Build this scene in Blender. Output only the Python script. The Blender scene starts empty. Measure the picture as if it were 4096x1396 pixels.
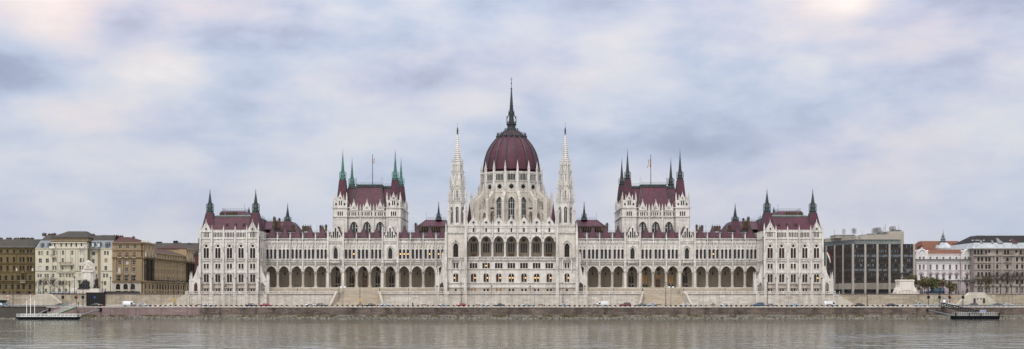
import bpy, math, random
from mathutils import Vector
R = random.Random(11)
rad = math.radians
sc = bpy.context.scene
COL = sc.collection
# positions and sizes are kept in image pixels; k = metres per pixel at depth Y
DIST, FPX, HY, ZC, AX = 500.0, 4800.0, 1185.0, 8.4, 2045.5
ROAD, UP, GALL = 4.3, 9.25, 12.08
def kk(Y): return (DIST + Y) / FPX
def zz(v, Y): return ZC - (v - HY) * kk(Y)
def xx(px, Y): return (px - AX) * kk(Y)

# ---------------------------------------------------------------- materials
MATS = {}
def nodes(m):
    m.use_nodes = True
    nt = m.node_tree
    return nt, nt.nodes, nt.links, nt.nodes['Principled BSDF']
def hexc(h):
    return tuple(((int(h[i:i+2], 16)/255+.055)/1.055)**2.4 for i in (0, 2, 4))
def N(nt, t, **kw):
    n = nt.nodes.new(t)
    for k, v in kw.items():
        if k in n.inputs: n.inputs[k].default_value = v
        else: setattr(n, k, v)
    return n
def mapped(nt, sx, sy, sz):
    g = N(nt, 'ShaderNodeNewGeometry')
    m = N(nt, 'ShaderNodeVectorMath', operation='MULTIPLY'); m.inputs[1].default_value = (sx, sy, sz)
    nt.links.new(g.outputs['Position'], m.inputs[0])
    return m.outputs[0]
def noise(nt, vec, scale=1.0, detail=4.0, rough=.55):
    n = N(nt, 'ShaderNodeTexNoise'); n.inputs['Scale'].default_value = scale; n.inputs['Detail'].default_value = detail; n.inputs['Roughness'].default_value = rough
    nt.links.new(vec, n.inputs['Vector']); return n.outputs['Fac']
def ramp(nt, fac, a, b, c0=(0,0,0,1), c1=(1,1,1,1)):
    r = N(nt, 'ShaderNodeValToRGB'); e = r.color_ramp.elements
    e[0].position = a; e[1].position = b; e[0].color = c0; e[1].color = c1
    nt.links.new(fac, r.inputs[0]); return r.outputs[0]
def mix(nt, fac, a, b, mode='MIX'):
    m = N(nt, 'ShaderNodeMix', data_type='RGBA', blend_type=mode)
    for s, x in ((0, fac), (6, a), (7, b)):
        if hasattr(x, 'is_linked'): nt.links.new(x, m.inputs[s])
        else: m.inputs[s].default_value = x if s == 0 else (*x, 1)
    return m.outputs[2]
def plain(name, col, rough=.6, metal=0.0, var=.25, vs=.8, bump=0.0, spec=.5):
    m = bpy.data.materials.new(name); nt, n, l, b = nodes(m)
    b.inputs['Roughness'].default_value = rough; b.inputs['Metallic'].default_value = metal
    b.inputs['Specular IOR Level'].default_value = spec
    if var > 0:
        f = noise(nt, mapped(nt, 1, 1, 1), vs, 5)
        f2 = ramp(nt, f, .3, .7)
        l.new(mix(nt, f2, tuple(c*(1-var) for c in col), tuple(min(1, c*(1+var)) for c in col)), b.inputs['Base Color'])
        if bump:
            bp = N(nt, 'ShaderNodeBump'); bp.inputs['Strength'].default_value = bump; bp.inputs['Distance'].default_value = .1
            l.new(f, bp.inputs['Height']); l.new(bp.outputs[0], b.inputs['Normal'])
    else: b.inputs['Base Color'].default_value = (*col, 1)
    MATS[name] = m; return m
def masonry(name, c1, c2, dirt, bw=1.3, bh=.55, mortar=.75, dirty=.5, patch=.12, rough=.85, sweep=.05, joint=.02, blockvar=.5, sfreq=1.1):
    """coursed stone: blocks of two tones, large blotches, rain streaks"""
    m = bpy.data.materials.new(name); nt, n, l, b = nodes(m)
    g = N(nt, 'ShaderNodeNewGeometry'); s = N(nt, 'ShaderNodeSeparateXYZ'); l.new(g.outputs['Position'], s.inputs[0])
    a = N(nt, 'ShaderNodeMath', operation='ADD'); l.new(s.outputs[0], a.inputs[0]); l.new(s.outputs[1], a.inputs[1])
    c = N(nt, 'ShaderNodeCombineXYZ'); l.new(a.outputs[0], c.inputs[0]); l.new(s.outputs[2], c.inputs[1])
    br = N(nt, 'ShaderNodeTexBrick'); l.new(c.outputs[0], br.inputs['Vector'])
    br.inputs['Scale'].default_value = 1; br.inputs['Brick Width'].default_value = bw; br.inputs['Row Height'].default_value = bh
    br.inputs['Mortar Size'].default_value = joint; br.inputs['Bias'].default_value = 0
    mid = tuple((x+y)/2 for x, y in zip(c1, c2))
    br.inputs['Color1'].default_value = (*[mm+(x-mm)*blockvar for x, mm in zip(c1, mid)], 1); br.inputs['Color2'].default_value = (*[mm+(x-mm)*blockvar for x, mm in zip(c2, mid)], 1)
    br.inputs['Mortar'].default_value = (*[x*mortar for x in mid], 1)
    blot = ramp(nt, noise(nt, mapped(nt, 1, 1, 1.3), patch, 6, .62), .38, .64)
    col = mix(nt, .55, br.outputs['Color'], mix(nt, blot, c1, c2))
    streak = ramp(nt, noise(nt, mapped(nt, sfreq, sfreq, sweep), 1.0, 6, .68), .44, .70)
    fine = ramp(nt, noise(nt, mapped(nt, 1, 1, 1), 1.7, 5, .7), .45, .75)
    mm = N(nt, 'ShaderNodeMath', operation='MAXIMUM'); l.new(streak, mm.inputs[0])
    fm = N(nt, 'ShaderNodeMath', operation='MULTIPLY'); l.new(fine, fm.inputs[0]); fm.inputs[1].default_value = .6; l.new(fm.outputs[0], mm.inputs[1])
    dm = N(nt, 'ShaderNodeMath', operation='MULTIPLY'); l.new(mm.outputs[0], dm.inputs[0]); dm.inputs[1].default_value = dirty
    col = mix(nt, dm.outputs[0], col, dirt)
    l.new(col, b.inputs['Base Color']); b.inputs['Roughness'].default_value = rough; b.inputs['Specular IOR Level'].default_value = .25
    bp = N(nt, 'ShaderNodeBump'); bp.inputs['Strength'].default_value = .35; bp.inputs['Distance'].default_value = .06
    l.new(br.outputs['Fac'], bp.inputs['Height']); bp.invert = True; l.new(bp.outputs[0], b.inputs['Normal'])
    MATS[name] = m; return m
masonry('limestone', (.70,.673,.635), (.53,.495,.45), (.20,.175,.155), dirty=.6, patch=.11, blockvar=.9)
masonry('limestone_old', (.50,.45,.39), (.40,.35,.29), (.19,.16,.125), dirty=.6)
masonry('limestone_carved', (.695,.668,.635), (.52,.49,.45), (.13,.115,.105), dirty=.75, mortar=.95, patch=.25)
masonry('gallery_shade_stone', (.31,.265,.21), (.24,.205,.16), (.12,.10,.08), dirty=.4)  # limestone darkened so the galleries' shade sits in the colour
masonry('limestone_warm', (.63,.59,.535), (.49,.445,.39), (.21,.175,.14), dirty=.55, patch=.13, blockvar=1.2)
masonry('terrace_stone', (.66,.615,.56), (.47,.415,.355), (.20,.16,.13), bw=2.2, bh=.8, dirty=.6, mortar=.45, joint=.05, blockvar=1.9)
masonry('embankment_stone', (.45,.39,.31), (.31,.26,.195), (.15,.125,.09), bw=2.0, bh=.75, dirty=.6, mortar=.45, joint=.05, blockvar=2.0)
masonry('quay_stone', (.20,.155,.132), (.095,.073,.063), (.022,.018,.016), bw=2.4, bh=.62, dirty=.9, mortar=.45, sweep=.10, patch=.07, joint=.06, blockvar=1.8, sfreq=.35)
masonry('quay_stone_pink', (.28,.205,.20), (.20,.145,.142), (.085,.06,.055), bw=2.6, bh=.8, dirty=.6, mortar=.6, sweep=.09, blockvar=1.5)
masonry('quay_concrete', (.26,.25,.205), (.19,.185,.145), (.075,.08,.05), bw=9, bh=3, dirty=.6, sweep=.3)
masonry('ramp_stone', (.58,.53,.455), (.46,.405,.33), (.26,.22,.17), bw=2.0, bh=.8, dirty=.5, mortar=.55, joint=.05, blockvar=1.5)
masonry('steps_stone', (.52,.455,.37), (.42,.36,.28), (.20,.16,.125), bw=3.4, bh=.45, dirty=.6, mortar=.4, joint=.07, blockvar=2.2)
masonry('slate_red', (.100,.029,.046), (.060,.020,.033), (.030,.014,.022), bw=1.6, bh=.8, dirty=.6, mortar=.6, rough=.55, patch=.16, blockvar=1.3)
masonry('stucco_brown', (.165,.125,.06), (.125,.095,.045), (.055,.043,.024), bw=2, bh=.5, dirty=.55, mortar=.85)
masonry('stucco_cream', (.54,.505,.405), (.47,.44,.35), (.30,.275,.21), bw=60, bh=60, dirty=.3)
masonry('stucco_tan', (.30,.225,.14), (.23,.17,.105), (.105,.075,.045), bw=2, bh=.6, dirty=.5, mortar=.85)
masonry('stucco_ochre', (.47,.36,.225), (.34,.255,.15), (.10,.073,.045), bw=2, bh=.6, dirty=.55, mortar=.85)
masonry('stucco_soot', (.07,.052,.036), (.045,.033,.023), (.03,.022,.015), bw=2, bh=.6, dirty=.5)
masonry('stucco_white', (.64,.62,.62), (.57,.55,.55), (.36,.33,.34), bw=60, bh=60, dirty=.35)
masonry('stucco_lilac', (.43,.365,.39), (.37,.31,.33), (.22,.19,.2), bw=2.2, bh=.55, dirty=.4, mortar=.7)
masonry('stucco_grey', (.35,.305,.275), (.28,.24,.215), (.13,.105,.1), bw=2.4, bh=.6, dirty=.45, mortar=.85)
masonry('concrete_panel', (.37,.34,.30), (.31,.28,.245), (.22,.195,.165), bw=3, bh=1.4, dirty=.5, mortar=.85, sweep=.04)
masonry('roof_grey', (.075,.066,.058), (.045,.039,.034), (.02,.018,.016), bw=.5, bh=.3, dirty=.6, mortar=.6)
masonry('roof_maroon', (.085,.04,.036), (.055,.028,.026), (.045,.026,.024), bw=.5, bh=.3, dirty=.5, mortar=.6)
masonry('roof_orange', (.18,.075,.045), (.135,.055,.035), (.075,.036,.026), bw=.5, bh=.3, dirty=.5, mortar=.6)
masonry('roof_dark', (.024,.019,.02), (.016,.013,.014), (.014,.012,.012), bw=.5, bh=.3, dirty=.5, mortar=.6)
masonry('chimney_brick', (.12,.085,.055), (.085,.06,.04), (.03,.022,.018), bw=.5, bh=.2, dirty=.6)
masonry('monument_stone', (.66,.61,.56), (.58,.53,.48), (.40,.35,.31), bw=3, bh=1.5, dirty=.35, mortar=.9)
masonry('brick_red', (.16,.045,.04), (.12,.035,.03), (.06,.03,.025), bw=.6, bh=.25, dirty=.4)
plain('copper_green', (.05,.145,.122), .6, var=.45, vs=1.2)
plain('copper_dark', (.022,.040,.039), .55, var=.5, vs=1.2)
plain('copper_black', (.018,.024,.026), .5, var=.5, vs=1.2)
plain('copper_pale', (.085,.125,.105), .65, var=.5, vs=.7)
plain('copper_mid', (.032,.062,.055), .6, var=.5, vs=1.0)
plain('glass', (.008,.010,.012), .10, var=.5, vs=.25, spec=.22)
plain('glass_blue', (.020,.029,.038), .10, var=.5, vs=.3, spec=.25)
plain('glass_warm', (.032,.014,.012), .12, var=.4, vs=.3, spec=.22)
plain('blind_white', (.55,.56,.56), .7, var=.08)
plain('blind_orange', (.36,.20,.05), .7, var=.15)
plain('blind_brown', (.13,.065,.035), .7, var=.15)
plain('frame_white', (.36,.36,.35), .5, var=.2)
plain('frame_brown', (.07,.032,.022), .5, var=.2)
plain('frame_dark', (.028,.026,.025), .5, var=.2)
plain('wood_door', (.17,.06,.03), .45, var=.35, vs=2)
plain('black_iron', (.010,.010,.011), .6, var=.2, spec=.25)
plain('grey_steel', (.19,.20,.21), .4, metal=.3, var=.2)
plain('white_paint', (.72,.72,.70), .4, var=.06)
plain('lamp_glass', (.45,.47,.47), .25, var=.1)
plain('asphalt', (.055,.054,.053), .85, var=.25, vs=.5)
plain('pavement', (.26,.245,.225), .85, var=.2, vs=.6)
plain('paving_upper', (.22,.21,.19), .85, var=.2, vs=.4)
plain('kerb_stone', (.46,.42,.385), .8, var=.2, vs=.9)
plain('bronze', (.014,.0135,.013), .42, var=.4, vs=2, spec=.6)
plain('zinc', (.36,.38,.40), .45, metal=.25, var=.25, vs=.5)
plain('zinc_blue', (.14,.155,.165), .45, metal=.2, var=.25, vs=.5)
plain('tyre', (.012,.012,.012), .8, var=0)
plain('rim', (.35,.35,.36), .35, metal=.6, var=0)
plain('car_glass', (.012,.015,.018), .05, var=0, spec=.8)
plain('skin', (.45,.27,.19), .6, var=0)
plain('cloth_dark', (.016,.016,.019), .85, var=.2)
plain('bench_wood', (.095,.04,.028), .7, var=.3)
plain('yellow_box', (.55,.27,.02), .5, var=.1)
plain('sign_blue', (.01,.06,.28), .4, var=0)
plain('sign_white', (.75,.75,.75), .4, var=0)
plain('sign_red', (.45,.015,.02), .4, var=0)
plain('flag_red', (.50,.02,.03), .8, var=.1)
plain('flag_white', (.72,.72,.70), .8, var=.05)
plain('flag_green', (.015,.20,.075), .8, var=.1)
plain('bark', (.045,.035,.028), .9, var=.3, vs=2)
plain('leaf_olive', (.125,.11,.04), .8, var=.35, vs=1.5)
plain('leaf_green', (.075,.085,.03), .8, var=.35, vs=1.5)
plain('leaf_brown', (.11,.062,.026), .8, var=.35, vs=1.5)
plain('weed', (.085,.075,.02), .9, var=.4, vs=1)
plain('riprap', (.135,.12,.095), .9, var=.5, vs=.9)
plain('hull_dark', (.0055,.007,.009), .85, var=.3, spec=.04)
plain('deck_grey', (.16,.16,.15), .8, var=.2)
plain('deck_green', (.07,.12,.04), .8, var=.2)
plain('fin_brown', (.052,.042,.038), .6, var=.2, spec=.3)
plain('curtain_glass', (.10,.135,.135), .12, var=.35, vs=.35, spec=.6)
plain('office_glass', (.018,.024,.03), .12, var=.5, vs=.3, spec=.4)
plain('office_lightglass', (.22,.29,.36), .2, var=.6, vs=1.5)
plain('mast_grey', (.16,.16,.165), .5, var=.2)
plain('bus_blue', (.012,.09,.22), .3, var=0)
plain('tram_white', (.42,.52,.62), .4, var=.1)
def emit(name, col, st):
    m = bpy.data.materials.new(name); nt, n, l, b = nodes(m)
    b.inputs['Base Color'].default_value = (*col, 1); b.inputs['Emission Color'].default_value = (*col, 1); b.inputs['Emission Strength'].default_value = st
    MATS[name] = m
emit('chandelier_glow', (1, .56, .16), 1.15); emit('room_glow', (.55, .25, .05), .16)
emit('signal_red', (1, .03, .02), 2.2); emit('tail_red', (.9, .02, .02), .8)
def paint(name, col):
    m = bpy.data.materials.new(name); nt, n, l, b = nodes(m)
    b.inputs['Base Color'].default_value = (*col, 1); b.inputs['Roughness'].default_value = .28
    b.inputs['Coat Weight'].default_value = .6; b.inputs['Coat Roughness'].default_value = .08
    MATS[name] = m; return m
for nme, c in dict(paint_white=(.46,.47,.48), paint_silver=(.30,.32,.34), paint_grey=(.10,.12,.135), paint_black=(.012,.014,.017), paint_red=(.26,.012,.02), paint_wine=(.16,.012,.022), paint_blue=(.02,.075,.15), paint_teal=(.03,.15,.22), paint_navy=(.02,.028,.06), paint_icy=(.30,.36,.42)).items():
    paint(nme, c)

# ---------------------------------------------------------------- mesh building
LOC = {}
class MB:
    def __init__(s): s.v = []; s.f = []; s.m = []; s.sm = []; s.names = []
    def mi(s, n):
        if n not in s.names: s.names.append(n)
        return s.names.index(n)
    def add(s, vs, fs, m, smooth=False):
        o = len(s.v); s.v += [tuple(p) for p in vs]; i = s.mi(m)
        for f in fs: s.f.append([o+j for j in f]); s.m.append(i); s.sm.append(smooth)
    def box(s, x0, x1, y0, y1, z0, z1, m):
        s.add([(x,y,z) for z in (z0,z1) for y in (y0,y1) for x in (x0,x1)], [(0,2,3,1),(4,5,7,6),(0,1,5,4),(2,6,7,3),(0,4,6,2),(1,3,7,5)], m)
    def frust(s, b, z0, t, z1, m, cap=True):
        """b,t = x0,x1,y0,y1 rectangles"""
        vs = [(b[0],b[2],z0),(b[1],b[2],z0),(b[1],b[3],z0),(b[0],b[3],z0),(t[0],t[2],z1),(t[1],t[2],z1),(t[1],t[3],z1),(t[0],t[3],z1)]
        s.add(vs, [(0,1,5,4),(1,2,6,5),(2,3,7,6),(3,0,4,7)]+([(4,5,6,7),(3,2,1,0)] if cap else []), m); return vs
    def lathe(s, cx, cy, prof, n, m, rot=0.0, smooth=False, sx=1, sy=1):
        vs = [(cx+sx*r*math.cos(rot+2*math.pi*i/n), cy+sy*r*math.sin(rot+2*math.pi*i/n), z) for z, r in prof for i in range(n)]
        fs = [(j*n+i, j*n+(i+1)%n, (j+1)*n+(i+1)%n, (j+1)*n+i) for j in range(len(prof)-1) for i in range(n)]
        fs += [tuple(range(n-1,-1,-1)), tuple(range((len(prof)-1)*n, len(prof)*n))]
        s.add(vs, fs, m, smooth)
    def bar(s, p0, p1, r, m, n=4, r1=None):
        p0, p1 = Vector(p0), Vector(p1); d = (p1-p0)
        if d.length < 1e-6: return
        d.normalize(); a = d.cross(Vector((0,0,1)))
        if a.length < .01: a = Vector((1,0,0))
        a.normalize(); b = d.cross(a); r1 = r if r1 is None else r1
        vs = [p0+(a*math.cos(t)+b*math.sin(t))*r for t in [2*math.pi*(i+.5)/n for i in range(n)]] + [p1+(a*math.cos(t)+b*math.sin(t))*r1 for t in [2*math.pi*(i+.5)/n for i in range(n)]]
        s.add(vs, [(i,(i+1)%n,n+(i+1)%n,n+i) for i in range(n)]+[tuple(range(n-1,-1,-1)), tuple(range(n,2*n))], m)
    def ball(s, c, r, m, n=6, sz=1.0):
        s.lathe(c[0], c[1], [(c[2]-r*sz*math.cos(math.pi*j/4), max(.02*r, r*math.sin(math.pi*j/4))) for j in range(5)], n, m, smooth=True)
    def build(s, name, parent=None):
        L = LOC.get(parent.name, Vector()) if parent else Vector()
        me = bpy.data.meshes.new(name); me.from_pydata([tuple(Vector(p)-L) for p in s.v], [], s.f)
        for n in s.names: me.materials.append(MATS[n])
        me.polygons.foreach_set('material_index', s.m); me.polygons.foreach_set('use_smooth', s.sm); me.update()
        o = bpy.data.objects.new(name, me); COL.objects.link(o)
        if parent: o.parent = parent
        LOC[o.name] = L; return o
def tag(o, label=None, cat=None, group=None, kind=None):
    for k, v in (('label', label), ('category', cat), ('group', group), ('kind', kind)):
        if v: o[k] = v
    return o
def thing(name, loc, label, cat, group=None, local=False, rz=0):
    o = bpy.data.objects.new(name, None); COL.objects.link(o); o.location = loc; o.rotation_euler[2] = rz; o.empty_display_size = .5
    LOC[o.name] = Vector() if local else Vector(loc)
    return tag(o, label, cat, group)
def dup(root, loc, rz=0, label=None, group=None, paintm=None):
    r = root.copy(); COL.objects.link(r); r.location = loc; r.rotation_euler[2] = rz
    if label: r['label'] = label
    if group: r['group'] = group
    def rec(a, b):
        for ch in a.children:
            c = ch.copy(); COL.objects.link(c); c.parent = b
            if paintm and c.name.startswith('body'): repaint(c, paintm)
            rec(ch, c)
    rec(root, r); return r
def repaint(o, m):
    o.material_slots[0].link = 'OBJECT'; o.material_slots[0].material = MATS[m]

# ---------------------------------------------------------------- facades
class Fr:
    def __init__(s, O, U, Nn, ku, kv): s.O, s.U, s.N, s.ku, s.kv = Vector(O), Vector(U), Vector(Nn), ku, kv
    def p(s, u, v, d=0.0): return s.O + s.U*(u*s.ku) + Vector((0,0,v*s.kv)) + s.N*d
def pf(Y, s=1, K=None):
    k = kk(Y if K is None else K); return Fr((0, Y, ZC+HY*k), (s,0,0), (0,-1,0), k, -k)
def fbox(mb, F, u0, u1, v0, v1, d0, d1, m):
    mb.add([F.p(u,v,d) for d in (d0,d1) for v in (v0,v1) for u in (u0,u1)], [(0,2,3,1),(4,5,7,6),(0,1,5,4),(2,6,7,3),(0,4,6,2),(1,3,7,5)], m)
def prism(mb, F, poly, d0, d1, m):
    n = len(poly)
    mb.add([F.p(u,v,d0) for u,v in poly]+[F.p(u,v,d1) for u,v in poly], [tuple(range(n)), tuple(range(2*n-1,n-1,-1))]+[(i,(i+1)%n,n+(i+1)%n,n+i) for i in range(n)], m)
class Op:
    def __init__(s, c, w, t, b, shape='rect', H=None, lit=False):
        s.c, s.w, s.t, s.b, s.shape, s.lit = c, w, t, b, shape, lit; s.H = H or .78*w
    def curves(s):
        c, w, t, b = s.c, s.w/2, s.t, s.b; dn = 1 if b > t else -1
        if s.shape == 'rect': up = [(c-w,t),(c+w,t)]
        elif s.shape == 'circle':
            mid, rv = (t+b)/2, abs(b-t)/2; A = [math.pi*i/8 for i in range(9)]
            return [(c-w*math.cos(a), mid-dn*rv*math.sin(a)) for a in A], [(c-w*math.cos(a), mid+dn*rv*math.sin(a)) for a in A]
        elif s.shape == 'round': up = [(c-w*math.cos(a), t+dn*(w-w*math.sin(a))) for a in [math.pi*i/8 for i in range(9)]]
        else:
            H = s.H; Rr = (H*H+w*w)/(2*w); a1 = math.asin(min(1, H/Rr)) ; cx = c-w+Rr
            L = [(cx-Rr*math.cos(a1*i/5), t+dn*(H-Rr*math.sin(a1*i/5))) for i in range(6)]; L[-1] = (c, t)
            up = L + [(2*c-u, v) for u, v in L[-2::-1]]
        return up, [(c-w,b),(c+w,b)]
    def outline(s):
        u, l = s.curves(); return u + (l[-2:0:-1] if s.shape == 'circle' else l[::-1] if s.shape == 'rect' else l[::-1])
def wallrow(mb, F, u0, u1, va, vb, ops, m, rev=.5, mrev=None, d=0.0):
    cur = u0; mrev = mrev or m
    def q(a, b, c, e): mb.add([F.p(*a,d),F.p(*b,d),F.p(*c,d),F.p(*e,d)], [(0,1,2,3)], m)
    for o in sorted(ops, key=lambda o: o.c):
        a, b = o.c-o.w/2, o.c+o.w/2
        if a > cur+1e-5: q((cur,vb),(a,vb),(a,va),(cur,va))
        up, lo = o.curves()
        for i in range(len(up)-1):
            if abs(up[i][1]-va)+abs(up[i+1][1]-va) > 1e-5: q(up[i], up[i+1], (up[i+1][0],va), (up[i][0],va))
        if abs(o.b-vb) > 1e-5 or o.shape == 'circle':
            for i in range(len(lo)-1): q((lo[i][0],vb),(lo[i+1][0],vb),lo[i+1],lo[i])
        if rev:
            ol = o.outline(); n = len(ol)
            mb.add([F.p(u,v,d) for u,v in ol]+[F.p(u,v,d-rev) for u,v in ol], [(i,(i+1)%n,n+(i+1)%n,n+i) for i in range(n)], mrev)
        cur = b
    if u1 > cur+1e-5: q((cur,vb),(u1,vb),(u1,va),(cur,va))
def hood(mb, F, o, th, d, m, d0=0.0, upto=None):
    """moulding round the head of an opening"""
    up, _ = o.curves(); s = (o.w+2*th)/o.w; dn = 1 if o.b > o.t else -1
    sp = up[0][1]
    out = [(o.c+(u-o.c)*s, sp+(v-sp)*s) for u, v in up]
    n = len(up)
    mb.add([F.p(u,v,d0+d) for u,v in up]+[F.p(u,v,d0+d) for u,v in out]+[F.p(u,v,d0) for u,v in out]+[F.p(u,v,d0) for u,v in up], [(i,i+1,n+i+1,n+i) for i in range(n-1)]+[(n+i,n+i+1,2*n+i+1,2*n+i) for i in range(n-1)]+[(i,3*n+i,3*n+i+1,i+1) for i in range(n-1)]+[(0,n,2*n,3*n),(n-1,4*n-1,3*n-1,2*n-1)], m)
def window(F, ops, parent, d=-.4, glass='glass', frame='frame_dark', mu=1, mv=2, bt=.11, name='window', lamp=True):
    """one window: panes, mullions and, where the room is lit, the lamp seen in it"""
    mb = MB(); t = bt/F.ku; tv = bt/abs(F.kv)
    for o in ops:
        ol = o.outline()
        mb.add([F.p(u,v,d) for u,v in ol], [tuple(range(len(ol)))], glass)
        a, b = o.c-o.w/2, o.c+o.w/2
        if o.shape != 'circle':
            dn = 1 if o.b > o.t else -1
            top = o.t + (dn*.28*o.w if o.shape != 'rect' else 0)
            sp = o.t + (dn*(o.w/2 if o.shape == 'round' else o.H) if o.shape != 'rect' else 0)
            for i in range(mu+1):
                c = a + t/2 + (o.w-t)*i/max(1, mu); edge = i in (0, mu)
                fbox(mb, F, c-t/2, c+t/2, sp if edge else top, o.b, d+.003, d+.09, frame)
            for j in range(mv+1):
                v = sp + (o.b-sp)*j/max(1, mv)
                v = min(v, max(o.b,sp)-tv/2) if j == mv and dn > 0 else v
                fbox(mb, F, a+t, b-t, v-tv/2, v+tv/2, d+.005, d+.08, frame)
        if o.lit and lamp:
            v = o.t+(o.b-o.t)*.5; q = F.p(o.c, v, d+.25)
            for k in range(7):
                an = k*2*math.pi/6; r = 0 if k == 6 else .2
                mb.ball(q+F.U*(r*math.cos(an))+Vector((0,0,r*.9*math.sin(an))), .12, 'chandelier_glow', 6)
    return mb.build(name, parent)
def balus(mb, F, u0, u1, vt, vb, d, m, step=.42, th=.28, fill=.45):
    """balustrade between two rails"""
    h = vb-vt; fbox(mb, F, u0, u1, vt, vt+h*.2, d-th, d+.05, m); fbox(mb, F, u0, u1, vb-h*.2, vb, d-th, d+.05, m)
    n = max(1, int(abs(u1-u0)*F.ku/step))
    for i in range(n):
        c = u0+(u1-u0)*(i+.5)/n; w = abs(u1-u0)/n*fill/2
        fbox(mb, F, c-w, c+w, vt+h*.2, vb-h*.2, d-th*.8, d-th*.1, m)
def pinnacle(mb, x, y, z, h, w, m, rot=0.0, shaft=.4):
    q = w/2*1.414; r = rot+math.pi/4
    mb.lathe(x, y, [(z,q),(z+h*shaft,q),(z+h*shaft,q*1.25),(z+h*(shaft+.03),q*1.25),(z+h*(shaft+.05),q*.9)], 4, m, r)
    s0 = z+h*(shaft+.04); H = h*(.96-shaft); pr = []
    for i in range(5):
        f = i/5; pr += [(s0+H*f, q*.88*(1-f)+.02), (s0+H*(f+.05), q*1.05*(1-f)+.04), (s0+H*(f+.1), q*.78*(1-f)+.02)]
    pr += [(s0+H*.97, w*.06), (s0+H*.975, w*.17), (s0+H, w*.14), (s0+H*1.01, .01)]
    mb.lathe(x, y, pr, 4, m, r)
def crocket_spire(mb, x, y, z0, z1, r0, r1, m, n=8, steps=12, rot=math.pi/8, bump=.16):
    pr = []
    for i in range(steps):
        f = i/steps; r = r0+(r1-r0)*f; h = (z1-z0)
        pr += [(z0+h*f, r), (z0+h*(f+.35/steps), r*(1-.3/steps)), (z0+h*(f+.55/steps), r*(1+bump)), (z0+h*(f+.8/steps), r*(1-.6/steps))]
    mb.lathe(x, y, pr+[(z1, r1)], n, m, rot)
def gable(mb, F, c, hw, va, vb, d, m, th=.6, coping=.9):
    """steep front gable with stepped crockets and a finial"""
    prism(mb, F, [(c-hw,vb),(c,va),(c+hw,vb)], d-th, d, m)
    for s in (-1, 1):
        a, b = F.p(c+s*hw, vb, d-.1), F.p(c, va, d-.1); mb.bar(a, b, .24*coping, m)
        for i in range(1, 7):
            q = a.lerp(b, i/7); mb.box(q.x-.16, q.x+.16, q.y-.16, q.y+.16, q.z, q.z+.42*coping, m)
    q = F.p(c, va, d-.2); pinnacle(mb, q.x, q.y, q.z-.2, 1.7*coping, .34, m, shaft=.1)
def rose(F, c, v, r, parent, d=-.3, glass='glass_blue', name='rose_window', m='limestone_carved'):
    """cusped round window"""
    mb = MB(); n = 24; rv = r*F.ku/abs(F.kv)
    ol = [(c+r*(.80+.2*math.cos(8*a))*math.cos(a), v+rv*(.80+.2*math.cos(8*a))*math.sin(a)) for a in [2*math.pi*i/n for i in range(n)]]
    mb.add([F.p(a,b,d) for a,b in ol], [tuple(range(n))], glass)
    A = [2*math.pi*i/16 for i in range(16)]
    i1 = [F.p(c+r*1.05*math.cos(a), v+rv*1.05*math.sin(a), d+.12) for a in A]; i2 = [F.p(c+r*1.35*math.cos(a), v+rv*1.35*math.sin(a), d+.12) for a in A]
    mb.add(i1+i2, [(i,(i+1)%16,16+(i+1)%16,16+i) for i in range(16)], m)
    return mb.build(name, parent)
def skinned(name, verts, edges, radii, parent=None, m='bronze', sub=1, base=0, xf=None):
    """one continuous body grown over a skeleton"""
    me = bpy.data.meshes.new(name); me.from_pydata(verts, edges, [])
    o = bpy.data.objects.new(name, me); COL.objects.link(o)
    md = o.modifiers.new('skin', 'SKIN'); md.use_smooth_shade = True
    for i, r in enumerate(radii): me.skin_vertices[0].data[i].radius = (r, r) if not isinstance(r, tuple) else r
    me.skin_vertices[0].data[base].use_root = True
    sb = o.modifiers.new('sub', 'SUBSURF'); sb.levels = sb.render_levels = sub
    dg = bpy.context.evaluated_depsgraph_get(); nm = bpy.data.meshes.new_from_object(o.evaluated_get(dg))
    o.modifiers.clear(); o.data = nm; bpy.data.meshes.remove(me); nm.name = name; nm.materials.clear(); nm.materials.append(MATS[m])
    if xf: nm.transform(xf)
    for p in nm.polygons: p.use_smooth = True
    if parent: o.parent = parent
    LOC[o.name] = Vector(); return o
# ================================================================ the parliament
PAR = thing('parliament_building', (0, -10, UP), 'long white neo-gothic parliament with red slate roofs, a ribbed dome and many spires', 'parliament building')
ST, CV = 'limestone', 'limestone_carved'
def part(name, mb, label=None):
    o = mb.build(name, PAR)
    if label: o['label'] = label
    return o
def patina_spire(parent, x, y, zb, zm, zt, r, m, s=1):
    """lantern stage with posts and railing, then the crocketed needle and its rod"""
    mb = MB(); h = zm-zb
    mb.lathe(x, y, [(zb-.2,r*1.05),(zb+h*.1,r*1.12),(zb+h*.16,r*1.25),(zb+h*.22,r*1.25),(zb+h*.25,r*.85),(zb+h*.5,r*.8),(zb+h*.55,r*.95),(zm,r*.62)], 8, m, math.pi/8)
    for i in range(8):
        a = math.pi/8+i*math.pi/4; px, py = x+r*1.2*math.cos(a), y+r*1.2*math.sin(a)
        mb.bar((px,py,zb+h*.2),(px,py,zb+h*.85),.09,m); mb.bar((px,py,zb+h*.8),(x+r*.6*math.cos(a),y+r*.6*math.sin(a),zm+h*.1),.08,m)
        mb.bar((px,py,zb+h*.85),(px,py,zb+h*1.05),.10,m,r1=.01)
        b = a+math.pi/4; mb.bar((px,py,zb+h*.4),(x+r*1.2*math.cos(b),y+r*1.2*math.sin(b),zb+h*.4),.06,m)
    H = zt-zm; crocket_spire(mb, x, y, zm, zm+H*.78, r*.58, .09, m, steps=11, bump=.22)
    mb.bar((x,y,zm+H*.77),(x,y,zt),.07,m,6,.03); mb.ball((x,y,zm+H*.8),.22,m); mb.ball((x,y,zm+H*.9),.15,m)
    return mb.build('spire', parent)
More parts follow.
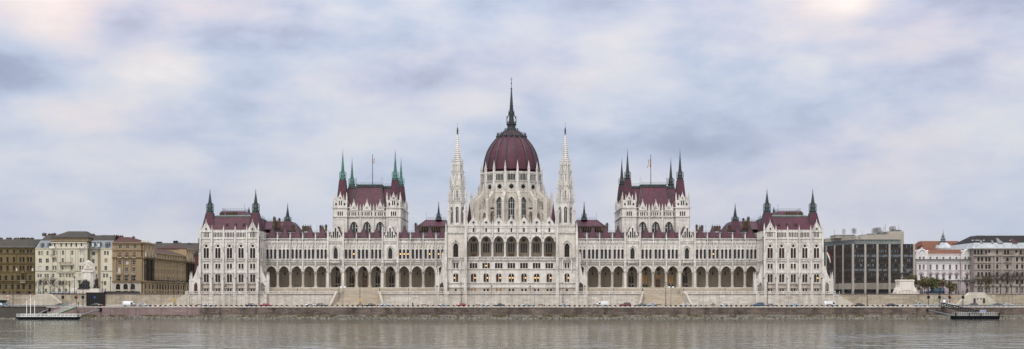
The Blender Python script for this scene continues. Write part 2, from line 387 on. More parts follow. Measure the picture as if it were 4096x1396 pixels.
def railing(mb, pts, h, m, step=1.1):
    for a, b in zip(pts, pts[1:]):
        a, b = Vector(a), Vector(b); n = max(1, int((b-a).length/step))
        for z in (.35*h, .8*h): mb.bar(a+Vector((0,0,z)), b+Vector((0,0,z)), .045, m)
        for i in range(n+1):
            q = a.lerp(b, i/n); mb.bar(q, q+Vector((0,0,h)), .045, m, 4, .02)
def rods(mb, pts, h, m='copper_black'):
    for p in pts: mb.bar(p, (p[0],p[1],p[2]+h), .06, m, 4, .02); mb.ball((p[0],p[1],p[2]+h*.75), .14, m)
def chimney(parent, x, y, z0, z1, w, pots=3):
    mb = MB(); d = 1.0
    mb.box(x-w/2,x+w/2,y-d/2,y+d/2,z0,z1,'chimney_brick'); mb.box(x-w/2-.12,x+w/2+.12,y-d/2-.12,y+d/2+.12,z1,z1+.25,'chimney_brick')
    for i in range(pots):
        px = x-w/2+w*(i+.5)/pots; mb.lathe(px, y, [(z1+.25,.15),(z1+.75,.12),(z1+.75,.16),(z1+.85,.16)], 6, 'copper_black')
    return mb.build('chimney', parent)
def hips(mb, vs, m, r=.16, idx=((0,4),(1,5),(2,6),(3,7))):
    for a, b in idx: mb.bar(vs[a], vs[b], r, m)
def pyr_roof(parent, x0, x1, y0, y1, z0, zt, z1b=None):
    """small hipped red roof with green hips, green skirt and finial"""
    mb = MB(); cx, cy = (x0+x1)/2, (y0+y1)/2; sk = 1.3
    a = mb.frust((x0,x1,y0,y1), z0, (x0+.35,x1-.35,y0+.25,y1-.25), z0+sk, 'copper_dark')
    b = mb.frust((x0+.35,x1-.35,y0+.25,y1-.25), z0+sk, (cx-.12,cx+.12,cy-.12,cy+.12), zt, 'slate_red')
    hips(mb, b, 'copper_dark', .12); mb.bar((cx,cy,zt-.2),(cx,cy,zt+1.5),.12,'copper_black',6,.03); mb.ball((cx,cy,zt+.3),.3,'copper_dark')
    return mb.build('pyramid_roof', parent)

def corner_pavilion(s):
    F = pf(-10, s); k = F.ku; X = lambda h: s*h*k
    mb = MB(); C = [1034.9+46.4*i for i in range(5)]; B = [1011.7+46.4*i for i in range(6)]; U0, U1 = 1007.5, 1250
    W = []                                                            # windows: list of op groups
    ops = []
    for i, c in enumerate(C):
        n = 4 if i in (0, 4) else 6; hw = 11.5 if n == 4 else 19
        ops += [Op(c-hw+2*hw*(j+.5)/n, 2*hw/n*.66, 929, 949, 'round') for j in range(n)]
    wallrow(mb, F, U0, U1, 924, 952.5, ops, CV, .9)
    fbox(mb, F, U0+3, U1-3, 925, 952, -2.9, -2.6, 'roof_dark'); fbox(mb, F, U0+2, U1-2, 926.5, 927.5, -2.9, -.05, 'gallery_shade_stone')  # dark backing stands for the gallery's shade; ceiling added to block skylight
    fbox(mb, F, U0-1.5, U1+1.5, 952.5, 956, -1, .45, CV)
    ou = [Op(c, 10.6, 978.4, 989, 'circle') for c in C]; wallrow(mb, F, U0, U1, 956, 989.6, ou, ST, .5)
    ol = [Op(c+e, 9.6, 991.5, 1032.5, 'round') for c in C for e in (-5.7, 5.7)]; wallrow(mb, F, U0, U1, 989.6, 1034, ol, ST, .5)
    for c in C:
        o = Op(c, 26, 969.5, 1034, 'point', 21); hood(mb, F, o, 2.2, .3, CV)
        hood(mb, F, Op(c, 11.5, 978, 990, 'circle'), 1.5, .15, CV); fbox(mb, F, c-.8, c+.8, 992, 1033, -.1, .15, CV)
    orr = [Op(c+e, 8.4, 1055, 1075, 'rect') for c in C for e in (-5.8, 5.8)]; wallrow(mb, F, U0, U1, 1034, 1090, orr, ST, .4)
    olw = [Op(c+e, 9.2, 1096, 1129, 'round', lit=(i == 4 and e == 5.3 and s > 0)) for i, c in enumerate(C) for e in (-5.3, 5.3)]
    wallrow(mb, F, U0, U1, 1090, 1134, olw, ST, .5)
    for c in C:
        hood(mb, F, Op(c, 20.5, 1093, 1129, 'round'), 1.6, .25, CV); fbox(mb, F, c-11, c+11, 1129, 1131.5, 0, .3, CV)
        fbox(mb, F, c-11, c+11, 1075.5, 1077.5, 0, .2, CV)
    ob = [Op(c+e, 7, 1155, 1164, 'rect') for c in C for e in (-5.2, 5.2)]; wallrow(mb, F, U0, U1, 1134, 1182, ob, 'limestone_old', .5)
    for v, t, d in ((1042.5,3,.35),(1090,2.5,.25),(1133,3,.4),(1150,2,.25),(966,1.6,.2)): fbox(mb, F, U0-.5, U1+.5, v, v+t, 0, d, CV)
    # end faces and body
    Yb = 26
    for u, sg in ((U0, -1), (U1, 1)):
        G = Fr((s*u*k, -10, ZC+HY*k), (0,1,0), (s*sg,0,0), 1, -k)
        so = [Op(c+e, 1.0, 991, 1032, 'round') for c in (3.6, 8.0, 14, 20, 28) for e in (-.6, .6)]
        wallrow(mb, G, 0, 36, 924, 955, [Op(1+1.2*j, .7, 929, 949, 'round') for j in range(29)], CV, .6)
        wallrow(mb, G, 0, 36, 955, 1042, so, ST, .5); wallrow(mb, G, 0, 36, 1042, 1182, [Op(c+e, .95, 1097, 1129, 'round') for c in (8.0, 14, 20, 28) for e in (-.6, .6)], ST, .5)
        for o in so: W.append((G, [o], 'glass'))
        fbox(mb, G, 0, 36, 952, 956, 0, .45, CV); fbox(mb, G, 0, 36, 1042, 1045, 0, .3, CV); fbox(mb, G, 0, 36, 1133, 1136, 0, .35, CV)
    mb.box(X(U0)+s*.9, X(U1)-s*.9, -7.3, Yb, UP, zz(930,-10), 'gallery_shade_stone')
    root = part('corner_pavilion', mb)
    for i, c in enumerate(C):
        window(F, [ou[i]]+ol[2*i:2*i+2], root, glass='glass_warm' if s > 0 else 'glass', frame='frame_brown', mv=3)
        window(F, orr[2*i:2*i+2], root, -.3, frame='frame_brown', mu=2, mv=2)
        window(F, olw[2*i:2*i+2], root, glass='glass', frame='frame_brown', mu=2, mv=3)
        window(F, ob[2*i:2*i+2], root, -.4)
        b = MB(); balus(b, F, c-15, c+15, 1033.5, 1043, .45, CV); b.build('balustrade', root)
    for G, o, g in W: window(G, o, root, glass=g, mv=3)
    for i in (0, 4):
        g = MB(); gable(g, F, C[i], 20.5, 889, 928, .35, CV); fbox(g, F, C[i]-21, C[i]+21, 922, 928, -.3, .3, CV); go = g.build('gable', root)
        rose(F, C[i], 916, 4.6, root, .38, 'glass')
    for i in (1, 2, 3):                                               # cresting over the gallery
        g = MB()
        for j in range(14):
            u = B[i]+3+(B[i+1]-B[i]-6)*(j+.5)/14; q = F.p(u, 924, -.2); g.lathe(q.x, q.y, [(q.z-.1,.14),(q.z+.2,.2),(q.z+.55,.05)], 4, CV, math.pi/4)
        g.build('cresting', root)
    for i, u in enumerate(B):
        b = MB(); e = i in (0, 5); w = 5.2 if e else 4.2
        fbox(b, F, u-w, u+w, 1112, 1184, -.2, 2.2, ST); fbox(b, F, u-w*.8, u+w*.8, 1042, 1112, -.2, 1.1, ST)
        prism(b, Fr(F.p(u-w,0,0), (0,-1,0), (s,0,0), 1, F.kv), [(0,1092),(2.2,1116),(0,1116)], 0, 2*w*k, ST)
        gable(b, F, u, w*1.05, 1096, 1113, 2.3, CV, .5, .5)
        fbox(b, F, u-w*.6, u+w*.6, 950, 1042, -.2, .7, CV); fbox(b, F, u-w*.9, u+w*.9, 1010, 1040, -.2, .95, CV); fbox(b, F, u-w*.5, u+w*.5, 925, 950, -.2, .5, CV)
        q = F.p(u, 984, .85); b.lathe(q.x, q.y, [(q.z-2.2,.25),(q.z-1.2,.34),(q.z-.3,.22),(q.z,.2),(q.z+.2,.1)], 6, CV)   # statue on its bracket
        q = F.p(u, 926, .1); pinnacle(b, q.x, q.y, q.z-.4, 3.8 if e else 2.9, .58 if e else .45, CV)
        b.build('buttress', root)
    # flying buttresses with their arched passages
    for u0, sg in ((U1, 1), (U0, -1)):
        for dd in ((0,) if sg > 0 else (0,)):
            f = MB(); P = lambda a, v: (u0+sg*a, v)
            prism(f, F, [P(0,1062),P(5,1066),P(12,1090),P(24,1116),P(30,1119),P(30,1128),P(12,1128),P(7,1134),P(5,1145),P(5,1182),P(0,1182)], -1.6, .2, ST)
            prism(f, F, [P(18,1128),P(36,1122),P(36,1182),P(20,1182),P(20,1140)], -1.6, .2, ST); prism(f, F, [P(12,1127.9),P(18.5,1127.9),P(20,1141)], -1.6, .2, ST)
            fbox(f, F, u0+sg*28, u0+sg*38, 1118, 1182, -1.7, .35, ST)
            for a in (30, 36):
                q = F.p(u0+sg*a, 1119, -.7); pinnacle(f, q.x, q.y, q.z-.3, 3.6, .55, CV)
            q = F.p(u0+sg*8, 1072, -.7); pinnacle(f, q.x, q.y, q.z-2, 2.8, .5, CV)
            f.build('flying_buttress', root)
    # roofs
    r = MB(); z = lambda v: zz(v, -8); y0 = -8.6
    a = r.frust((s*102.9,s*127.2,y0,25), z(951), (s*104.6,s*125.6,y0+1.2,24), z(920), 'slate_red', False)
    b2 = r.frust((s*104.6,s*125.6,y0+1.2,24), z(920), (s*106.6,s*123.6,-4.6,21), z(864), 'slate_red', False)
    c2 = r.frust((s*106.6,s*123.6,-4.6,21), z(864), (s*108,s*122.4,0,18), z(855), 'copper_pale', False); hips(r, b2, 'copper_dark', .25)
    for e in (((0,1)),((1,2)),((2,3)),((3,0))): r.bar(c2[e[0]], c2[e[1]], .22, 'copper_mid')
    d2 = r.frust((s*110,s*122.2,2,17), z(857), (s*112.2,s*121.6,4.5,15), z(836), 'slate_red'); hips(r, d2, 'copper_dark', .18)
    for u in (1078, 1111, 1146):                                      # little roof hatches
        q = F.p(u, 898, 0); r.box(q.x-.45,q.x+.45,-6.9,-5.4,zz(900,-8),zz(892,-8),'frame_dark')
    ro = r.build('roof', root)
    rl = MB(); zt = z(836)
    railing(rl, [(s*112.2,4.5,zt),(s*121.6,4.5,zt),(s*121.6,15,zt),(s*112.2,15,zt),(s*112.2,4.5,zt)], 1.25, 'copper_black')
    zt2 = z(863); railing(rl, [(s*106.8,1,zt2),(s*106.8,20,zt2)], 1.3, 'copper_black')
    rods(rl, [(s*112.2,4.5,zt),(s*106.8,8,zt2)], 3.4); rl.build('roof_railing', root)
    chimney(root, s*116.9, 1.5, z(858), z(846), 4.6, 6); chimney(root, s*112.0, 12, z(860), z(845), 3.0, 3); chimney(root, s*121, 1.5, z(858), z(847), 1.6, 2)
    tower = MB(); tower.lathe(s*112.3, 13.5, [(z(855),.8),(z(846),.5),(z(842),.9),(z(836),.6),(z(812),.05)], 8, 'copper_black'); tower.build('ventilation_spire', root)
    for hx in (1022.5, 1205.5):
        x = s*hx*kk(-4); t = MB(); kz = lambda v: zz(v, -4)
        h0, h1, h2 = 2.75, 2.2, 1.28
        t.frust((x-h0,x+h0,-4-h0,-4+h0), kz(950), (x-h0,x+h0,-4-h0,-4+h0), kz(926), ST)
        fr = t.frust((x-h0,x+h0,-4-h0,-4+h0), kz(926), (x-h1,x+h1,-4-h1,-4+h1), kz(896), 'slate_red'); hips(t, fr, 'copper_dark', .16)
        fr = t.frust((x-h1,x+h1,-4-h1,-4+h1), kz(896), (x-h2,x+h2,-4-h2,-4+h2), kz(851), 'slate_red'); hips(t, fr, 'copper_dark', .14)
        t.build('turret_roof', root); patina_spire(root, x, -4, kz(851), kz(815), kz(753), 1.3, 'copper_dark')
    dp = MB()
    fbox(dp, F, U0-2.2, U0-.6, 950, 1160, .1, .35, 'black_iron'); fbox(dp, F, U0-3.4, U0+.4, 947, 952, .1, .6, 'black_iron')
    fbox(dp, F, U1+.6, U1+2, 955, 1040, .1, .35, 'black_iron'); dp.build('downpipe', root)
    return root

def arcade_wing(s):
    F = pf(0, s); k = F.ku; X = lambda h: s*h*k; zf = lambda v: zz(v, 0)
    mb = MB()
    bays = [('o', 733+50.5*i, 783.5+50.5*i) for i in range(5)] + [('g', 672, 733)] + [('m', 514.5+52.5*i, 567+52.5*i) for i in range(3)] + [('g', 454.5, 514.5)] + [('i', 403.5-51*i, 454.5-51*i) for i in range(5)]
    U0, U1 = 199.5, 985.5
    W = []; A = []; L = R.random
    lit_inner = {('i',0):1, ('i',1):2}
    up_ops = []; ar_ops = []
    for t, a, b in bays:
        c = (a+b)/2
        if t == 'g':
            o = Op(c, 16.5, 990, 1035, 'point', 15); up_ops.append(o); W.append(([o], 2, 3, 'frame_brown')); ar_ops.append(Op(c, 39, 1064, 1090.5, 'point', 26.4))
        else:
            for e in (-15.4, 0, 15.4):
                o = Op(c+e, 9.4, 997, 1035, 'round', lit=(s < 0 and t in 'i' and L() < .32) or L() < .03); up_ops.append(o); W.append(([o], 1, 3, 'frame_brown'))
            ar_ops.append(Op(c, 41.5, 1064, 1090.5, 'point', 26.4))
    wallrow(mb, F, U0, U1, 966, 1037.6, up_ops, ST, .6, CV); wallrow(mb, F, U0, U1, 1037.6, 1090.5, ar_ops, ST, 1.1, CV)
    for o in up_ops: hood(mb, F, o, 1.8, .22, CV)
    for o in ar_ops: hood(mb, F, o, 2.6, .3, CV)
    for v, t, d in ((953.5,2.6,.5),(966.5,4.6,.35),(975,1.2,.15),(1035.2,2.2,.35),(1047.5,2.2,.4),(1053.5,1.2,.2)): fbox(mb, F, U0, U1, v, v+t, -.1, d, CV)
    for o in up_ops:                                                  # canopies with small figures over each light
        q = F.p(o.c, 985 if o.w < 12 else 980, .3); mb.lathe(q.x, q.y, [(q.z-.5,.14),(q.z-.2,.3),(q.z+.35,.26),(q.z+.75,.3),(q.z+1.3,.03)], 5, CV)
    for o in up_ops:
        if o.w < 12: fbox(mb, F, o.c-7.3, o.c-5.2, 1006, 1035, -.05, .22, CV); fbox(mb, F, o.c+5.2, o.c+7.3, 1006, 1035, -.05, .22, CV)
        else:
            fbox(mb, F, o.c-12, o.c-10, 1000, 1036, 0, .4, CV); fbox(mb, F, o.c+10, o.c+12, 1000, 1036, 0, .4, CV)
    # gallery box: ceiling, floor, plinth with long steps, back wall with its openings
    mb.box(X(U0), X(U1), -.3, 6, zf(1059.5), zf(1057.5), 'gallery_shade_stone'); mb.box(X(U0), X(U1), -1.2, 6, UP-.05, zf(1149.6), ST)
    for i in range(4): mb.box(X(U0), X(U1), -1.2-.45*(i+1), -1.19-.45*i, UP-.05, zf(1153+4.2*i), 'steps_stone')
    G = Fr((0, 5.5, ZC+HY*k), (s,0,0), (0,-1,0), k, -k)
    rows = [[], [], []]; GW = []; doors = []
    for t, a, b in bays:
        c = (a+b)/2
        if t in 'gm':
            rows[0].append(Op(c, 15, 1068, 1083, 'circle')); GW.append((rows[0][-1:], 0, 0))
            if t == 'm' and abs(c-593) < 3:
                d2 = [Op(c+e, 8.4, 1099, 1112, 'round', lit=s > 0) for e in (-5, 5)]; rows[1] += d2; GW.append((d2, 0, 1)); doors.append(Op(c, 18.5, 1115, 1149.6)); rows[2].append(doors[-1])
            else:
                d2 = [Op(c+e, 8.4, 1100, 1133, 'round', lit=s > 0 and t == 'm') for e in (-5, 5)]; rows[1] += d2; GW.append((d2, 1, 3))
                d3 = [Op(c+e, 7, 1139, 1148.5) for e in (-5.8, 5.8)]; rows[2] += d3; GW.append((d3, 1, 1))
    wallrow(mb, G, U0, U1, 1056, 1090, rows[0], 'gallery_shade_stone', .4); 
    wallrow(mb, G, U0, U1, 1090, 1113.5, [Op(o.c, o.w, o.t, 1113.5, 'round') if o.b > 1120 else o for o in rows[1]], 'gallery_shade_stone', .4)
    wallrow(mb, G, U0, U1, 1113.5, 1135, [Op(o.c, o.w, 1113.5, o.b) for o in rows[1] if o.b > 1120]+[Op(o.c, o.w, 1115, 1135) for o in doors], 'gallery_shade_stone', .4)
    wallrow(mb, G, U0, U1, 1135, 1149.6, [o if o.t > 1120 else Op(o.c, o.w, 1135, o.b) for o in rows[2]], 'gallery_shade_stone', .4)
    for v in (1087, 1106, 1136): fbox(mb, G, U0, U1, v, v+1.3, 0, .12, 'gallery_shade_stone')
    mb.box(X(U0), X(U1), 5.95, 24, UP, zf(955), 'gallery_shade_stone'); mb.box(X(U0), X(U1), .65, 6, zf(1057), zf(966), 'gallery_shade_stone')
    root = part('arcade_wing', mb)
    for ops, mu, mv, fr in W: window(F, ops, root, -.5, 'glass_blue', fr, mu, mv)
    for ops, mu, mv in GW: window(G, ops, root, -.35, 'room_glow' if ops[0].lit else 'glass', 'frame_dark', max(mu,1), max(mv,1), lamp=False)
    for o in doors:
        d = MB(); fbox(d, G, o.c-o.w/2, o.c+o.w/2, o.t, o.b, -.35, -.2, 'wood_door')
        for e in (-.28, .28):
            for va in (1120, 1133): fbox(d, G, o.c+e*o.w-2.4, o.c+e*o.w+2.4, va, va+9, -.2, -.12, 'frame_brown')
        d.build('door', root)
    edges = sorted({round(v, 1) for _, a, b in bays for v in (a, b)})
    gab = {454.5, 514.5, 672.0, 733.0}
    for t, a, b in bays:
        c = (a+b)/2; g = MB(); balus(g, F, a+3, b-3, 1037.6, 1048, .55, CV); g.build('balustrade', root)
        if t != 'g':
            g = MB(); n = 9; fbox(g, F, a+3, b-3, 956.5, 958.3, -.3, .3, CV); fbox(g, F, a+3, b-3, 964.6, 966.4, -.3, .3, CV)
            for i in range(n):                                        # pierced parapet
                u = a+3+(b-a-6)*i/n; w = (b-a-6)/n; q = F.p(u+w/2, 961.5, 0)
                prism(g, F, [(u,957),(u+w*.3,961.5),(u,966),(u-w*.3,961.5)], -.15, .2, CV)
                prism(g, F, [(u+w*.5,957),(u+w*.72,958.9),(u+w*.5,960),(u+w*.28,958.9)], -.15, .2, CV); prism(g, F, [(u+w*.5,966),(u+w*.72,964.1),(u+w*.5,963),(u+w*.28,964.1)], -.15, .2, CV)
            g.build('pierced_parapet', root)
            pyr_roof(root, X(c-20.5), X(c+20.5), .7, 4.9, zf(965), zf(906)) if s > 0 else pyr_roof(root, X(c+20.5), X(c-20.5), .7, 4.9, zf(965), zf(906))
        else:
            g = MB(); ops = [Op(c, 5.2, 911, 951, 'point'), Op(c-8.6, 5.2, 925, 951, 'point'), Op(c+8.6, 5.2, 925, 951, 'point'), Op(c-17, 4.2, 939, 951, 'point'), Op(c+17, 4.2, 939, 951, 'point')]
            gable(g, F, c, 27, 896, 957, .6, CV, .5, .8)
            for o in ops: hood(g, F, o, .9, .2, CV, .6)
            g.frust((X(c-24),X(c+24),.3,16), zf(957), (X(c)-.2,X(c)+.2,.3,16), zf(903), 'slate_red')
            fbox(g, F, a+3, b-3, 957, 966, 0, .55, CV); g.build('gable', root); g = MB(); o2 = Op(c, 19, 986, 1036, 'point', 17); prism(g, F, [(c-14,992),(c,979),(c+14,992),(c+11,992),(c,983),(c-11,992)], 0, .55, CV)
            for e in (-12.5, 12.5): fbox(g, F, c+e-1.2, c+e+1.2, 991, 1036, 0, .5, CV)
            g.build('window_hood', root); g = MB()
            fbox(g, F, c-20, c+20, 1036, 1039, 0, 1.2, CV); balus(g, F, c-19, c+19, 1037.6, 1048, 1.2, CV); fbox(g, F, c-20, c+20, 1048, 1050.5, 0, 1.3, CV)
            for e in (-17, 17): fbox(g, F, c+e-1.5, c+e+1.5, 1050, 1058, 0, .9, CV)
            g.build('balcony', root)
            for o in ops: window(F, [o], root, .62, 'glass', 'frame_dark', 1, 1, .05)
    for u in edges:
        if u < 200: continue
        b = MB(); g = u in gab
        if g:
            fbox(b, F, u-4.6, u+4.6, 1093, 1180, -1.2, 1.0, ST); fbox(b, F, u-4.4, u+4.4, 1050, 1093, -.2, .9, CV); fbox(b, F, u-3.4, u+3.4, 938, 1050, -.2, .75, CV)
            for e in (-1, 1):
                for v in (1085, 1068):
                    q = F.p(u+e*2.6, v, 1.0); b.lathe(q.x, q.y, [(q.z-.5,.2),(q.z+.5,.28),(q.z+1.1,.15),(q.z+1.4,.14),(q.z+1.5,.3),(q.z+2,.04)], 6, CV)
                q = F.p(u+e*2.2, 1015, .8); b.lathe(q.x, q.y, [(q.z-1,.15),(q.z,.25),(q.z+1.4,.2),(q.z+2.2,.03)], 5, CV)
            q = F.p(u, 940, .3); pinnacle(b, q.x, q.y, q.z-.3, 4.4, .62, CV)
        else:
            fbox(b, F, u-1.9, u+1.9, 956, 1050, -.1, .5, CV); fbox(b, F, u-2.4, u+2.4, 1050, 1062, -.1, .5, CV)
            q = F.p(u, 1080, .45); b.lathe(q.x, q.y, [(q.z-.8,.25),(q.z-.5,.42),(q.z-.3,.26),(q.z+.6,.32),(q.z+1.2,.17),(q.z+1.5,.17),(q.z+1.6,.34),(q.z+2.6,.04)], 6, CV)
            q = F.p(u, 956, .2); pinnacle(b, q.x, q.y, q.z-.2, 3.1, .46, CV)
        b.build('pier', root)
        c = MB(); q = F.p(u, 0, -.55)                                  # gallery column
        for e in ((-6.8, 6.8) if g else (0,)):
            cx = q.x+e*k; r = .36 if g else .55
            c.lathe(cx, q.y, [(zf(1149.6),r*1.5),(zf(1145),r*1.5),(zf(1144),r*1.1),(zf(1142),r),(zf(1097),r*.95),(zf(1096),r*1.15),(zf(1094.5),r*1.1),(zf(1091.5),r*1.6),(zf(1090.4),r*1.65)], 12, 'limestone_old')
        c.build('column', root)
    r = MB()
    a = r.frust((X(U0),X(U1),.8,22), zf(955), (X(U0),X(U1),7.5,20), zf(927), 'slate_red'); 
    for q in (7.5,): r.bar((X(U0),q,zf(927)),(X(U1),q,zf(927)),.18,'copper_dark')
    for t, a0, b0 in bays:
        if t != 'g':
            for e in (a0, b0): 
                for sg in (-1, 1): r.bar((X(e+sg*1.5),1.2,zf(953)),(X((a0+b0)/2 + (e-(a0+b0)/2)*.45),6.0,zf(932)),.12,'copper_dark')
    r.build('wing_roof', root)
    rl = MB(); z0 = zf(927)
    railing(rl, [(X(735),9,z0),(X(985),9,z0)], 1.1, 'copper_black', 1.6); railing(rl, [(X(250),9,z0),(X(440),9,z0)], 1.1, 'copper_black', 1.6)
    rods(rl, [(X(u),8.2,z0) for u in (425, 400, 374, 760, 790, 812, 838, 862, 888, 911, 935)], 3.6); rl.build('roof_railing', root)
    # higher roofs behind the wing
    for h0, h1, vt in ((262, 372, 879), (868, 985, 886)):
        q = MB(); Y = 20; kq = kk(Y); inn = 16 if h0 < 300 else 8
        if h0 < 300: fr = q.frust((s*h0*kq,s*h1*kq,Y-6,Y+14), zz(909,Y), (s*h0*kq,s*(h1-32)*kq,Y,Y+10), zz(vt,Y), 'slate_red'); q.box(s*h0*kq,s*h1*kq,Y-5.5,Y+14,zz(928,Y),zz(909,Y),'slate_red')
        else: fr = q.frust((s*(h0-14)*kq,s*(h1+10)*kq,Y-9,Y+14), zz(922,Y), (s*(h0+12)*kq,s*(h1+10)*kq,Y-1,Y+10), zz(vt+2,Y), 'slate_red'); q.box(s*(h0+12)*kq,s*(h1+10)*kq,Y-1.2,Y+10,zz(vt+6,Y),zz(vt,Y),'copper_mid')
        hips(q, fr, 'copper_dark', .2); qo = q.build('high_roof', root)
        rl = MB(); a0, b0 = ((h0, h1-32) if h0 < 300 else (h0+12, h1+10)); zt = zz(vt, Y); railing(rl, [(s*b0*kq,Y,zt),(s*a0*kq,Y,zt)], 1.25, 'copper_black', .9)
        rods(rl, [(s*b0*kq,Y,zt)], 3.2); rl.build('roof_railing', root)
        if h0 < 300:
            for j in range(9):
                chimney(root, s*(280+j*9.5)*kq, Y-6.3, zz(926,Y), zz(913,Y), .62, 1)
    x = s*291*kk(19); t = MB(); t.lathe(x, 19, [(zz(880,19),1.5),(zz(868,19),1.0)], 8, 'copper_black'); t.build('turret_roof', root); patina_spire(root, x, 19, zz(876,19), zz(856,19), zz(804,19), .95, 'copper_black')
    x = s*895*kk(12); t = MB(); t.frust((x-2.6,x+2.6,9.4,14.6), zz(925,12), (x-1.35,x+1.35,10.65,13.35), zz(884,12), 'slate_red'); t.build('turret_roof', root); patina_spire(root, x, 12, zz(886,12), zz(868,12), zz(811,12), 1.3, 'copper_dark')
    for h, vt, vb, w, Y in ((948,874,912,1.0,12),(928,880,912,.75,12),(936,888,912,1.6,13),(872,906,926,1.3,9),(823,907,926,2.9,9),(763,908,926,.9,9),(383,899,924,.9,9),(368,907,924,2.2,9),(741,906,926,.8,9)):
        chimney(root, s*h*kk(Y), Y, zz(vb,Y), zz(vt,Y), w, 3)
    return root

def debating_tower(s, green):
    F = pf(12, s); k = F.ku; X = lambda h: s*h*k; zf = lambda v: zz(v, 12); mb = MB()
    E0, E1, C0, C1 = 441, 711.5, 500, 655
    W = []; T = [(E0+C0)/2+.5, (C1+E1)/2]
    for a, b in ((E0, C0), (C1, E1)):
        c = (a+b)/2; o3 = [Op(c+e, 5, 846, 864, 'round') for e in (-8, 0, 8)]
        wallrow(mb, F, a, b, 831, 868, o3, ST, .5, d=1.0); W += [([o], 1.0) for o in o3]
        fbox(mb, F, a, b, 868, 960, -.1, 1.0, ST)
        for v in (831, 866): fbox(mb, F, a-1.5, b+1.5, v, v+2.4, .9, 1.4, CV)
        for j in range(5): hood(mb, F, Op(c-16+8*j, 7, 886-8, 886, 'circle'), .7, .12, CV, 1.0)
        so = [Op(c-17, 6.5, 812, 822, 'round'), Op(c-4, 4.8, 803, 822, 'round'), Op(c+4, 4.8, 803, 822, 'round'), Op(c+17, 6.5, 812, 822, 'round')]
        wallrow(mb, F, a+2, b-2, 806, 831, [], CV, 0, d=.6) if False else wallrow(mb, F, a+2, b-2, 800, 831, so, CV, .6, d=.8); W += [([o], .8) for o in so]
        fbox(mb, F, a+3, b-3, 801, 831, -5.5, .1, ST)
        for sd in (a, b):
            mb.box(X(sd)-.06, X(sd)+.06, 11.0, 18, zf(960), zf(831), ST)
        for q0 in (a-4, b+4): mb.bar(F.p(c+(q0-c)*.9, 831, 1), F.p(q0+(q0-c)*.14, 831, 1), .16, CV)
    cs = [525, 577.5, 630]
    gal = []
    for c in cs:
        gal += [Op(c+e, 4.4, 848, 863, 'round') for e in (-7.5, 0, 7.5)] + [Op(c+e, 4.2, 848, 863, 'round') for e in (-18, 18)]
    wallrow(mb, F, C0, C1, 842, 866, gal, CV, .7); fbox(mb, F, C0, C1, 842, 866, -2.6, -2.2, 'gallery_shade_stone')
    big = [Op(c, 31, 886, 950, 'point', 24) for c in cs]; wallrow(mb, F, C0, C1, 866, 960, big, ST, .9)
    for o in big: hood(mb, F, o, 2.4, .3, CV)
    fbox(mb, F, C0, C1, 865, 867.5, 0, .6, CV)
    for i in range(38): u = C0+1+(C1-C0-2)*(i+.5)/38; fbox(mb, F, u-.9, u+.9, 867.5, 870.5, 0, .5, CV)
    for u in (551, 604): fbox(mb, F, u-2.6, u+2.6, 845, 960, 0, .5, ST)
    # flanks with their gallery and gables
    for u, sg in ((E0, -1), (E1, 1)):
        G = Fr((X(u), 12, ZC+HY*k), (0,1,0), (s*sg,0,0), 1, -k)
        g2 = [Op(7.2+1.15*j, .55, 848, 863, 'round') for j in range(16)]
        wallrow(mb, G, 5.5, 27, 842, 866, g2, CV, .6); wallrow(mb, G, 5.5, 27, 866, 960, [Op(c, 3.0, 888, 945, 'point', 24) for c in (10.5, 16.2, 22)], ST, .8)
        wallrow(mb, G, -1, 5.5, 831, 960, [Op(c, .5, 846, 864, 'round') for c in (1.4, 2.3, 3.2)], ST, .5, d=.1); wallrow(mb, G, 27, 33, 831, 960, [], ST, 0, d=.1)
        wallrow(mb, G, -1, 5.5, 800, 831, [Op(c, .6, 806, 822, 'round') for c in (1.2, 2.3, 3.4)], CV, .5, d=-.1); wallrow(mb, G, 27, 33, 800, 831, [Op(c, .6, 806, 822, 'round') for c in (28.6, 30, 31.4)], CV, .5, d=-.1)
        for c in (10.5, 16.2, 22): gable(mb, G, c, 2.0, 806, 842, .2, CV, .5, .9)
        for c in (7.6, 13.3, 19, 24.8): q = G.p(c, 842, -.2); pinnacle(mb, q.x, q.y, q.z, 3.6, .6, CV)
        fbox(mb, G, 0, 33, 866, 868.5, 0, .4, CV); fbox(mb, G, -1, 33, 831, 833, .1, .5, CV)
        for y in (0.2, 5.3, 27.2, 32.6): q = G.p(y, 802, -.4); pinnacle(mb, q.x, q.y, q.z-1.5, 4.0, .75, CV)
    mb.box(X(E0)+s*.8, X(E1)-s*.8, 15.2, 45, UP, zf(866), ST)
    root = part('debating_tower', mb)
    for ops, d in W: window(F, ops, root, d-.35, 'glass', 'frame_dark', 1, 1, .05)
    for o in big:                                                     # three lights under two cusped eyes
        q = MB(); d = -.6; ol = o.outline(); q.add([F.p(u,v,d) for u,v in ol], [tuple(range(len(ol)))], 'glass_blue')
        c = o.c
        for e in (-15, -5.2, 5.2, 15): fbox(q, F, c+e-.9, c+e+.9, 912 if abs(e) > 6 else 897, 950, d, d+.25, CV)
        for e, v in ((-10.2, 903), (10.2, 903), (0, 0)):
            if v: hood(q, F, Op(c+e, 7, v-4.5, v+4.5, 'circle'), 1.0, .25, CV, d); fbox(q, F, c+e-4.4, c+e+4.4, 908.5, 911, d, d+.25, CV)
        for e in (-10, 0, 10): hood(q, F, Op(c+e, 8.6, 912 if e else 892, 930, 'round'), 1, .22, CV, d)
        q.build('window', root)
    for a, b in ((E0, C0), (C1, E1)):
        c = (a+b)/2; g = MB(); gable(g, F, c, 11, 776, 801, .9, CV, .5, .75)
        for u, w in ((a+3, 4.2), (c-13, 3.2), (c+13, 3.2), (b-3, 4.2)): q = F.p(u, 802, .5); pinnacle(g, q.x, q.y, q.z-.6, w, .62, CV)
        g.build('gable', root); rose(F, c, 793, 3.6, root, .93, 'glass')
